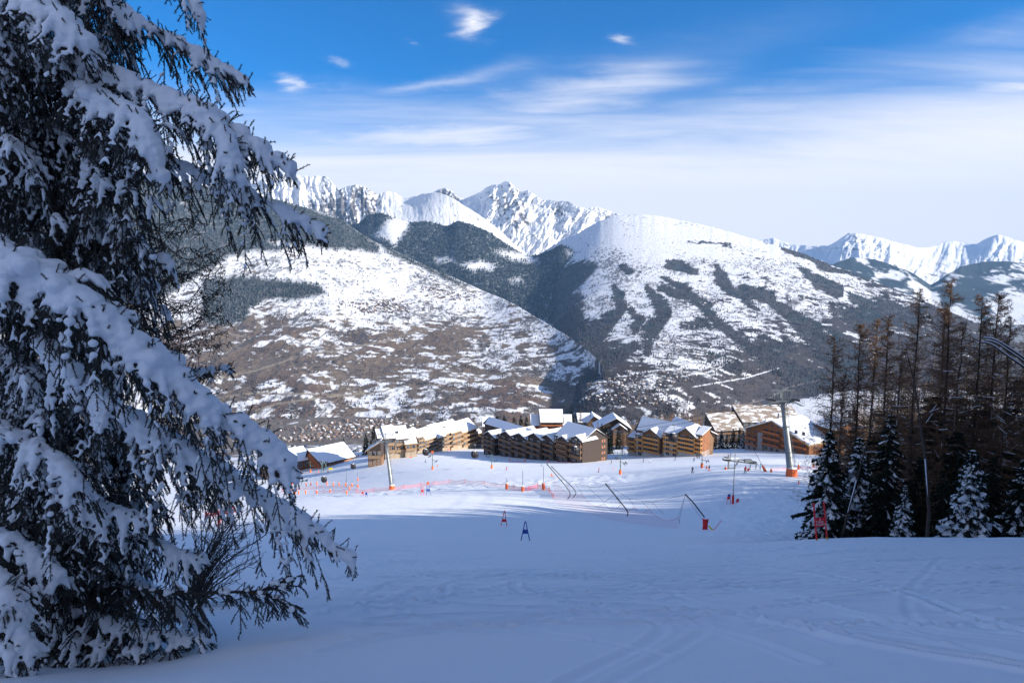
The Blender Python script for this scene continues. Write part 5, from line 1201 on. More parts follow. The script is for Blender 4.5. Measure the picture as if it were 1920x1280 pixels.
# ------------------------------------------------------------------ trees round the village
def place_tree(v, px_, py_, top, label, group='spruces between the houses', Y=None, kind='spruce'):
    p = gp(px_, py_, 150) if Y is None else None
    if p is None:
        p = P(px_, py_, Y); p.z = gz(p.x, p.y)
    me = {'spruce': SPR, 'dark': SPR_DARK, 'larch': LAR}[kind][v]; h0 = {'spruce': (9, 12, 7, 10), 'dark': (11, 13), 'larch': (24, 22, 26, 18, 23)}[kind][v]
    H = P(px_, top, p.y).z-p.z
    return plant('larch_tree' if kind == 'larch' else 'spruce_tree', me, SN3, (p.x, p.y, p.z-.1), px_*1.7, H/h0, label=label, cat='tree', group=group)
for a in [(0, 702, 858, 798, 'tall dark spruce left of the beige chalets', 'dark', 430), (0, 687, 862, 811, 'shorter dark spruce at the left of a close pair by the beige chalets', 'dark', 430), (1, 645, 856, 820, 'small spruce behind the right end of the lift station hall', 'dark', 470), (1, 788, 830, 797, 'small spruce top showing above the beige roofs', 'dark', 520),
          (0, 1112, 858, 808, 'dark spruce touching the right end wall of the dark terrace', 'dark', 345), (1, 1103, 850, 796, 'spruce behind the end wall of the dark terrace', 'dark', 400), (0, 1143, 846, 806, 'broad dark spruce in the middle of the snowy garden', 'dark', 370), (1, 1136, 838, 795, 'spruce behind the broad one in the garden', 'dark', 400), (0, 1160, 836, 800, 'spruce in front of the steep gabled chalet', 'dark', 395), (1, 1128, 835, 793, 'spruce left of the steep gabled chalet', 'dark', 410),
          (1, 1072, 806, 770, 'spruce rising behind the snow hooked roof', 'dark', 480), (0, 987, 805, 780, 'small spruce left of the snow hooked roof', 'dark', 500), (1, 945, 800, 777, 'small spruce on the skyline left of centre', 'dark', 520), (0, 932, 800, 778, 'small spruce at the left end of the skyline trees', 'dark', 520), (1, 977, 803, 777, 'thin spruce just left of the snow hooked roof', 'dark', 520), (0, 964, 801, 780, 'thin spruce in the middle of the skyline trees', 'dark', 520),
          (0, 1352, 836, 806, 'snow dusted spruce in front of the half snowy brown roof', 'spruce', 372), (1, 1362, 838, 812, 'low spruce second from the left in front of the brown roofs', 'dark', 368), (0, 1374, 836, 802, 'spruce in the middle of the row before the brown roofs', 'dark', 372), (1, 1386, 836, 800, 'spruce at the right of the row beside the large chalet', 'dark', 372), (3, 1393, 837, 808, 'snowy spruce at the left corner of the large chalet', 'spruce', 366), (3, 1326, 834, 812, 'snowy young spruce right of the orange balconies', 'spruce', 372), (0, 1341, 836, 815, 'little spruce in the garden right of the orange balconies', 'dark', 370)]:
    place_tree(a[0] if a[5] == 'spruce' else a[0], a[1], a[2], a[3], a[4], Y=a[6], kind=a[5])
for i, (px_, py_, top, Y, lb) in enumerate([(1167, 850, 800, 352, 'bare larch in the snowy garden beside the orange balconies'), (1088, 812, 768, 470, 'bare yellowish larch left of the double snowy roof'), (1120, 840, 790, 400, 'bare larch among the garden spruces'), (1150, 820, 778, 450, 'bare larch behind the steep gabled chalet')]):
    place_tree(i % 5, px_, py_, top, lb, 'larches between the houses', Y=Y, kind='larch')
def brown_wood(name, label, regs, seed, n, mat='far_twig'):
    """a mass of bare larches: each a thin stem with short rising twigs"""
    g = np.random.default_rng(seed); A = []; B = []; ra = []; rb = []
    for _ in range(n):
        x0, y0, Y0, x1, y1, Y1, dt = regs[g.integers(len(regs))]; t = g.uniform(); u = g.uniform()
        px_ = x0+(x1-x0)*t; Y = (Y0+(Y1-Y0)*t)*(1+.16*u); p = P(px_, 800, Y); z = gz(p.x, p.y); h = (P(px_, y0+(y1-y0)*t, Y).z-z)*g.uniform(.72, 1.08)
        if h < 4: h = 9*g.uniform(.8, 1.2)
        o_ = np.array([p.x, p.y, z]); A.append(o_-[0, 0, 1]); B.append(o_+[0, 0, h]); ra.append(.16); rb.append(.03)
        m = 34; zz = g.uniform(.15, 1, m)*h; a = g.uniform(0, 6.28, m); l = (1.15-zz/h)*h*.16*g.uniform(.5, 1.2, m)
        c = o_+np.stack([0*zz, 0*zz, zz], -1); e = c+np.stack([np.cos(a)*l, np.sin(a)*l, l*g.uniform(-.1, .9, m)], -1)
        A += list(c); B += list(e); ra += [.075]*m; rb += [.03]*m
    V, Fq = tubes3(np.array(A), np.array(B), np.array(ra), np.array(rb), g)
    tag(link(name, mesh_np(name, V, Fq, [M[mat]])), label, kind='stuff')
brown_wood('larch_wood', 'wood of bare brown larches behind the houses', [(1170, 785, 480, 1260, 776, 480, 0), (1235, 778, 470, 1400, 768, 500, 0), (1240, 775, 520, 1420, 762, 560, 0), (1340, 768, 560, 1430, 765, 580, 0), (1505, 790, 430, 1640, 775, 430, 0), (1500, 778, 500, 1700, 765, 500, 0), (1640, 760, 420, 1800, 735, 400, 0), (1600, 740, 300, 1760, 720, 260, 0)], 9, 900)
brown_wood('larch_wood', 'dark wood of bare larches deep behind the right grove', [(1700, 700, 200, 2000, 640, 180, 0), (1640, 665, 120, 2050, 600, 105, 0), (1640, 650, 130, 2050, 590, 115, 0), (1560, 720, 150, 1900, 660, 140, 0)], 19, 230, 'back_twig')
brown_wood('brushwood', 'bare brushwood on the slope left of the lift hall', [(940, 788, 500, 1000, 784, 510, 0), (1060, 778, 500, 1180, 790, 480, 0)], 10, 60)

# ------------------------------------------------------------------ houses of the far villages and the valley town
def house_mesh(seed, roofc, wallc):
    q = MB(); w, d, h, r = 11, 9, 5.5, 3.4
    q.box(-w/2, w/2, -d/2, d/2, -4, h); n1 = len(q.f)
    q.prism([(-w/2, -d/2, h), (-w/2, d/2, h), (-w/2, 0, h+r)], (w, 0, 0)); n1b = len(q.f)
    for s_ in (-1, 1): q.prism([(-w/2-.8, s_*(d/2+1.0), h-.7), (-w/2-.8, 0, h+r+.05), (-w/2-.8, 0, h+r+.6), (-w/2-.8, s_*(d/2+1.0), h-.15)], (w+1.6, 0, 0))
    n2 = len(q.f); me = q.mesh('village_house', wallc); me.materials.append(roofc); me.polygons.foreach_set('material_index', [0]*n1b+[1]*(n2-n1b)); return me
M['wall_a'] = simple('wall_cream', (.34, .28, .22), .9); M['wall_b'] = simple('wall_orange', (.32, .18, .11), .9); M['wall_c'] = simple('wall_wood', (.16, .10, .07), .9); M['wall_d'] = simple('wall_pale', (.55, .52, .48), .9)
M['roof_tile'] = simple('roof_tile', (.26, .22, .20), .9); M['roof_slate'] = simple('roof_slate', (.12, .12, .13), .8)
HM = [house_mesh(i, M[r], M[w]) for i, (r, w) in enumerate([('roof_snow', 'wall_a'), ('roof_snow', 'wall_b'), ('roof_tile', 'wall_a'), ('roof_slate', 'wall_c'), ('roof_snow', 'wall_c'), ('roof_snow', 'wall_d'), ('roof_tile', 'wall_b')])]
XH = []
def village(group, label, regs, n, pal, lay=None, seed=3, sc=(.8, 1.3), extra=0):
    g = np.random.default_rng(seed); used = []; k = 0; tries = 0; first = {}
    while k < n+extra and tries < 30000:
        tries += 1; x, y, rx, ry = regs[g.integers(len(regs))]; px_ = x+g.normal()*rx*.55; py_ = y+g.normal()*ry*.55
        if lay is None:
            Y = float(floorY(px_, py_)); p = P(px_, py_, Y)
        else:
            q, ok = lay.at(np.array([px_]), np.array([py_]))
            if not ok[0]: continue
            p = Vector(q[0])
        if any((p.x-u.x)**2+(p.y-u.y)**2 < 15**2 for u in used): continue
        used.append(p.copy()); hm_ = HM[pal[g.integers(len(pal))]]; s_ = g.uniform(*sc); rz_ = g.choice([0, 1.57])+g.normal()*.25
        if k >= n: XH.append((p, hm_, s_, rz_)); k += 1; continue
        o = bpy.data.objects.new('village_house', hm_); COL.objects.link(o)
        o.location = p; o.rotation_euler = (0, 0, rz_); o.scale = (s_*g.uniform(.8, 1.5), s_, s_*g.uniform(.8, 1.2))
        tag(o, label, 'house', group); k += 1
village('houses of the town on the valley floor', 'small orange or cream house of the town on the valley floor', [(600, 805, 60, 8), (680, 800, 60, 7), (740, 797, 40, 6), (640, 815, 70, 6), (560, 822, 50, 5), (700, 790, 60, 4)], 95, [0, 1, 2, 6, 2, 6, 3], seed=4, sc=(.55, .95), extra=190)
village('houses of the village on the ledge of the left slope', 'tiny house of the dark village cluster on the snowy ledge of the left slope', [(705, 578, 45, 9), (730, 572, 30, 7)], 35, [3, 4, 3, 5, 2], L1, 5, (.9, 1.5), 60)
village('houses of the long village high on the left slope', 'tiny house of the long village high on the left mountain slope', [(820, 550, 30, 7), (870, 556, 35, 6)], 30, [3, 4, 5, 0], L1, 6, (.8, 1.4), 60)
village('houses of the village across the gorge', 'tiny house of the scattered village on the right mountain slope above the gorge', [(1250, 640, 50, 12), (1300, 655, 50, 10), (1330, 668, 30, 6), (1290, 615, 30, 6)], 50, [4, 3, 2, 3, 5], L4, 7, (.55, 1.0), 120)
village('houses of the large village low on the right slope', 'tiny house of the large village low on the right mountain slope', [(1160, 715, 40, 10), (1210, 725, 50, 14), (1260, 705, 50, 10), (1140, 745, 40, 8), (1200, 750, 60, 8)], 70, [0, 4, 5, 2, 3, 3, 6], L4, 8, (.55, 1.0), 160)
village('houses of the hamlets high on the right slope', 'tiny house of a hamlet high on the right mountain slope', [(1340, 565, 30, 5), (1500, 560, 40, 6), (1560, 575, 30, 5)], 18, [3, 4, 5], L4, 9, (.8, 1.3), 40)

def rest_houses():
    """the smaller, farther houses of the same villages"""
    V = []; Fq = []; mi = []; mats = [M['wall_a'], M['wall_b'], M['wall_c'], M['wall_d'], M['roof_snow'], M['roof_tile'], M['roof_slate']]; nm = [m_.name for m_ in mats]; F4 = []
    me = bpy.data.meshes.new('distant_houses'); vs_ = []; fs_ = []; ms = []
    for p, h, s_, rz in XH:
        b0 = len(vs_); c, n_ = math.cos(rz), math.sin(rz)
        for v in h.vertices: x, y, z = v.co*s_; vs_.append((p.x+x*c-y*n_, p.y+x*n_+y*c, p.z+z))
        for f in h.polygons: fs_.append([b0+i for i in f.vertices]); ms.append(nm.index(h.materials[f.material_index].name))
    me.from_pydata(vs_, [], fs_)
    for m_ in mats: me.materials.append(m_)
    me.polygons.foreach_set('material_index', ms); tag(link('distant_houses', me), 'many more tiny houses scattered through the far villages', kind='stuff')
rest_houses()

# ------------------------------------------------------------------ parked cars far below the station
def car_meshes():
    prof = [(-2.1, .35), (-2.15, .8), (-1.9, 1.0), (-1.35, 1.05), (-.75, 1.5), (.75, 1.52), (1.45, 1.08), (2.0, .98), (2.15, .7), (2.1, .35)]
    b = MB().prism([(x, -.85, z) for x, z in prof], (0, 1.7, 0)).mesh('body', M['white'])
    g_ = MB().prism([(-1.22, -.87, 1.06), (-.72, -.87, 1.43), (.70, -.87, 1.44), (1.30, -.87, 1.08)], (0, 1.74, 0)).mesh('windows', M['glass'])
    w = MB().tube([(0, -.12, 0), (0, .12, 0)], .33, 10).mesh('wheel', M['black']); return b, g_, w
cb, cg, cw = car_meshes()
CARC = [simple('car_'+n, c, .3, .2) for n, c in (('white', (.7, .7, .72)), ('black', (.02, .02, .025)), ('blue', (.03, .06, .16)), ('grey', (.2, .2, .22)), ('red', (.4, .03, .02)), ('silver', (.45, .46, .48)))]
def car(px_, py_, col, label, group):
    p = gp(px_, py_, 480, 1400); r = empty('parked_car', p, random.uniform(1.2, 1.9), label, 'car', group); r.scale = (1.25,)*3
    me = cb.copy(); me.materials.clear(); me.materials.append(CARC[col]); link('body', me, r); link('windows', cg, r)
    for x in (-1.3, 1.3):
        for y in (-.8, .8): link('wheel', cw, r, (x, y, .33))
cols = ['white', 'black', 'dark blue', 'grey', 'red', 'silver']
for i, px_ in enumerate([543, 548, 553, 558, 563, 568, 573, 600, 606, 611, 616, 621, 626, 631, 636]):
    c_ = [0, 1, 0, 1, 2, 1, 2, 2, 1, 3, 2, 3, 4, 5, 1][i]
    car(px_, 838.5-(1.2 if px_ < 590 else 5.5)-(px_-543)*.02, c_, '%s car parked behind the lift station hall, %s' % (cols[c_], ['leftmost of the near row', 'second from the left', 'third from the left', 'middle of near row', 'third from right in near row', 'second from the right', 'right end of near row', 'leftmost of the far row', 'second in far row', 'third in far row', 'fourth in far row', 'left neighbour of the red car', 'the only red one', 'right neighbour of the red car', 'right end of far row'][i]), 'cars in the car park below')
for i, (px_, py_) in enumerate([(664, 846), (668, 843), (672, 846), (676, 842), (665, 851), (670, 851), (675, 850), (680, 848), (667, 838), (672, 837)]):
    car(px_, py_-4, [0, 5, 3][i % 3], 'snow dusted car parked right of the lift station hall below the two dark spruces', 'cars parked below the two dark spruces')
# ------------------------------------------------------------------ lifts
def lattice_head(mb, w, t=.22):
    pass
def big_pylon(name, label, foot, top, w0, w1, hx, padh, cat='lift pylon', colr='metal', group='gondola lift pylons'):
    f = gp(*foot, 100); t = P(top[0], top[1], f.y+.6)
    d = t-f; e = empty(name, f, 0, label, cat, group)
    q = MB().tube([(0, 0, -1), d*.33, d*.331, d*.66, d*.661, d], [w0, w0*.86+w1*.14, w0*.78+w1*.22, w0*.5+w1*.5, w0*.42+w1*.58, w1], 18)
    for k in (.33, .66, .02): q.tube([d*(k-.004), d*(k+.004)], w0*1.12, 18)
    q.build('mast', M[colr], e, True)
    # ladder with cage on the right side
    l = MB(); off = Vector((w0*1.25, -.1, 0))
    for s_ in (-.22, .22): l.tube([off+Vector((0, s_, 1.2)), d*.97+off*.8+Vector((0, s_, 0))], .035, 5)
    for k in np.linspace(.08, .96, 46):
        c = d*k+off*(1-.2*k); l.tube([c+Vector((0, -.22, 0)), c+Vector((0, .22, 0))], .025, 4)
        if int(k*46) % 3 == 0: l.tube([c+Vector((0, -.3, 0)), c+Vector((.45, -.35, 0)), c+Vector((.6, 0, 0)), c+Vector((.45, .35, 0)), c+Vector((0, .3, 0))], .025, 4, False)
    l.build('ladder', M[colr], e)
    p = MB(); n = 10
    ring = lambda r, z: [(r*math.cos(a), r*math.sin(a), z) for a in np.linspace(0, 2*math.pi, n, endpoint=False)]
    v = ring(w0*1.55, -.6)+ring(w0*1.75, .15)+ring(w0*1.55, padh)
    p.add(v, [(i+k*n, (i+1) % n+k*n, (i+1) % n+(k+1)*n, i+(k+1)*n) for k in (0, 1) for i in range(n)]+[tuple(range(2*n, 3*n))]); p.build('base_pad', M['orange_pad' if foot[0] < 900 else 'orange_pad_dim'], e)
    MB().tube([(0, 0, padh+.003), (0, 0, padh+.25)], [w0*1.5, w0*1.2], 10).build('pad_snow', M['roof_snow'], e)
    # head: cross arm, upper frame, sheave trains, catwalks
    hz = d.z; c = d
    a = MB().bar(c+Vector((-hx, 0, -.1)), c+Vector((hx, 0, -.1)), .45, .5); a.bar(c+Vector((-hx*.6, 0, -.1)), c+Vector((0, 0, -1.8)), .16, .16).bar(c+Vector((hx*.6, 0, -.1)), c+Vector((0, 0, -1.8)), .16, .16); a.build('cross_arm', M[colr], e)
    a = MB()
    for s_ in (-1, 1):
        a.bar(c+Vector((s_*hx*.62, 0, 0)), c+Vector((s_*hx*.82, 0, 2.5)), .16, .16); a.bar(c+Vector((s_*hx*.40, .3, 0)), c+Vector((s_*hx*.62, .3, 2.5)), .1, .1)
    a.bar(c+Vector((-hx*1.0, 0, 2.5)), c+Vector((hx*1.0, 0, 2.5)), .26, .24); a.bar(c+Vector((0, 0, 0)), c+Vector((-.1, 0, 3.2)), .25, .25); a.tube([c+Vector((-.6, 0, .7)), c+Vector((-.6, 0, 1.9))], .3, 10)
    a.build('upper_frame', M[colr], e)
    for s_ in (-1, 1):
        o_ = c+Vector((s_*hx, 0, 0)); sh = MB(); sh.bar(o_+Vector((0, -2.6, .55)), o_+Vector((0, 2.6, -.15)), .16, .25)
        for k in range(8):
            y = -2.5+k*5/7; zc = .35-(k/7)*.7+.38; sh.tube([o_+Vector((-.12, y, zc-.05)), o_+Vector((.12, y, zc-.05))], .27, 10)
        sh.build('sheave_train', M['metal_dark'], e)
        cwk = MB(); cx = o_+Vector((s_*.75, 0, -.55)); cwk.box(cx.x-.35, cx.x+.35, cx.y-2.6, cx.y+2.6, cx.z-.06, cx.z)
        for y in np.linspace(-2.6, 2.6, 6): cwk.tube([(cx.x+s_*.35, cx.y+y, cx.z), (cx.x+s_*.35, cx.y+y, cx.z+1.1)], .035, 4)
        for zz in (.55, 1.1): cwk.tube([(cx.x+s_*.35, cx.y-2.6, cx.z+zz), (cx.x+s_*.35, cx.y+2.6, cx.z+zz)], .035, 4)
        cwk.build('catwalk', M[colr], e)
    return e, f+d, hx
e1, top1, hx1 = big_pylon('lift_pylon', 'tall leaning grey gondola pylon with rust orange base pad in front of the large chalet', (1484, 893), (1467, 752), .76, .46, 2.7, 2.0)
e2, top2, hx2 = big_pylon('lift_pylon', 'slender pale gondola pylon with bright orange base at the left side of the piste', (735, 917), (723, 827), .62, .45, 3.1, 1.55)
def sag_line(a, b, sag, n=40): return [a*(1-t)+b*t-Vector((0, 0, 4*sag*t*(1-t))) for t in np.linspace(0, 1, n)]
dirn = (top2-top1).normalized(); side = Vector((dirn.y, -dirn.x, 0)).normalized()
cab = []
st_end = gp(600, 884, 150)+Vector((0, 0, 8))
for s_ in (-1, 1):
    a = top1+Vector((s_*hx1, 0, .5)); b_ = top2+Vector((s_*hx2, 0, .5)); ln = sag_line(a, b_, 5.2); cab.append(ln)
    c2 = P(430 if s_ < 0 else 500, 985 if s_ < 0 else 955, 265) if False else None
    MB().tube(ln, .05, 5).build('lift_cable', M['metal_dark']); o = SC.objects[-1]
    tag(o, 'steel haul cable of the gondola lift between the two pylons, %s strand' % ('left' if s_ < 0 else 'right'), 'cable', 'gondola lift cables')
    up = P(2050+s_*60, 640, 60); ln2 = sag_line(a, up, 1.0, 16); MB().tube(ln2, .035, 4).build('lift_cable', M['metal_dark']); tag(SC.objects[-1], 'haul cable running from the right pylon up over the larches, %s strand' % ('left' if s_ < 0 else 'right'), 'cable', 'gondola lift cables')
    dn = P(595, 915 if s_ < 0 else 880, 230 if s_ < 0 else 330); 
    ln3 = sag_line(b_, P(470 if s_ < 0 else 590, 945 if s_ < 0 else 880, 262 if s_ < 0 else 330), 1.5, 16); MB().tube(ln3, .05, 4).build('lift_cable', M['metal_dark']); tag(SC.objects[-1], 'haul cable running from the left pylon down to the valley station, %s strand' % ('left' if s_ < 0 else 'right'), 'cable', 'gondola lift cables')
    cab.append(ln3)
def cabin_parts():
    b = MB(); n = 12; prof = [(0.0, .62), (.12, .80), (.75, 1.0), (1.35, .98), (1.9, .74), (2.08, .45)]
    v = []; 
    for z, r in prof:
        for j in range(n):
            a = 2*math.pi*(j+.5)/n; cx, sy_ = math.cos(a), math.sin(a); k = (abs(cx)**3.2+abs(sy_)**3.2)**(-1/3.2); v.append((cx*k*r*1.08, sy_*k*r*.98, z))
    m = len(prof); fs = [(i*n+j, i*n+(j+1) % n, (i+1)*n+(j+1) % n, (i+1)*n+j) for i in range(m-1) for j in range(n)]+[tuple(range(n))[::-1], tuple(range((m-1)*n, m*n))]
    body = MB().add(v, fs).mesh('cabin_body', simple('cabin_shell', (.012, .012, .015), .5, spec=.2), False); body.materials.append(simple('smoked_glass', (.018, .016, .022), .5, spec=.25)); body.materials.append(M['metal_dark'])
    body.materials.append(M['white'])
    idx = [1 if 1 <= k//n <= 3 and k < (m-1)*n else 0 for k in range(len(fs))]; body.polygons.foreach_set('material_index', idx)
    fr = MB()
    for j in range(4):
        a = math.pi/4+j*math.pi/2; c_, s_ = math.cos(a), math.sin(a); k = (2*abs(c_)**3.2)**(-1/3.2); fr.tube([(c_*k*r*1.1, s_*k*r*1.0, z) for z, r in prof], .05, 5)
    fr = fr.mesh('cabin_frame', M['metal_dark'])
    logo = MB().box(-.55, .55, -1.06, -1.0, .30, .55).mesh('stripe', M['white'])
    rack = MB().box(-.5, .5, -1.2, -1.02, .05, .45).mesh('ski_rack', M['metal_dark'])
    hg = MB().tube([(0, 0, 2.05), (0, 0, 2.5), (.28, 0, 3.0), (.28, 0, 3.8), (0, 0, 4.1)], .06, 6).box(-.3, .3, -.35, .35, 2.05, 2.15).box(-.16, .16, -.4, .4, 4.05, 4.3).mesh('hanger', M['metal'])
    snw = MB().ball((0, 0, 2.06), .55, 10, 6, (1, .95, .22)).mesh('roof_snow', M['roof_snow'], True)
    return [('cabin_body', body), ('cabin_frame', fr), ('ski_rack', rack), ('hanger', hg), ('roof_snow', snw)]
CBP = cabin_parts()
def cabin(px_, py_, ln, label, rz=.5):
    """hang the cabin from the cable point nearest to the pixel column"""
    best = min(ln, key=lambda p: abs(proj(p)[0]-px_)); i = ln.index(best)
    j = min(max(i+(1 if (proj(ln[min(i+1, len(ln)-1)])[0]-px_)*(proj(best)[0]-px_) < 0 else -1), 0), len(ln)-1)
    x0, x1 = proj(best)[0], proj(ln[j])[0]; t = (px_-x0)/(x1-x0) if abs(x1-x0) > 1e-3 else 0; p = best+(ln[j]-best)*t
    e = empty('gondola_cabin', (p.x, p.y, p.z-4.2), rz, label, 'gondola cabin', 'gondola cabins on the cable')
    for n_, me in CBP: link(n_, me, e)
    return e
cabin(1263, 808, cab[2], 'dark gondola cabin hanging in front of the orange balconied chalet'); cabin(1079, 830, cab[2], 'gondola cabin hanging in front of the right end of the dark terrace')
cabin(890, 847, cab[0], 'dark gondola cabin with snowy roof between the pool and the dark terrace'); cabin(798, 847, cab[2], 'gondola cabin hanging in front of the beige apartment row')
cabin(662, 872, cab[3], 'gondola cabin hanging just right of the lift station hall'); cabin(607, 905, cab[1], 'gondola cabin hanging low over the orange padded posts')

# drag lift towers: green posts with a cross arm and wheels
def drag_tower(px_, py_, hpx, label, col='green_metal', pad='orange_pad', w=3.4):
    f = gp(px_, py_, 100); H = P(px_, hpx, f.y).z-f.z; e = empty('drag_lift_tower', f, random.uniform(-.2, .2), label, 'drag lift tower', 'drag lift towers')
    MB().tube([(0, 0, -.5), (0, 0, H)], [.2, .13], 8).build('post', M[col], e); MB().tube([(0, 0, -.2), (0, 0, 1.6)], .46, 10).build('base_pad', M[pad], e)
    MB().bar((-w/2, 0, H*.86), (w*.15, 0, H*.95), .18, .2).bar((-w*.1, 0, H*.62), (w*.62, .2, H*.52), .16, .18).build('cross_arm', M[col], e)
    for x, z in ((-w/2, H*.80), (-w*.30, H*.82), (w*.42, H*.50), (w*.62, H*.56)):
        MB().tube([(x, -.9, z-.1), (x, .9, z+.1)], .07, 6).tube([(x-.06, -.8, z), (x+.06, -.8, z)], .34, 10).tube([(x-.06, .8, z), (x+.06, .8, z)], .34, 10).build('wheel_set', M['metal_dark'], e)
drag_tower(811, 880, 850, 'green drag lift tower with orange base right of the left pylon'); drag_tower(922, 878, 851, 'green drag lift tower in front of the left end of the dark terrace')
drag_tower(1163, 889, 851, 'green drag lift tower with orange base left of the orange balconied chalet'); drag_tower(1316, 877, 852, 'grey drag lift tower with rust coloured base right of the orange balconied chalet', 'metal', 'orange_pad_dim')
drag_tower(582, 885, 864, 'dark green drag lift tower beside the lift station hall')
# drive station of the drag lift
def drive():
    f = gp(1366, 879, 100); s_ = f.y/F; e = empty('drag_lift_drive_station', f, 0, 'grey steel drive station of the drag lift standing on two legs beside waiting skiers', 'lift station')
    X = lambda px_: (px_-1366)*s_; Z = lambda py_: (879-py_)*s_
    MB().bar((0, 0, -.5), (X(1365), 0, Z(851)), .35, .35).bar((X(1375), .2, -.3), (X(1386), .2, Z(862)), .32, .32).box(-1.2, X(1380), -.5, .5, -.1, .25).bar((X(1369.5), .1, Z(860)), (X(1369.5), .1, Z(848)), .2, .2).build('frame', M['metal'], e)
    a, b_ = Vector((X(1357), 0, Z(859))), Vector((X(1420), 0, Z(866.5)))
    m = MB(); 
    for dz in (0, .9): m.bar(a+Vector((0, -.4, dz-.4)), b_+Vector((0, -.4, dz*.6-.4)), .16, .18).bar(a+Vector((0, .5, dz-.4)), b_+Vector((0, .5, dz*.6-.4)), .16, .18)
    for t in np.linspace(0, 1, 9): c = a*(1-t)+b_*t; m.bar(c+Vector((0, -.4, -.4)), c+Vector((.3, -.4, .5-.3*t)), .1, .1).bar(c+Vector((0, -.4, -.4)), c+Vector((0, .5, -.4)), .1, .1)
    m.build('boom', M['metal'], e)
    MB().tube([(X(1362), 0, Z(861)), (X(1362), 0, Z(861)+.25)], 1.35, 16).build('drive_wheel', M['metal_dark'], e)
    MB().tube([(X(1412), 0, Z(866)), (X(1412), 0, Z(866)+.22)], 1.2, 16).build('return_wheel', M['metal_dark'], e)
    MB().box(X(1396), X(1410), -.6, .7, Z(865), Z(860)).build('motor_housing', M['metal'], e)
    MB().add([], []); MB().box(a.x-.3, X(1385), -.5, .6, Z(858.5), Z(858.5)+.18).build('boom_snow', M['roof_snow'], e)
drive()
# station end gear of the gondola lift
def end_gear(px_, py_, label):
    f = gp(px_, py_, 150); e = empty('lift_tower', f, .3, label, 'lift tower')
    MB().tube([(-1.2, 0, -.5), (-.6, 0, 5.5)], .28, 8).tube([(1.6, 0, -.5), (.9, 0, 5.0)], .28, 8).tube([(0, 1.5, -.5), (0, .3, 5.2)], .22, 8).build('legs_frame', M['green_metal'], e)
    MB().bar((-2.4, 0, 5.6), (2.4, 0, 4.8), .6, .5).bar((-1.4, 0, 6.6), (-1.2, 0, 3.2), .2, .2).build('cross_arm', M['metal'], e)
    for x in (-2.1, -1.2, 1.2, 2.1): MB().tube([(x, -.8, 5.1-x*.15), (x, .8, 5.1-x*.15)], .35, 10).build('wheel_set', M['metal_dark'], e)
end_gear(607, 882, 'grey green end tower of the gondola lift in front of the lift station hall')
def low_station():
    f = gp(556, 911, 150); e = empty('drag_lift_station', f, .25, 'low grey drag lift base with yellow canopy among orange posts', 'lift station')
    MB().bar((-4.5, 0, 1.9), (5.5, 0, 2.6), .45, .35).bar((-2.5, 0, -.4), (-2.5, 0, 2.2), .3, .3).bar((2.5, 0, -.4), (2.5, 0, 2.4), .3, .3).bar((-4, 0, .8), (-2.4, 0, 2), .2, .2).build('frame', M['metal'], e)
    for x in (-4, 0, 3, 5): MB().tube([(x, -.6, 2.6), (x, .6, 2.6)], .4, 10).build('wheel_set', M['metal_dark'], e)
    MB().box(-2.4, 1.2, -.9, .9, 3.6, 3.75).box(-.7, -.5, -.1, .1, 2.4, 3.6).build('canopy', M['yellow'], e)
low_station()

# ------------------------------------------------------------------ posts, pads, signs, gates
ORD = ['%s' % s_ for s_ in ()]
def pad_post(px_, py_, padh, poleh, label, group='orange padded posts', col='orange_pad', lean=0.0, r=.28, Y=None):
    f = gp(px_, py_, 40) if Y is None else gat(px_, Y); m_ = f.y/F*.98; e = empty('padded_post', f, 0, label, 'padded post', group); e.rotation_euler = (0, lean, 0)
    H = max(padh*m_, .8); MB().tube([(0, 0, -.2), (0, 0, H*.96), (0, 0, H)], [r, r, r*.8], 10).build('pad', M[col], e)
    if poleh: MB().tube([(0, 0, H*.9), (0, 0, H+poleh*m_)], .055, 6).build('pole', M['metal_dark'], e)
    MB().ball((0, 0, H+.02), r*.8, 8, 5, (1, 1, .5)).build('snow_cap', M['roof_snow'], e)
    return e
for i, (a, b_, lean) in enumerate([(528, 908, 0), (539, 910, 0), (548, 908, 0), (574, 911, 0), (583, 910, 0), (594, 909, 0), (613, 909, 0), (625, 910, 0), (636, 910, -.05), (648, 911, 0), (660, 912, 0), (672, 914, -.25)]):
    pad_post(a, b_, 7, 4, "orange post in the hollow\'s back row, %s" % ['far left', 'second from the left', 'third from the left', 'left of the low cabin', 'two left of the low cabin', 'just left of the low cabin', 'just right of the low cabin', 'second right of the low cabin', 'tilted, left of the middle pole', 'beside the tall middle pole', 'second from the right end', 'leaning one at the right end'][i], 'orange padded posts round the hollow', lean=lean)
for i, (a, b_) in enumerate([(539, 925), (554, 925), (573, 925), (594, 925), (619, 923), (655, 918)]):
    pad_post(a, b_, 7, 5, "orange post in the hollow\'s front row, %s" % ['at its left end', 'left of the tall post', 'right of the tall post', 'at the start of the pink net', 'in the middle of the pink net', 'at the right end near the pylon'][i], 'orange padded posts round the hollow')
for i, (a, b_, t) in enumerate([(560, 926, 884), (650, 926, 880)]):
    pad_post(a, b_, 7.5, b_-t-8, 'tall brown pole with orange pad at the %s of the shaded hollow' % ('left end' if i == 0 else 'right end'), 'tall poles at the shaded hollow')
for i, (a, b_) in enumerate([(955, 864), (985, 864.5), (1028, 866), (1065, 865), (1101, 864.5)]):
    pad_post(a, b_, 4.5, 2.5 if i == 0 else 0, 'small orange pad at the foot of the dark terrace, %s' % ['leftmost', 'second from the left', 'in the middle', 'second from the right', 'beyond its right corner'][i], 'orange pads along the dark terrace')
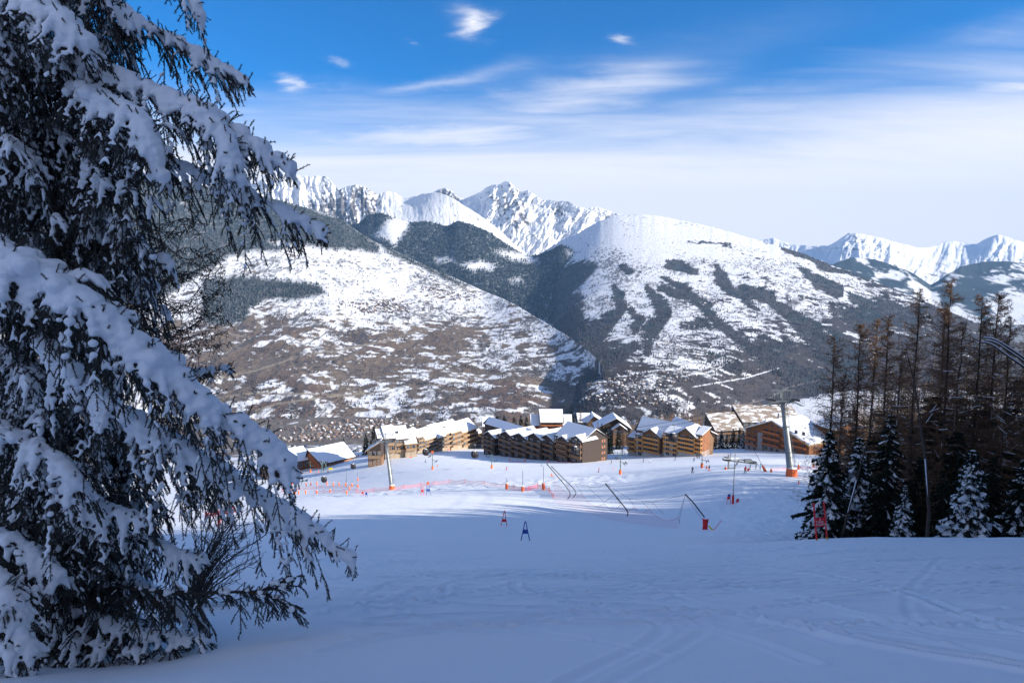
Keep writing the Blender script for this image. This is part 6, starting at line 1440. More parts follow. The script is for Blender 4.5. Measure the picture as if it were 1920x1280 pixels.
for i, (a, b_, h, pl) in enumerate([(950, 917, 12, 10), (980, 921, 10, 32), (1019, 918, 14, 33)]):
    pad_post(a, b_, h, pl, ['short pole with rust red pad at the left end of the dark pink net', 'tall thin pole with small red pad in the dark pink net', 'tallest thin pole with large red pad at the right end of the dark pink net'][i], 'red padded poles on the brow of the slope', 'orange_pad_dim', r=.38)
pad_post(597, 886, 5, 2, 'orange pad left of the gondola end tower'); pad_post(615, 886, 5, 2, 'orange pad right of the gondola end tower'); pad_post(671, 901, 6, 12, 'orange marker post with guy rope right of the lift station hall')
pad_post(1497, 880, 10, 6, 'rust orange padded post just right of the big pylon foot', col='orange_pad_dim'); pad_post(1446, 885, 5.5, 3, 'small rust orange pad left of the big pylon foot', col='orange_pad_dim'); pad_post(1525, 876, 8, 0, 'rust orange pad glimpsed through the first larch twigs', col='orange_pad_dim')
pad_post(1497.5, 908, 7, 0, 'thin orange marker below the big pylon', col='orange_pad', r=.12); pad_post(1403, 883, 4, 2, 'small orange pad behind the skier in the red jacket', col='orange_pad_dim'); pad_post(1361, 880, 4, 2, 'tiny orange pad left of the drive station', col='orange_pad_dim'); pad_post(1325, 878, 4, 3, 'tiny orange pad left of the skier in pink trousers', col='orange_pad_dim')
pad_post(672, 856, 6, 0, 'orange tilted marker at the right end of the lift station hall'); pad_post(703, 853, 4, 0, 'orange pad beside the timber hall')
# leaning padded pole, tall thin lamp-like pole with signs
def lean_pole():
    f = gp(1436, 884, 60); t = P(1404, 824, f.y+1); d = t-f; e = empty('leaning_pole', f, 0, 'thin pole leaning left, rust orange pad at its foot, left of the big pylon', 'pole')
    MB().tube([(0, 0, -.2), d], [.07, .04], 6).build('pole', M['metal_dark'], e); MB().tube([(0, 0, -.2), d*.2], [.42, .24], 8).build('pad', M['orange_pad_dim'], e)
lean_pole()
def snow_pole():
    f = gp(1374, 944, 60); H = P(1374, 832, f.y).z-f.z; e = empty('snow_lance', f, 0, 'tall thin grey lance with red padded foot and small round signs in the shaded gully', 'snow lance')
    MB().tube([(0, 0, -.3), (.05, 0, H*.3), (.12, 0, H)], [.14, .09, .05], 8).build('mast', M['metal'], e); MB().tube([(0, 0, -.2), (0, 0, 1.6)], .22, 8).build('pad', M['red_cloth'], e)
    MB().bar((.7, 0, -.2), (.95, 0, .9), .35, .35).build('side_pad', M['red_cloth'], e)
    for x, z, m_ in ((-.75, 1.6, 'blue'), (-.85, 1.1, 'red')):
        s_ = MB().tube([(x, -.05, z), (x, 0, z)], .34, 14).build('round_sign', M['white'], e); MB().tube([(x, -.08, z), (x, -.052, z)], .29, 14).build('sign_face', M[m_], s_)
    for x in (-1.1, -.45): MB().tube([(x, 0, -.2), (x, 0, 1.3)], .05, 5).build('sign_post', M['red'], e)
snow_pole()
def gate(px_, py_, top, half, col, label, lean=0, panel=(0.38, 0.62), wtop=0.0, kind='slalom gate', text=False, letter=False):
    f = gp(px_, py_, 25); H = P(px_, top, f.y).z-f.z; w = half*f.y/F; e = empty('slalom_gate', f, 0, label, kind, 'slalom gates'); e.rotation_euler = (0, lean, 0)
    for s_ in (-1, 1):
        zr = gz(f.x+s_*w, f.y)-f.z
        o = MB().tube([(s_*w, 0, zr-.15), (s_*(w*wtop+(1-wtop)*.03), 0, H)], .042, 7).build('gate_pole', M['red'] if col == 'red_cloth' else M['blue'], e)
        MB().tube([(s_*w, 0, zr-.16), (s_*w*.99, 0, zr+.09)], .045, 7).build('foot_sleeve', M['yellow'], o)
    z0, z1 = H*panel[0], H*panel[1]; xw = lambda z: w+(w*wtop+(1-wtop)*.03-w)*z/H
    n = 8; m_ = MB(); v = []
    for j, z in enumerate((z0, z1)):
        for i in range(n+1):
            x = -xw(z)+2*xw(z)*i/n; v.append((x, -.02-.03*math.sin(i*1.3+j), z-.035*math.sin(math.pi*i/n)*(1 if j == 0 else .8)))
    m_.add(v, [(i, i+1, n+2+i, n+1+i) for i in range(n)]); o = m_.build('gate_panel', M[col], e); sm = o.modifiers.new('thickness', 'SOLIDIFY'); sm.thickness = .012
    if text:
        for k, (tx, sz, zz) in enumerate([('Tracés', .16, .55), ('Evolution', .16, .38)]): pass
    return e, H, w, z0, z1
e, H, w, z0, z1 = gate(1541, 1012, 941, 10.0, 'red_cloth', 'large red slalom gate with lettered panel in front of the dark spruces', -.13, (.38, .62), 1.0)
def words_on(e, lines, y, mat, parent_name='lettering'):
    for txt, size, x, z in lines:
        c = bpy.data.curves.new('lettering', 'FONT'); c.body = txt; c.size = size; c.align_x = 'CENTER'; c.extrude = .003; c.materials.append(mat)
        t_ = bpy.data.objects.new('t', c); COL.objects.link(t_); bpy.context.view_layer.update(); me = bpy.data.meshes.new_from_object(t_.evaluated_get(bpy.context.evaluated_depsgraph_get())); bpy.data.objects.remove(t_)
        o = link('lettering', me, e); o.location = (x, y, z); o.rotation_euler = (math.pi/2, 0, 0)
words_on(e, [('Trace', w*.62, -w*.25, z0+(z1-z0)*.42), ('Comfort', w*.58, w*.05, z0+(z1-z0)*.14)], -.075, M['white'])
MB().add([(-w*.30, -.075, z0+(z1-z0)*.70), (-w*.05, -.075, z0+(z1-z0)*.70), (-w*.17, -.075, z0+(z1-z0)*.93)], [(0, 1, 2)]).build('emblem', M['white'], e)
gate(985, 1013, 977, 9.0, 'blue', 'blue A shaped slalom gate standing lowest on the shaded slope', 0, (.38, .60), 0)
gate(945, 985, 957, 6.0, 'red_cloth', 'red A shaped slalom gate just above and left of the blue one', .03, (.28, .46), 0)
gate(803, 929, 908, 4.2, 'blue', 'small dark blue slalom gate on the brow of the slope', 0, (.42, .62), .55)
gate(792, 929, 911, 3.0, 'red_cloth', 'small red slalom gate beside the dark blue one on the brow', 0, (.42, .64), .4)
gate(680, 929, 921, 1.8, 'red_cloth', 'tiny red slalom gate beyond the brow left of the pylon', 0, (.5, .95), .8); gate(687, 932, 922, 1.8, 'blue', 'tiny blue slalom gate beyond the brow left of the pylon', 0, (.5, .95), .8)
# small loose orange flags and tilted panels
def flag(px_, py_, w, h, label, col='orange_pad', rz=0.0, z=0.0, ry=0.0):
    f = gp(px_, py_, 40); m_ = f.y/F; e = empty('marker_panel', f+Vector((0, 0, z*m_)), rz, label, 'marker panel', 'orange marker panels'); e.rotation_euler = (0, ry, rz)
    MB().tube([(0, .05, -.2-z*m_), (0, .05, h*m_)], .04, 5).build('pole', M['metal_dark'], e)
    o = MB().box(-w*m_/2, w*m_/2, -.03, .03, h*m_*.3, h*m_).build('panel', M[col], e); o.modifiers.new('bevel', 'BEVEL').width = .02
flag(800, 910, 3.5, 9, 'orange tilted panel standing behind the dark blue gate', ry=.45); flag(811, 852, 5, 6, 'orange box on the drag lift tower left of the pool', z=1); flag(770, 858, 6, 2.5, 'small orange strip lying on the sunlit snow'); flag(820, 876, 1.5, 5, 'orange flag right of the drag lift tower'); flag(1150, 880, 2, 3, 'tiny orange marker left of the rightmost green tower'); flag(1036, 895, 2.5, 8, 'orange tilted marker beside the bent black poles', ry=-.3)

# net poles bent like hooks, black
def bent(pts, Y, label, r=.06):
    w = [P(a, b_, Y+dy) for a, b_, dy in pts]; q = []
    for i in range(len(w)-1):
        p0 = w[max(i-1, 0)]; p1 = w[i]; p2 = w[i+1]; p3 = w[min(i+2, len(w)-1)]
        for t in np.linspace(0, 1, 6, endpoint=False): q.append(0.5*((2*p1)+(p2-p0)*t+(2*p0-5*p1+4*p2-p3)*t*t+(3*p1-p0-3*p2+p3)*t**3))
    q.append(w[-1]); o = w[-1].copy(); e = empty('net_stanchion', o, 0, label, 'net stanchion', 'bent net stanchions'); MB().tube([v-o for v in q], r, 8).build('bent_pole', M['metal_dark'], e, True)
    MB().tube([q[0]-o, q[0]-o+Vector((0, -.1, -.25))], .02, 4).build('hook', M['metal_dark'], e)
bent([(1025, 869, 0), (1050, 898, 0), (1064, 915, 0), (1069, 926, 0), (1064, 935, 0), (1054, 938, 0), (1042, 936, 0), (1038, 941, 0)], 138, 'nearest black net stanchion curling into a hook, left of a close pair', .10)
bent([(1034, 874, 0), (1058, 898, 0), (1075, 915, 0), (1080, 924, 0), (1075, 932, 0), (1072, 941, 0)], 142, 'black net stanchion bent like a cane, right of a close pair', .09)
bent([(1135, 906, 0), (1150, 924, 0), (1166, 944, 0), (1176, 957, 0), (1177, 965, 0), (1173, 970, 0), (1172, 973, 0)], 112, 'long black bent net stanchion alone in the middle of the gully', .10)
bent([(1285, 926, 0), (1300, 942, 0), (1310, 955, 0), (1320, 968, 0), (1323, 975, 0)], 101, 'black net stanchion leaning out of the red padded stump', .10)
bent([(540, 883, 0), (530, 893, 0), (519, 903, 0), (517, 910, 0)], 150, 'dark slanting stanchion at the left behind the spruce boughs', .13); bent([(555, 919, 0), (547, 929, 0), (544, 935, 0)], 140, 'short dark slanting stanchion next to the orange pads', .13)
bent([(417, 943, 0), (392, 966, 0), (378, 980, 0)], 96, 'dark slanting stanchion seen through the bare shrub', .09)
def stump():
    f = gp(1322, 992, 40); e = empty('padded_stump', f, .1, 'dark red padded stump with snow on top at the end of the safety net', 'padded stump')
    H = 22*f.y/F; v = MB().tube([(0, 0, -.2), (0, 0, H*.5), (.05, 0, H)], [.42, .36, .44], 9).build('pad', M['red_cloth'], e); MB().ball((.05, 0, H), .40, 8, 5, (1, 1, .3)).build('snow_cap', M['roof_snow'], e)
    MB().bar((.35, -.4, H*.42), (1.25, -.7, -.3), .14, .2).build('yellow_brace', M['yellow'], e); MB().tube([(1.0, -.6, 0), (2.1, -.6, 1.5)], .04, 5).build('stake', M['red'], e); MB().box(.75, 1.25, -.85, -.5, -.15, .2).build('foot_block', M['red_cloth'], e)
stump()

# ------------------------------------------------------------------ nets: thin cord, see-through
def net_mat(name, col, alpha, cell=.35):
    m, t, b = new_mat(name); o = t.nodes['Material Output']; b.inputs['Base Color'].default_value = (*col, 1); b.inputs['Roughness'].default_value = .8
    tr = t.nodes.new('ShaderNodeBsdfTransparent'); ms = t.nodes.new('ShaderNodeMixShader'); ms.inputs[0].default_value = alpha
    t.links.new(tr.outputs[0], ms.inputs[1]); t.links.new(b.outputs[0], ms.inputs[2]); t.links.new(ms.outputs[0], o.inputs['Surface']); return m
M['net_pink'] = net_mat('pink_net', (.75, .12, .12), .20); M['net_red'] = net_mat('red_net', (.60, .03, .07), .42); M['net_pale'] = net_mat('pale_net', (.75, .30, .34), .16)
def net(label, line, mat, hpx, post=None, name='safety_net', group='safety nets', posts=True, Yf=None):
    """line: foot points (px, py); the net hangs between posts with a sagging top edge"""
    w = [gp(a, b_, 60) if Yf is None else gat(a, Yf+0*b_) for a, b_ in line]; o = w[0].copy(); e = empty(name, o, 0, label, 'safety net', group); v = []; fs = []; H = [hpx*p.y/F for p in w]
    for i in range(len(w)-1):
        for t in np.linspace(0, 1, 7)[:-1] if i < len(w)-2 else np.linspace(0, 1, 7):
            p = w[i]*(1-t)+w[i+1]*t; z = gz(p.x, p.y); h = (H[i]*(1-t)+H[i+1]*t)*(1-.28*math.sin(math.pi*t)); v += [(p.x-o.x, p.y-o.y, z-o.z-.05), (p.x-o.x, p.y-o.y+.15*math.sin(t*9+i), z-o.z+h)]
    n = len(v)//2; MB().add(v, [(2*k, 2*k+2, 2*k+3, 2*k+1) for k in range(n-1)]).build('netting', M[mat], e)
    MB().tube([v[2*k+1] for k in range(n)], .03, 4).build('top_rope', M['red_cloth'], e)
    if posts:
        for p, h in zip(w, H): MB().tube([p-o+Vector((0, 0, -.2)), p-o+Vector((.0, 0, h*1.12))], .045, 5).build('post', M['red_cloth'], e)
net('faint pink safety net on posts along the brow between the pylon and the red pads', [(668, 925), (700, 922), (738, 919), (757, 916), (788, 912), (814, 909), (842, 906), (871, 906), (908, 909), (950, 914)], 'net_pink', 7.5)
net('bunched dark pink safety net between the three red padded poles', [(950, 917), (963, 918), (980, 920), (992, 919), (1008, 914), (1020, 917), (1030, 922), (1038, 934)], 'net_red', 9)
net('bright pink net in front of the shaded hollow at the left', [(590, 925), (607, 924), (625, 923), (645, 922), (670, 921)], 'net_pink', 6)
net('pink net across the shaded hollow at the left', [(528, 922), (560, 919), (600, 915), (640, 914), (672, 912)], 'net_pink', 5)
net('red net low at the foot of the dark terrace', [(957, 865), (970, 866), (985, 866)], 'net_red', 2.5); net('short red net in front of the terrace end house', [(1028, 867), (1045, 866), (1065, 867), (1098, 866)], 'net_pink', 2.5)
net('pink net slanting beside the pool', [(838, 846), (850, 842), (862, 838)], 'net_pink', 5)
net('pink net low behind the boughs at the far left', [(385, 970), (400, 966), (415, 964), (440, 960)], 'net_red', 11)
net('faint net right of the big pylon', [(1447, 882), (1470, 881), (1500, 879), (1540, 878)], 'net_pale', 4)
def big_net():
    Y = 118; tops = [(1038, 905), (1062, 922), (1092, 925), (1110, 938), (1133, 943), (1152, 945), (1163, 944), (1190, 949), (1214, 953), (1245, 964), (1275, 970)]
    bots = [(1040, 939), (1060, 946), (1085, 953), (1108, 963), (1130, 970), (1150, 974), (1165, 977), (1190, 981), (1214, 984), (1245, 988), (1272, 990), (1320, 992)]
    e = empty('safety_net', P(1160, 960, Y), 0, 'wide see-through net hanging in scallops across the shaded gully', 'safety net', 'safety nets'); o = e.location.copy(); v = []; pk = [(1038, 895), (1092, 925), (1133, 941), (1163, 945), (1189, 948), (1216, 951), (1272, 969)]
    n = 60; rope = []
    for i in range(n+1):
        px_ = 1038+(1272-1038)*i/n; b_ = np.interp(px_, [q[0] for q in bots], [q[1] for q in bots]); k = max(j for j in range(len(pk)) if pk[j][0] <= px_+.01); k = min(k, len(pk)-2)
        t = (px_-pk[k][0])/(pk[k+1][0]-pk[k][0]); top = pk[k][1]*(1-t)+pk[k+1][1]*t+14*math.sin(math.pi*min(max(t, 0), 1))**.8*min(1, (pk[k+1][0]-pk[k][0])/35)
        Yi = float(np.interp(px_, [1038, 1130, 1272], [134, 116, 104])); f = gp(px_, b_, 60, 400); f = P(px_, b_, Yi) if abs(f.y-Yi) > 25 else f
        q0 = f-o; q1 = P(px_, min(top, b_-6), f.y)-o; v += [tuple(q0), tuple(q1)]; rope.append(q1)
    MB().add(v, [(2*k, 2*k+2, 2*k+3, 2*k+1) for k in range(n)]).build('netting', M['net_pale'], e); MB().tube(rope, .02, 4).build('top_rope', M['red_cloth'], e)
    def rp(pts, Y0):
        MB().tube([P(a, b_, Y0)-o for a, b_ in pts], .022, 4).build('support_rope', M['metal_dark'], e)
    rp([(1075, 905), (1110, 913), (1115, 914), (1138, 907), (1180, 935), (1202, 938), (1222, 941), (1285, 927)], 112)
    for a, b_ in (((1092, 925), (1078, 906)), ((1133, 941), (1103, 913)), ((1163, 945), (1150, 924)), ((1189, 948), (1180, 935)), ((1216, 951), (1202, 939)), ((1245, 963), (1222, 941)), ((1272, 969), (1285, 927)), ((1133, 941), (1152, 927))): rp([a, b_], 110)
    rp([(1284, 930), (1275, 968), (1273, 985)], 104); rp([(1286, 930), (1320, 978)], 103); rp([(1272, 970), (1276, 989)], 104)
big_net()

# ------------------------------------------------------------------ pool, wooden rail fence, banners
def pool():
    f = gp(880, 836, 200); Z = f.z+.35; e = empty('swimming_pool', f, 0, 'turquoise outdoor swimming pool framed in snow beside the beige apartments', 'swimming pool')
    cs = [(862, 838), (892, 838), (896, 831), (871, 831)]; w = [P(a, b_, 380) for a, b_ in cs]
    pts = []
    for a, b_ in cs:
        ys = np.linspace(350, 460, 300); q = Pn(a, b_, ys); i = np.argmin(np.abs(q[:, 2]-Z)); pts.append((q[i, 0]-f.x, q[i, 1]-f.y, Z-f.z))
    m_, t, b = new_mat('pool_water'); b.inputs['Base Color'].default_value = (.03, .38, .55, 1); b.inputs['Roughness'].default_value = .25; n = t.nodes.new('ShaderNodeTexNoise'); n.inputs['Scale'].default_value = 1.2; bp_ = t.nodes.new('ShaderNodeBump'); bp_.inputs['Strength'].default_value = .3; t.links.new(n.outputs[0], bp_.inputs['Height']); t.links.new(bp_.outputs[0], b.inputs['Normal'])
    MB().add([(x, y, z+.05) for x, y, z in pts], [(0, 1, 2, 3)]).build('water', m_, e)
    r = MB()
    for i in range(4): r.bar(Vector(pts[i]), Vector(pts[(i+1) % 4]), .7, .5)
    r.build('rim', M['stone'], e); c = sum((Vector(p) for p in pts), Vector())/4
    MB().prism([tuple(c+(Vector(p)-c)*1.25-Vector((0, 0, 6))) for p in pts], (0, 0, 5.9)).build('terrace', M['roof_snow'], e)
pool()
def rail_fence(a, b_, n, label):
    p, q = gp(*a, 200), gp(*b_, 200); e = empty('rail_fence', p, 0, label, 'fence')
    for i in range(n+1):
        t = i/n; c = p*(1-t)+q*t; c.z = gz(c.x, c.y); MB().tube([c-p-Vector((0, 0, .3)), c-p+Vector((0, 0, 1.3))], .1, 6).build('post', M['brown_wood'], e)
    for h in (.7, 1.2): MB().bar(Vector((0, 0, h)), Vector(q-p)+Vector((0, 0, h)), .08, .14).build('rail', M['brown_wood'], e)
rail_fence((1126, 850), (1178, 853), 8, 'wooden rail fence in the snowy garden left of the orange balconied chalet')
for i, (a, b_, c_, lb) in enumerate([(518, 884, 'white', 'white notice board outside the ski shop building'), (620, 882, 'yellow', 'small yellow cabin board beside the gondola end tower')]):
    flag(a, b_, 8, 6, lb, c_)

# ------------------------------------------------------------------ people
def person_mesh(name, j, jacket, pants, seed=0):
    """one continuous skinned body; j = joint positions"""
    me = bpy.data.meshes.new(name); keys = ['pel', 'waist', 'chest', 'neck', 'head', 'crown', 'ls', 'le', 'lh', 'lf', 'rs', 're', 'rh', 'rf', 'lhip', 'lk', 'la', 'lt', 'rhip', 'rk', 'ra', 'rt']
    idx = {k: i for i, k in enumerate(keys)}
    E = [('pel', 'waist'), ('waist', 'chest'), ('chest', 'neck'), ('neck', 'head'), ('head', 'crown'), ('chest', 'ls'), ('ls', 'le'), ('le', 'lh'), ('lh', 'lf'), ('chest', 'rs'), ('rs', 're'), ('re', 'rh'), ('rh', 'rf'), ('pel', 'lhip'), ('lhip', 'lk'), ('lk', 'la'), ('la', 'lt'), ('pel', 'rhip'), ('rhip', 'rk'), ('rk', 'ra'), ('ra', 'rt')]
    me.from_pydata([j[k] for k in keys], [(idx[a], idx[b_]) for a, b_ in E], [])
    o = bpy.data.objects.new(name, me); COL.objects.link(o); sk = o.modifiers.new('skin', 'SKIN'); sk.use_smooth_shade = True; o.modifiers.new('sub', 'SUBSURF').levels = 1
    R_ = dict(pel=.17, waist=.15, chest=.18, neck=.065, head=.105, crown=.085, ls=.085, le=.065, lh=.045, lf=.03, rs=.085, re=.065, rh=.045, rf=.03, lhip=.12, lk=.085, la=.07, lt=.06, rhip=.12, rk=.085, ra=.07, rt=.06)
    sv = me.skin_vertices[0].data
    for k, i in idx.items(): sv[i].radius = (R_[k], R_[k]*(.8 if k in ('pel', 'waist', 'chest') else 1)); sv[i].use_root = (k == 'pel')
    bpy.context.view_layer.update(); dg = bpy.context.evaluated_depsgraph_get(); m2 = bpy.data.meshes.new_from_object(o.evaluated_get(dg)); bpy.data.objects.remove(o)
    m2.materials.clear()
    for m_ in (M[pants], M[jacket], M['skin'], M['boots']): m2.materials.append(m_)
    hz = j['pel'][2]+.02; nz_ = j['neck'][2]+.03; az = j['la'][2]+.12
    for p in m2.polygons:
        z = p.center.z; p.material_index = 3 if z < az else 0 if z < hz else 2 if z > nz_ else 1
        p.use_smooth = True
    return m2
M['skin'] = simple('skin', (.45, .27, .19), .6); M['boots'] = simple('boots', (.05, .05, .06), .5); M['navy'] = simple('navy_cloth', (.02, .035, .08), .8); M['blackc'] = simple('black_cloth', (.015, .015, .018), .8); M['pink'] = simple('pink_cloth', (.65, .04, .10), .8); M['redc'] = simple('red_jacket', (.50, .02, .03), .8); M['teal'] = simple('teal_cloth', (.03, .25, .28), .8); M['whitec'] = simple('white_cloth', (.7, .7, .7), .8); M['greyc'] = simple('grey_cloth', (.12, .13, .15), .8); M['hel'] = simple('helmet', (.04, .04, .05), .3)
def joints(lean=.06, knee=.12, arms='poles', step=.10, crouch=0.0):
    c = crouch; h = .92-.18*c
    J = dict(pel=(0, 0, h), waist=(0, -.02-lean, h+.18), chest=(0, -.05-lean*2.2, h+.42), neck=(0, -.07-lean*2.8, h+.60), head=(0, -.10-lean*3, h+.72), crown=(0, -.10-lean*3, h+.83))
    J['ls'] = (-.2, -.05-lean*2.2, h+.50); J['rs'] = (.2, -.05-lean*2.2, h+.50)
    if arms == 'poles':
        J['le'] = (-.30, -.10-lean, h+.24); J['re'] = (.30, -.12-lean, h+.24); J['lh'] = (-.30, -.38-lean, h+.22); J['rh'] = (.30, -.38-lean, h+.22); J['lf'] = (-.29, -.46-lean, h+.20); J['rf'] = (.29, -.46-lean, h+.20)
    else:
        J['le'] = (-.28, -.02-lean, h+.22); J['re'] = (.28, -.02-lean, h+.22); J['lh'] = (-.27, -.12-lean, h-.02); J['rh'] = (.27, -.12-lean, h-.02); J['lf'] = (-.26, -.14-lean, h-.10); J['rf'] = (.26, -.14-lean, h-.10)
    for s_, k in ((-1, 'l'), (1, 'r')):
        J[k+'hip'] = (s_*.10, 0, h-.06); J[k+'k'] = (s_*(.11+step*.5), -knee-.1*c, .48-.08*c); J[k+'a'] = (s_*(.11+step), 0, .10); J[k+'t'] = (s_*(.11+step), -.18, .05)
    return J
_pc = {}
def person(px_, py_, jacket, pants, label, rz=0.0, ski=True, pose=0, sc=1.0, group='skiers on the piste', cat='person'):
    k = (jacket, pants, pose)
    if k not in _pc: _pc[k] = person_mesh('person', joints(*[(.06, .12, 'poles', .10, 0), (.12, .2, 'poles', .12, .6), (.02, .03, 'down', .06, 0), (.03, .1, 'down', .12, .1)][pose]), jacket, pants)
    f = gp(px_, py_, 60); e = empty('person', f, rz, label, cat, group); e.scale = (sc,)*3
    J = joints(*[(.06, .12, 'poles', .10, 0), (.12, .2, 'poles', .12, .6), (.02, .03, 'down', .06, 0), (.03, .1, 'down', .12, .1)][pose])
    link('body', _pc[k], e); h = J['head']; MB().ball((h[0], h[1]+.015, h[2]+.06), .135, 10, 7, (1, 1.1, .95)).build('helmet', M['hel'], e, True)
    if ski:
        for s_ in (-1, 1):
            x = J['la'][0]*s_*-1; MB().box(x-.045, x+.045, -.95, .75, .0, .03).add([(x-.045, -.95, .0), (x+.045, -.95, .0), (x+.03, -1.12, .12), (x-.03, -1.12, .12)], [(0, 1, 2, 3)]).build('ski', M['blackc'], e)
        if pose in (0, 1):
            for s_, hh in ((-1, 'lh'), (1, 'rh')):
                p = J[hh]; MB().tube([(p[0], p[1], p[2]+.05), (p[0]*1.25, p[1]+.25, .02)], .012, 5).build('ski_pole', M['metal_dark'], e)
    return e
person(1298, 887, 'navy', 'blackc', 'skier in dark navy standing on the brow left of the drag lift drive', 2.6, sc=1.05); person(1329, 883, 'blackc', 'pink', 'skier in black jacket and pink trousers', 1.9, pose=3); person(1397, 887, 'redc', 'blackc', 'skier in red jacket facing the camera below the drag lift boom', .2, pose=3, sc=1.05)
person(1406, 880, 'navy', 'navy', 'small skier in dark blue waiting behind the red jacketed one', 1, pose=2); person(1417, 880, 'blackc', 'greyc', 'skier in black waiting in the middle under the drag lift boom', 1, pose=2); person(1425, 881, 'teal', 'navy', 'skier in teal waiting at the right end of the drag lift boom', 1, pose=2)
person(1122, 885, 'pink', 'blackc', 'skier in pink jacket alone on the sunlit piste left of the green tower', 1.4); person(1146, 869, 'blackc', 'blackc', 'skier in black upright near the snowy garden', 1.4, pose=3); person(949, 881, 'redc', 'redc', 'small skier all in red in front of the dark terrace', 1.2, pose=1); person(1016, 873, 'teal', 'teal', 'small skier in turquoise in front of the terrace', 1.2, pose=2)
person(797, 867, 'greyc', 'blackc', 'skier in grey on the sunlit piste right of the left pylon', 2.0, pose=1); person(1206, 866, 'navy', 'greyc', 'skier in dark clothes left of two in front of the orange balconies', 1.0, pose=3); person(1219, 867, 'whitec', 'whitec', 'skier in white in front of the orange balconies', 1.0, pose=0); person(1265, 863, 'blackc', 'greyc', 'skier in black pushing off before the right part of the orange balconies', 1.2, pose=1)
person(1301, 865, 'navy', 'navy', 'small upright skier in dark blue at the right corner of the orange balconied chalet', .4, pose=2); person(554.5, 890, 'navy', 'blackc', 'left one of two dark figures walking below the service building', .4, False, 2); person(565, 890, 'blackc', 'blackc', 'right one of two dark figures walking below the service building', .4, False, 3); person(761, 850, 'navy', 'blackc', 'figure standing before the beige chalets', .4, False, 2)
person(778, 847, 'redc', 'blackc', 'figure in red behind the gondola cabin by the beige chalets', .4, False, 2); person(912, 856, 'teal', 'navy', 'figure in dark teal at the left corner of the dark terrace', .4, False, 2); person(530, 880, 'navy', 'blackc', 'figure in navy outside the ski shop building', .2, False, 2); person(411, 985, 'blackc', 'redc', 'skier in dark jacket seen through the bare shrub beside the big snowy spruce', .6, True, 3, sc=.8)
# ------------------------------------------------------------------ the great snow-laden spruce close by on the left
M['snow_near'] = snow_mat('snow_near', .25, 22, .02, (.86, .875, .90))
_ico = None
def ico():
    global _ico
    if _ico is None:
        t = (1+5**.5)/2; v = np.array([(-1, t, 0), (1, t, 0), (-1, -t, 0), (1, -t, 0), (0, -1, t), (0, 1, t), (0, -1, -t), (0, 1, -t), (t, 0, -1), (t, 0, 1), (-t, 0, -1), (-t, 0, 1)], float); v /= np.linalg.norm(v[0])
        f = np.array([(0, 11, 5), (0, 5, 1), (0, 1, 7), (0, 7, 10), (0, 10, 11), (1, 5, 9), (5, 11, 4), (11, 10, 2), (10, 7, 6), (7, 1, 8), (3, 9, 4), (3, 4, 2), (3, 2, 6), (3, 6, 8), (3, 8, 9), (4, 9, 5), (2, 4, 11), (6, 2, 10), (8, 6, 7), (9, 8, 1)])
        _ico = (v, f)
    return _ico
def blobs(C, Rr, sq=1.0):
    v, f = ico(); n = len(C); V = C[:, None]+v[None]*(Rr[:, None, None]*np.array([1.08, 1.08, 1.08*sq])); F_ = f[None]+(np.arange(n)*12)[:, None, None]
    return V.reshape(-1, 3), F_.reshape(-1, 3)
def catmull(w, m=10):
    q = []
    for i in range(len(w)-1):
        p0 = w[max(i-1, 0)]; p1 = w[i]; p2 = w[i+1]; p3 = w[min(i+2, len(w)-1)]
        for t in np.linspace(0, 1, m, endpoint=False): q.append(0.5*((2*p1)+(p2-p0)*t+(2*p0-5*p1+4*p2-p3)*t*t+(3*p1-p0-3*p2+p3)*t**3))
    q.append(w[-1]); return np.array(q)
def resample(q, n):
    s_ = np.concatenate([[0], np.cumsum(np.linalg.norm(np.diff(q, axis=0), axis=1))]); t = np.linspace(0, s_[-1], n)
    return np.stack([np.interp(t, s_, q[:, k]) for k in range(3)], 1), s_[-1]
def needles(A, B, g, per_m=420, ln=.017, wd=.0026):
    """needles all round the twig segments A-B"""
    L = np.linalg.norm(B-A, axis=1); cnt = np.maximum((L*per_m).astype(int), 2); ii = np.repeat(np.arange(len(A)), cnt); n = len(ii)
    t = g.uniform(0, 1, n)[:, None]; c = A[ii]*(1-t)+B[ii]*t; d = (B-A)[ii]/np.maximum(L[ii], 1e-6)[:, None]
    r = g.normal(size=(n, 3)); r -= d*(r*d).sum(1, keepdims=True); r /= np.linalg.norm(r, axis=1, keepdims=True)+1e-9
    dirn_ = r*.8+d*.62; l = ln*g.uniform(.7, 1.25, n)[:, None]; s_ = np.cross(dirn_, g.normal(size=(n, 3))); s_ /= np.linalg.norm(s_, axis=1, keepdims=True)+1e-9
    V = np.stack([c-s_*wd, c+s_*wd, c+dirn_*l], 1).reshape(-1, 3); return V, np.arange(n*3).reshape(n, 3)
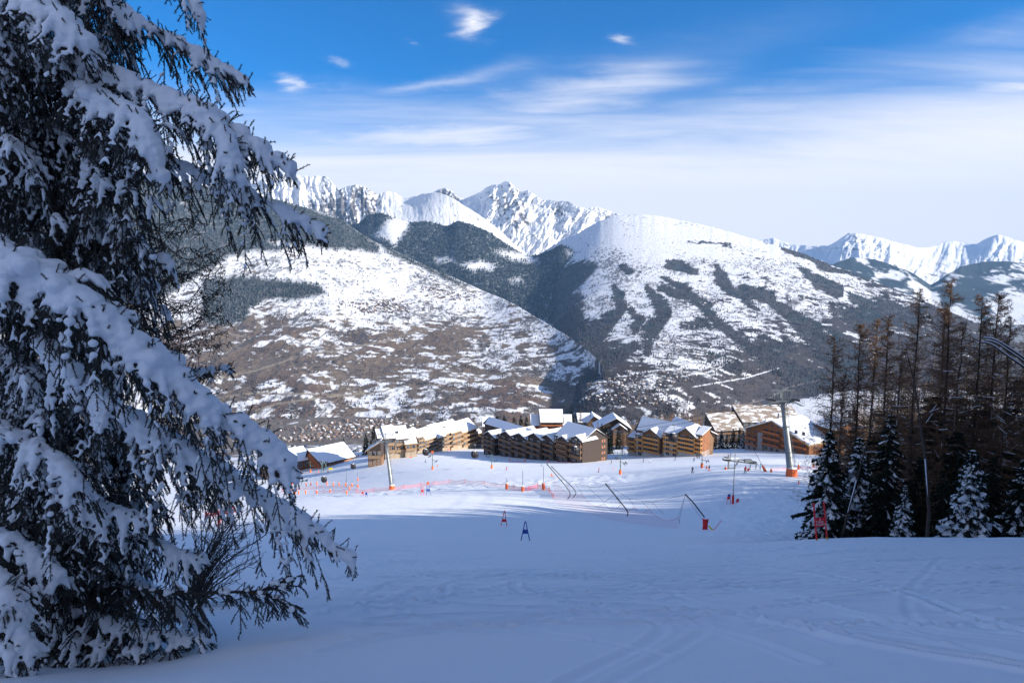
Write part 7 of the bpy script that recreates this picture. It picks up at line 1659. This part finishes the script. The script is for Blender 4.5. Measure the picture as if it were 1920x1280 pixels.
def bough(axis, root, seed, tl=.42, snow=.8, hang=.8, thick=.018, fwd=.55, cap=.06, top_only=False, nd=420, side_bias=None, vox=.0100, sub=1.0, label=None, tipfrac=.25):
    g = np.random.default_rng(seed); q = catmull([np.array(v) for v in axis]); n0 = 60; q, Ltot = resample(q, n0); tt = np.linspace(0, 1, n0)
    tan = np.gradient(q, axis=0); tan /= np.linalg.norm(tan, axis=1, keepdims=True); up = np.array([0, 0, 1.]); sd = np.cross(tan, up); sd /= np.linalg.norm(sd, axis=1, keepdims=True)+1e-9
    nl = int(Ltot/.032*sub); t = np.sort(g.uniform(.04, 1, nl)); s_ = np.where(np.arange(nl) % 2 == 0, 1, -1)*1.0
    def itp(arr, t): return np.stack([np.interp(t, tt, arr[:, k]) for k in range(3)], 1)
    P0 = itp(q, t); T_ = itp(tan, t); S_ = itp(sd, t)
    prof = np.minimum(1, (1-t)/tipfrac+.18)*np.minimum(1, t/.15+.4); L = tl*1.2*prof*g.uniform(.35, 1.2, nl)
    tlx = 1
    hz = g.uniform(.3, 1.5, nl)*hang
    K = 7; u = np.linspace(0, 1, K)
    d0 = T_*(fwd*g.uniform(.6, 1.3, nl))[:, None]+S_*(s_*g.uniform(.2, .95, nl))[:, None]+up*(.12-.25*hang)
    d0 /= np.linalg.norm(d0, axis=1, keepdims=True)
    LP = P0[:, None]+d0[:, None]*(u[None, :, None]*L[:, None, None])*(1-.25*hang*u[None, :, None])
    LP[..., 2] -= (hz*L)[:, None]*(u[None]**1.6)*.9
    LP += (g.normal(0, .010, (nl, 1, 3))*u[None, :, None])
    A = [LP[:, :-1].reshape(-1, 3)]; B = [LP[:, 1:].reshape(-1, 3)]
    # twiglets
    nt = np.maximum((L/.040).astype(int), 1); ii = np.repeat(np.arange(nl), nt); m = len(ii); tu = g.uniform(.12, .98, m)
    kf = tu*(K-1); k0 = kf.astype(int); fr = (kf-k0)[:, None]; k1 = np.minimum(k0+1, K-1); base = LP[ii, k0]*(1-fr)+LP[ii, k1]*fr
    dd = LP[ii, k1]-LP[ii, k0]; dd = np.where(np.linalg.norm(dd, axis=1, keepdims=True) < 1e-6, d0[ii], dd); dd /= np.linalg.norm(dd, axis=1, keepdims=True)
    sdd = np.cross(dd, up); sdd /= np.linalg.norm(sdd, axis=1, keepdims=True)+1e-9; sg = g.choice([-1, 1], m)
    l2 = np.minimum(.13*g.uniform(.5, 1.3, m), L[ii]*.5*(1.15-tu)+.03)
    d2 = dd*.65+sdd*(sg*g.uniform(.35, .8, m))[:, None]+up*(-.25-.3*hang*g.uniform(0, 1, m))[:, None]; d2 /= np.linalg.norm(d2, axis=1, keepdims=True)
    e1_ = base+d2*(l2*.55)[:, None]; d3 = d2+up*(-.3*hang)+dd*.2; d3 /= np.linalg.norm(d3, axis=1, keepdims=True); e2_ = e1_+d3*(l2*.5)[:, None]
    A += [base, e1_]; B += [e1_, e2_]; Aall = np.concatenate(A); Ball = np.concatenate(B)
    # short shoots standing up out of the snow on top of the bough
    nu = int(Ltot*26); tu_ = g.uniform(.03, 1, nu); ub = itp(q, tu_); ud = itp(tan, tu_)*g.uniform(.1, 1, nu)[:, None]+itp(sd, tu_)*g.normal(0, .8, nu)[:, None]+up*g.uniform(.3, 1.1, nu)[:, None]; ud /= np.linalg.norm(ud, axis=1, keepdims=True)
    Aall = np.concatenate([Aall, ub]); Ball = np.concatenate([Ball, ub+ud*(cap*1.25+g.uniform(.01, .05, nu))[:, None]])
    A2 = np.concatenate([Aall, q[:-1][tt[:-1] > .35]]); B2 = np.concatenate([Ball, q[1:][tt[:-1] > .35]])
    V1, F1 = needles(A2, B2, g, nd)
    V2, F2 = tubes3(Aall, Ball, np.full(len(Aall), .0042), np.full(len(Aall), .003), g)
    rad = thick*(1-tt)**.7+.005; V3, F3 = tubes3(q[:-1], q[1:], rad[:-1], rad[1:], g)
    V = np.concatenate([V1, V2, V3]); Fs = [F1, F2+len(V1), F3+len(V1)+len(V2)]; mi = np.concatenate([np.zeros(len(F1), int), np.ones(len(F2)+len(F3), int)])
    o = link('bough', mesh_np('bough', V, Fs, [M['needle_near'], M['bark']], mat_idx=mi), root)
    if label: o['label'] = label
    # snow: a lumpy ridge along the axis, spreading over the first half of the side twigs
    C = []; Rr = []
    if snow > 0:
        na = int(Ltot/.022); ta = g.uniform(.02, .985, na); lump = .70+.30*(np.sin(ta*Ltot*6+seed)*.5+.5)+g.uniform(-.25, .15, na); keep = (g.uniform(0, 1, na) < snow*1.2) & (np.sin(ta*Ltot*13+seed*1.7)+np.sin(ta*Ltot*29+seed) > -1.45)
        rr = .72*cap*lump*(.30+.70*np.minimum(1, (1-ta)/.5)); c = itp(q, ta)+itp(sd, ta)*(g.normal(0, .55, na)*rr)[:, None]; c[:, 2] += rr*.55+.008
        C.append(c[keep]); Rr.append(rr[keep])
        ks = 5
        cov = g.uniform(.25, .95, nl)*np.minimum(1, snow+.2); on = g.uniform(0, 1, nl) < snow+.1
        for j in range(10):
            f_ = (j+.5)/10; k = f_*(K-1); a0 = int(k); w_ = k-a0; pt = LP[:, a0]*(1-w_)+LP[:, min(a0+1, K-1)]*w_
            ok = on & (f_ < cov) & (L > .05); rr = (cap*.50*(1-f_)**1.6+.0125)*g.uniform(.7, 1.3, nl); pt = pt.copy(); pt[:, 2] += rr*.6
            C.append(pt[ok]); Rr.append(rr[ok])
        on2 = (g.uniform(0, 1, m) < snow*.62) & (tu < cov[ii]+.35)
        for w_ in (.15, .5, .85):
            pt = base*(1-w_)+e1_*w_; rr = np.full(m, .0125)*g.uniform(.8, 1.35, m); pt = pt.copy(); pt[:, 2] += rr*.7; C.append(pt[on2]); Rr.append(rr[on2])
        on3 = on2 & (g.uniform(0, 1, m) < .5); pt = (e1_+e2_)/2; pt[:, 2] += .010; C.append(pt[on3]); Rr.append(np.full(on3.sum(), .012))
        V, Fq = blobs(np.concatenate(C), np.concatenate(Rr), .85)
        sn = link('bough_snow', mesh_np('bough_snow', V, Fq, [M['snow_near']]), o)
        rm_ = sn.modifiers.new('merge', 'REMESH'); rm_.mode = 'VOXEL'; rm_.voxel_size = vox; rm_.use_smooth_shade = True
        sm_ = sn.modifiers.new('soften', 'SMOOTH'); sm_.factor = .5; sm_.iterations = 6
        dg = bpy.context.evaluated_depsgraph_get(); me = bpy.data.meshes.new_from_object(sn.evaluated_get(dg)); sn.modifiers.clear(); sn.data = me; me.name = 'bough_snow'; sn['kind'] = 'stuff'
        me.polygons.foreach_set('use_smooth', [True]*len(me.polygons))
    return o
def hero():
    TY = 6.5; tx = P(25, 640, TY).x; base = (tx, TY, gz(tx, TY)); root = empty('snowy_spruce', base, 0, 'huge spruce laden with thick snow filling the left side, its boughs drooping to the right', 'tree')
    off = np.array(base)
    tr = MB().tube([(0, 0, -.5), (0.03, 0, 2), (.02, 0, 5), (-.05, 0, 9)], [.24, .20, .14, .05], 14).build('trunk', M['bark'], root, True)
    def ax(pts): return [np.array(P(a, b_, Y))-off for a, b_, Y in pts]
    H = [
     (dict(tl=.38, snow=1.0, cap=.115, hang=.7, thick=.02, vox=.0105), [(-60, -80, 5.6), (20, -20, 5.3), (90, 20, 5.1), (140, 62, 5.0), (168, 100, 5.0)], 'bough with a thick cushion of snow at the top left corner'),
     (dict(tl=.30, snow=.85, cap=.05, hang=.9, thick=.02), [(90, -110, 6.2), (190, -20, 5.9), (260, 40, 5.8), (330, 75, 5.7), (400, 115, 5.6), (468, 158, 5.6)], 'bough reaching highest against the blue sky'),
     (dict(tl=.20, snow=.9, cap=.07, hang=.8, thick=.02), [(190, -120, 5.4), (270, -70, 5.3), (330, -30, 5.3), (362, 8, 5.3), (374, 38, 5.3)], None),
     (dict(tl=.42, snow=1.0, cap=.085, hang=1.0, thick=.025), [(20, 60, 6.3), (120, 105, 5.7), (210, 140, 5.4), (300, 178, 5.3), (370, 202, 5.25), (430, 238, 5.2), (495, 284, 5.2), (548, 326, 5.2)], 'long upper bough pointing at the white peaks'),
     (dict(tl=.30, snow=1.0, cap=.095, hang=.8, thick=.014), [(130, 150, 5.6), (200, 195, 5.2), (258, 225, 5.0), (286, 280, 4.95), (306, 352, 4.95)], None),
     (dict(tl=.26, snow=1.0, cap=.08, hang=.9, thick=.014), [(330, 190, 5.35), (380, 215, 5.15), (420, 255, 5.05), (442, 305, 5.0), (450, 345, 5.0)], None),
     (dict(tl=.34, snow=.9, cap=.06, hang=1.0, thick=.022), [(60, 240, 6.4), (200, 275, 5.9), (320, 305, 5.6), (420, 345, 5.5), (500, 382, 5.4), (560, 412, 5.4), (612, 440, 5.4)], 'bough whose tip hangs before the forested mountain'),
     (dict(tl=.26, snow=.85, cap=.05, hang=.9, thick=.014), [(150, 395, 5.8), (210, 440, 5.6), (260, 462, 5.5), (300, 480, 5.45), (322, 500, 5.4)], None),
     (dict(tl=.50, snow=1.0, cap=.115, hang=1.05, thick=.03, vox=.0105), [(-160, 400, 4.9), (-50, 438, 4.8), (20, 480, 4.7), (90, 528, 4.65), (165, 572, 4.6), (245, 635, 4.6), (330, 705, 4.65), (410, 770, 4.7), (480, 822, 4.75), (530, 862, 4.8), (556, 900, 4.8)], 'lowest hanging great bough covered by a broad ridge of snow'),
     (dict(tl=.22, snow=1.0, cap=.06, hang=.5, thick=.01), [(100, 525, 4.7), (150, 520, 4.75), (188, 528, 4.8)], None), (dict(tl=.20, snow=1.0, cap=.055, hang=.5, thick=.01), [(170, 560, 4.7), (215, 580, 4.75), (250, 598, 4.8)], None),
     (dict(tl=.20, snow=1.0, cap=.055, hang=.5, thick=.01), [(260, 640, 4.7), (300, 662, 4.75), (338, 680, 4.8)], None),
     (dict(tl=.36, snow=1.0, cap=.085, hang=.9, thick=.022), [(120, 740, 6.0), (230, 790, 5.6), (320, 838, 5.4), (400, 872, 5.3), (470, 920, 5.2), (540, 962, 5.2), (605, 1008, 5.2), (662, 1056, 5.2)], 'bough whose tip dips furthest right over the shaded piste'),
     (dict(tl=.40, snow=.95, cap=.09, hang=1.0, thick=.018), [(60, 640, 5.2), (160, 720, 5.0), (250, 790, 4.9), (340, 840, 4.9), (400, 890, 4.9), (440, 930, 4.9)], None),
     (dict(tl=.30, snow=.12, cap=.03, hang=.9, thick=.016, tipfrac=.5), [(150, 1085, 5.6), (260, 1105, 5.2), (360, 1112, 5.0), (440, 1110, 4.95), (500, 1106, 4.9), (540, 1098, 4.9), (566, 1100, 4.9)], 'almost bare dark green bough low at the right'),
     (dict(tl=.16, snow=.2, cap=.025, hang=.6, thick=.01), [(470, 1110, 4.9), (510, 1120, 4.88), (545, 1142, 4.85), (556, 1158, 4.85)], None),
     (dict(tl=.16, snow=.2, cap=.025, hang=.2, thick=.01), [(490, 1108, 4.9), (520, 1094, 4.9), (548, 1088, 4.9)], None),
     (dict(tl=.14, snow=.7, cap=.035, hang=.5, thick=.01), [(300, 690, 6.4), (360, 697, 6.3), (405, 694, 6.2), (440, 690, 6.2)], None),
     (dict(tl=.36, snow=.75, cap=.055, hang=.9, thick=.018), [(60, 930, 6.0), (170, 980, 5.5), (270, 1010, 5.3), (340, 1040, 5.2), (380, 1050, 5.2)], None),
     (dict(tl=.36, snow=.9, cap=.07, hang=.8, thick=.018), [(40, 860, 5.8), (130, 920, 5.3), (210, 960, 5.1), (280, 980, 5.0)], None),
     (dict(tl=.34, snow=.8, cap=.05, hang=.6, thick=.018), [(40, 1110, 6.0), (150, 1150, 5.4), (250, 1180, 5.2), (330, 1195, 5.1), (388, 1205, 5.05)], None),
     (dict(tl=.34, snow=.7, cap=.05, hang=.6, thick=.018), [(40, 1130, 6.0), (120, 1190, 5.3), (190, 1215, 5.1), (260, 1225, 5.0)], None),
     (dict(tl=.32, snow=.7, cap=.05, hang=.7, thick=.018), [(120, 1010, 6.0), (220, 1070, 5.6), (310, 1120, 5.5), (370, 1160, 5.5), (392, 1180, 5.5)], None),
     (dict(tl=.40, snow=.9, cap=.08, hang=.9, thick=.018), [(-40, 780, 5.2), (40, 830, 4.9), (110, 870, 4.75), (160, 930, 4.7)], None),
     (dict(tl=.40, snow=.9, cap=.08, hang=.9, thick=.018), [(-60, 1000, 5.2), (0, 1010, 4.9), (60, 1040, 4.8), (110, 1085, 4.75)], None)]
    for i, (kw, pts, lb) in enumerate(H): bough(ax(pts), root, 100+i, label=lb, **kw)
    g = np.random.default_rng(77); n = 72
    for i in range(n):
        py0 = -160+1370*(i+.5)/n+g.uniform(-15, 15); az = g.choice([0, 1, 1, 2])
        xe = {0: g.uniform(-40, 120), 1: g.uniform(120, 300), 2: g.uniform(230, 345)}[az]; ye = py0+g.uniform(60, 190)*(1 if py0 < 950 else .4); Ye = {0: g.uniform(4.9, 5.4), 1: g.uniform(5.2, 6.0), 2: g.uniform(5.7, 6.6)}[az]
        if ye > 1215: ye = 1200+g.uniform(-20, 15)
        x0 = g.uniform(-30, 60); pts = [(x0, py0, 6.3), (x0*.6+xe*.4, py0+(ye-py0)*.25, 6.3*.55+Ye*.45), (x0*.25+xe*.75, py0+(ye-py0)*.62, 6.3*.2+Ye*.8), (xe, ye, Ye)]
        lo = sstep(780, 1000, ye)
        bough(ax(pts), root, 300+i, tl=g.uniform(.34, .5), snow=float(g.uniform(.5, .95)*(1-.4*lo)), cap=float(g.uniform(.018, .045)*(1-.35*lo)), hang=float(g.uniform(1.0, 1.5)), thick=.016, nd=330, vox=.0105, sub=.9)
hero()
# small snowed-in spruce at the bottom left corner
def corner():
    b0 = P(-30, 1262, 4.6); b0.z = gz(b0.x, b0.y)-.02; root = empty('young_spruce', b0, 0, 'young spruce buried in snow at the bottom left corner in front of the huge one', 'tree'); off = np.array(b0)
    MB().tube([(0, 0, -.1), (.02, 0, .9)], [.03, .01], 7).build('trunk', M['bark'], root)
    for i, (pts, kw) in enumerate([([(-30, 1100, 4.6), (10, 1110, 4.45), (35, 1150, 4.4), (40, 1190, 4.4)], dict(snow=1.0, cap=.06)), ([(-30, 1150, 4.6), (20, 1170, 4.4), (55, 1215, 4.35), (66, 1250, 4.35)], dict(snow=.9, cap=.05)), ([(-30, 1190, 4.5), (0, 1210, 4.3), (25, 1240, 4.25)], dict(snow=1.0, cap=.05)), ([(-40, 1080, 4.6), (-10, 1080, 4.5), (8, 1100, 4.45)], dict(snow=1.0, cap=.06))]):
        bough([np.array(P(*p))-off for p in pts], root, 500+i, tl=.2, hang=.6, thick=.01, **kw)
corner()
# bare larch behind the big bough, and the bare shrub under it
def side_larch():
    Y = 11.0; x = P(215, 700, Y).x; b0 = Vector((x, Y, gz(x, Y))); root = empty('larch_tree', b0, 0, 'bare brown larch whose hanging twigs show between the big boughs', 'tree'); off = np.array(b0); g = np.random.default_rng(8)
    MB().tube([(0, 0, -.3), (.05, 0, 4), (.1, 0, 7)], [.09, .07, .03], 8).build('trunk', M['larch_bark'], root, True); A = []; B = []; ra = []; rb = []
    for k in range(20):
        py0 = g.uniform(380, 640); pts = [(222, py0, 11), (290, py0+g.uniform(0, 40), 10.7), (350, py0+g.uniform(-30, 60), 10.5), (g.uniform(380, 440), py0+g.uniform(-60, 60), 10.4)]
        q, L = resample(catmull([np.array(P(*p))-off for p in pts]), 26)
        for i in range(25):
            A.append(q[i]); B.append(q[i+1]); ra.append(.011*(1-i/27)); rb.append(.011*(1-(i+1)/27))
            for _ in range(3):
                d = g.normal(size=3)*[.8, .8, .5]; d[2] -= .9; d /= np.linalg.norm(d); l = g.uniform(.08, .38)*(1-i/40); c = q[i]*.5+q[i+1]*.5; m_ = c+d*l*.5; e = m_+(d+g.normal(0, .3, 3))*l*.5
                A += [c, m_]; B += [m_, e]; ra += [.0045, .004]; rb += [.004, .003]
                if g.uniform() < .7: e2 = m_+g.normal(0, .08, 3); A.append(m_); B.append(e2); ra.append(.0035); rb.append(.003)
    V, Fq = tubes3(np.array(A), np.array(B), np.array(ra)*1.3, np.array(rb)*1.3, g); link('crown', mesh_np('crown', V, Fq, [M['larch_bark']]), root)
side_larch()
def shrub():
    Y = 8.5; b0 = Vector(P(360, 1170, Y)); b0.z = gz(b0.x, b0.y); root = empty('bare_shrub', b0, 0, 'leafless thin twigged shrub beside the huge spruce on the snow', 'shrub'); off = np.array(b0); g = np.random.default_rng(18); A = []; B = []; ra = []; rb = []
    for k in range(38):
        ex, ey = g.uniform(375, 490), g.uniform(950, 1120); ex = min(ex, 470+ (ey-950)*.15)
        pts = [(355+g.uniform(-12, 12), 1172, Y), (350+(ex-350)*.35, 1172+(ey-1172)*.55, Y+g.uniform(-.3, .3)), (350+(ex-350)*.7, 1172+(ey-1172)*.85, Y+g.uniform(-.5, .5)), (ex, ey, Y+g.uniform(-.6, .6))]
        q, L = resample(catmull([np.array(P(*p))-off for p in pts]), 18); q += np.cumsum(g.normal(0, .006, q.shape), 0)
        for i in range(17):
            A.append(q[i]); B.append(q[i+1]); ra.append(.0085*(1-i/19)+.002); rb.append(.0085*(1-(i+1)/19)+.002)
            if i > 4 and g.uniform() < .75:
                d = (q[i+1]-q[i])/np.linalg.norm(q[i+1]-q[i])+g.normal(0, .5, 3); l = g.uniform(.08, .35); e = q[i]+d*l*.6; e2 = e+(d+g.normal(0, .3, 3)+[0, 0, .2])*l*.4; A += [q[i], e]; B += [e, e2]; ra += [.004, .0032]; rb += [.0032, .0022]
    V, Fq = tubes3(np.array(A), np.array(B), np.array(ra)*1.2, np.array(rb)*1.2, g); link('stems', mesh_np('stems', V, Fq, [M['bark']]), root)
shrub()
# slender leaning trunk with snow before the dark spruces, and the arched snowy trunk at the right edge
def white_trunk():
    f = gat(1745, 40); t = P(1715, 720, 44); root = empty('bare_tree', f, 0, 'slender snow plastered trunk leaning left before the dark spruces', 'tree', 'thin trunks in the right grove'); o = Vector(f)
    pts = [f-o-Vector((0, 0, .5)), P(1742, 960, 40.5)-o, P(1735, 860, 41)-o, P(1725, 790, 42)-o, t-o, P(1700, 660, 44)-o]
    MB().tube(pts, [.12, .11, .09, .07, .05, .02], 8).build('trunk', M['larch_bark'], root, True); MB().tube([p+Vector((-.05, -.05, .03)) for p in pts[1:3]], [.015, .04], 6).build('trunk_snow', M['snow'], root, True)
    g = np.random.default_rng(4); A, B = [], []
    for k in range(60):
        u = g.uniform(.3, 4.9); i = int(u); c = np.array(pts[i].lerp(pts[i+1], u-i)); d = g.normal(size=3); d[2] = abs(d[2])*.5; d /= np.linalg.norm(d); l = g.uniform(.3, 1.4); A.append(c); B.append(c+d*l); A.append(c+d*l*.6); B.append(c+d*l*.6+g.normal(0, .2, 3))
    V, Fq = tubes3(np.array(A), np.array(B), np.full(len(A), .012), np.full(len(A), .006), g); link('crown', mesh_np('crown', V, Fq, [M['larch_twig']]), root)
    f = gat(1578, 44); root = empty('bare_tree', f, 0, 'thin snow plastered pole-like trunk leaning right at the left foot of the spruces', 'tree', 'thin trunks in the right grove'); o = Vector(f); pts = [f-o-Vector((0, 0, .5)), P(1590, 960, 44)-o, P(1606, 900, 45)-o, P(1620, 850, 46)-o, P(1640, 780, 47)-o]
    MB().tube(pts, [.09, .08, .07, .05, .03], 8).build('trunk', M['larch_bark'], root, True); MB().tube([p+Vector((-.05, -.06, .03)) for p in pts[1:3]], [.015, .035], 6).build('trunk_snow', M['snow'], root, True)
white_trunk()
def arch():
    f = gat(2060, 34); root = empty('bent_birch', f, 0, 'thin trunks bent over in an arch under snow at the right picture edge', 'tree'); o = Vector(f)
    for k, (dx, dy) in enumerate(((0, 0), (4, 9), (-2, 15))):
        pts = [Vector((0, 0, -.3)), P(2060, 900, 34)-o, P(2030+dx, 760, 33.5)-o, P(1960+dx, 700+dy, 33)-o, P(1920+dx, 672+dy, 33)-o, P(1888+dx, 650+dy, 33)-o, P(1862+dx, 636+dy*.7, 33)-o, P(1842+dx, 634+dy*.5, 33)-o]
        w = [Vector(v) for v in catmull([np.array(p) for p in pts], 5)]; n_ = len(w)
        t_ = MB().tube(w, [.09*(1-i/n_)+.015 for i in range(n_)], 7).build('stem', M['larch_bark'], root, True); MB().tube([p+Vector((0, 0, .05)) for p in w[10:-1]], [.055*(1-i/n_)+.01 for i in range(n_-11)], 6).build('stem_snow', M['snow'], t_, True)
arch()
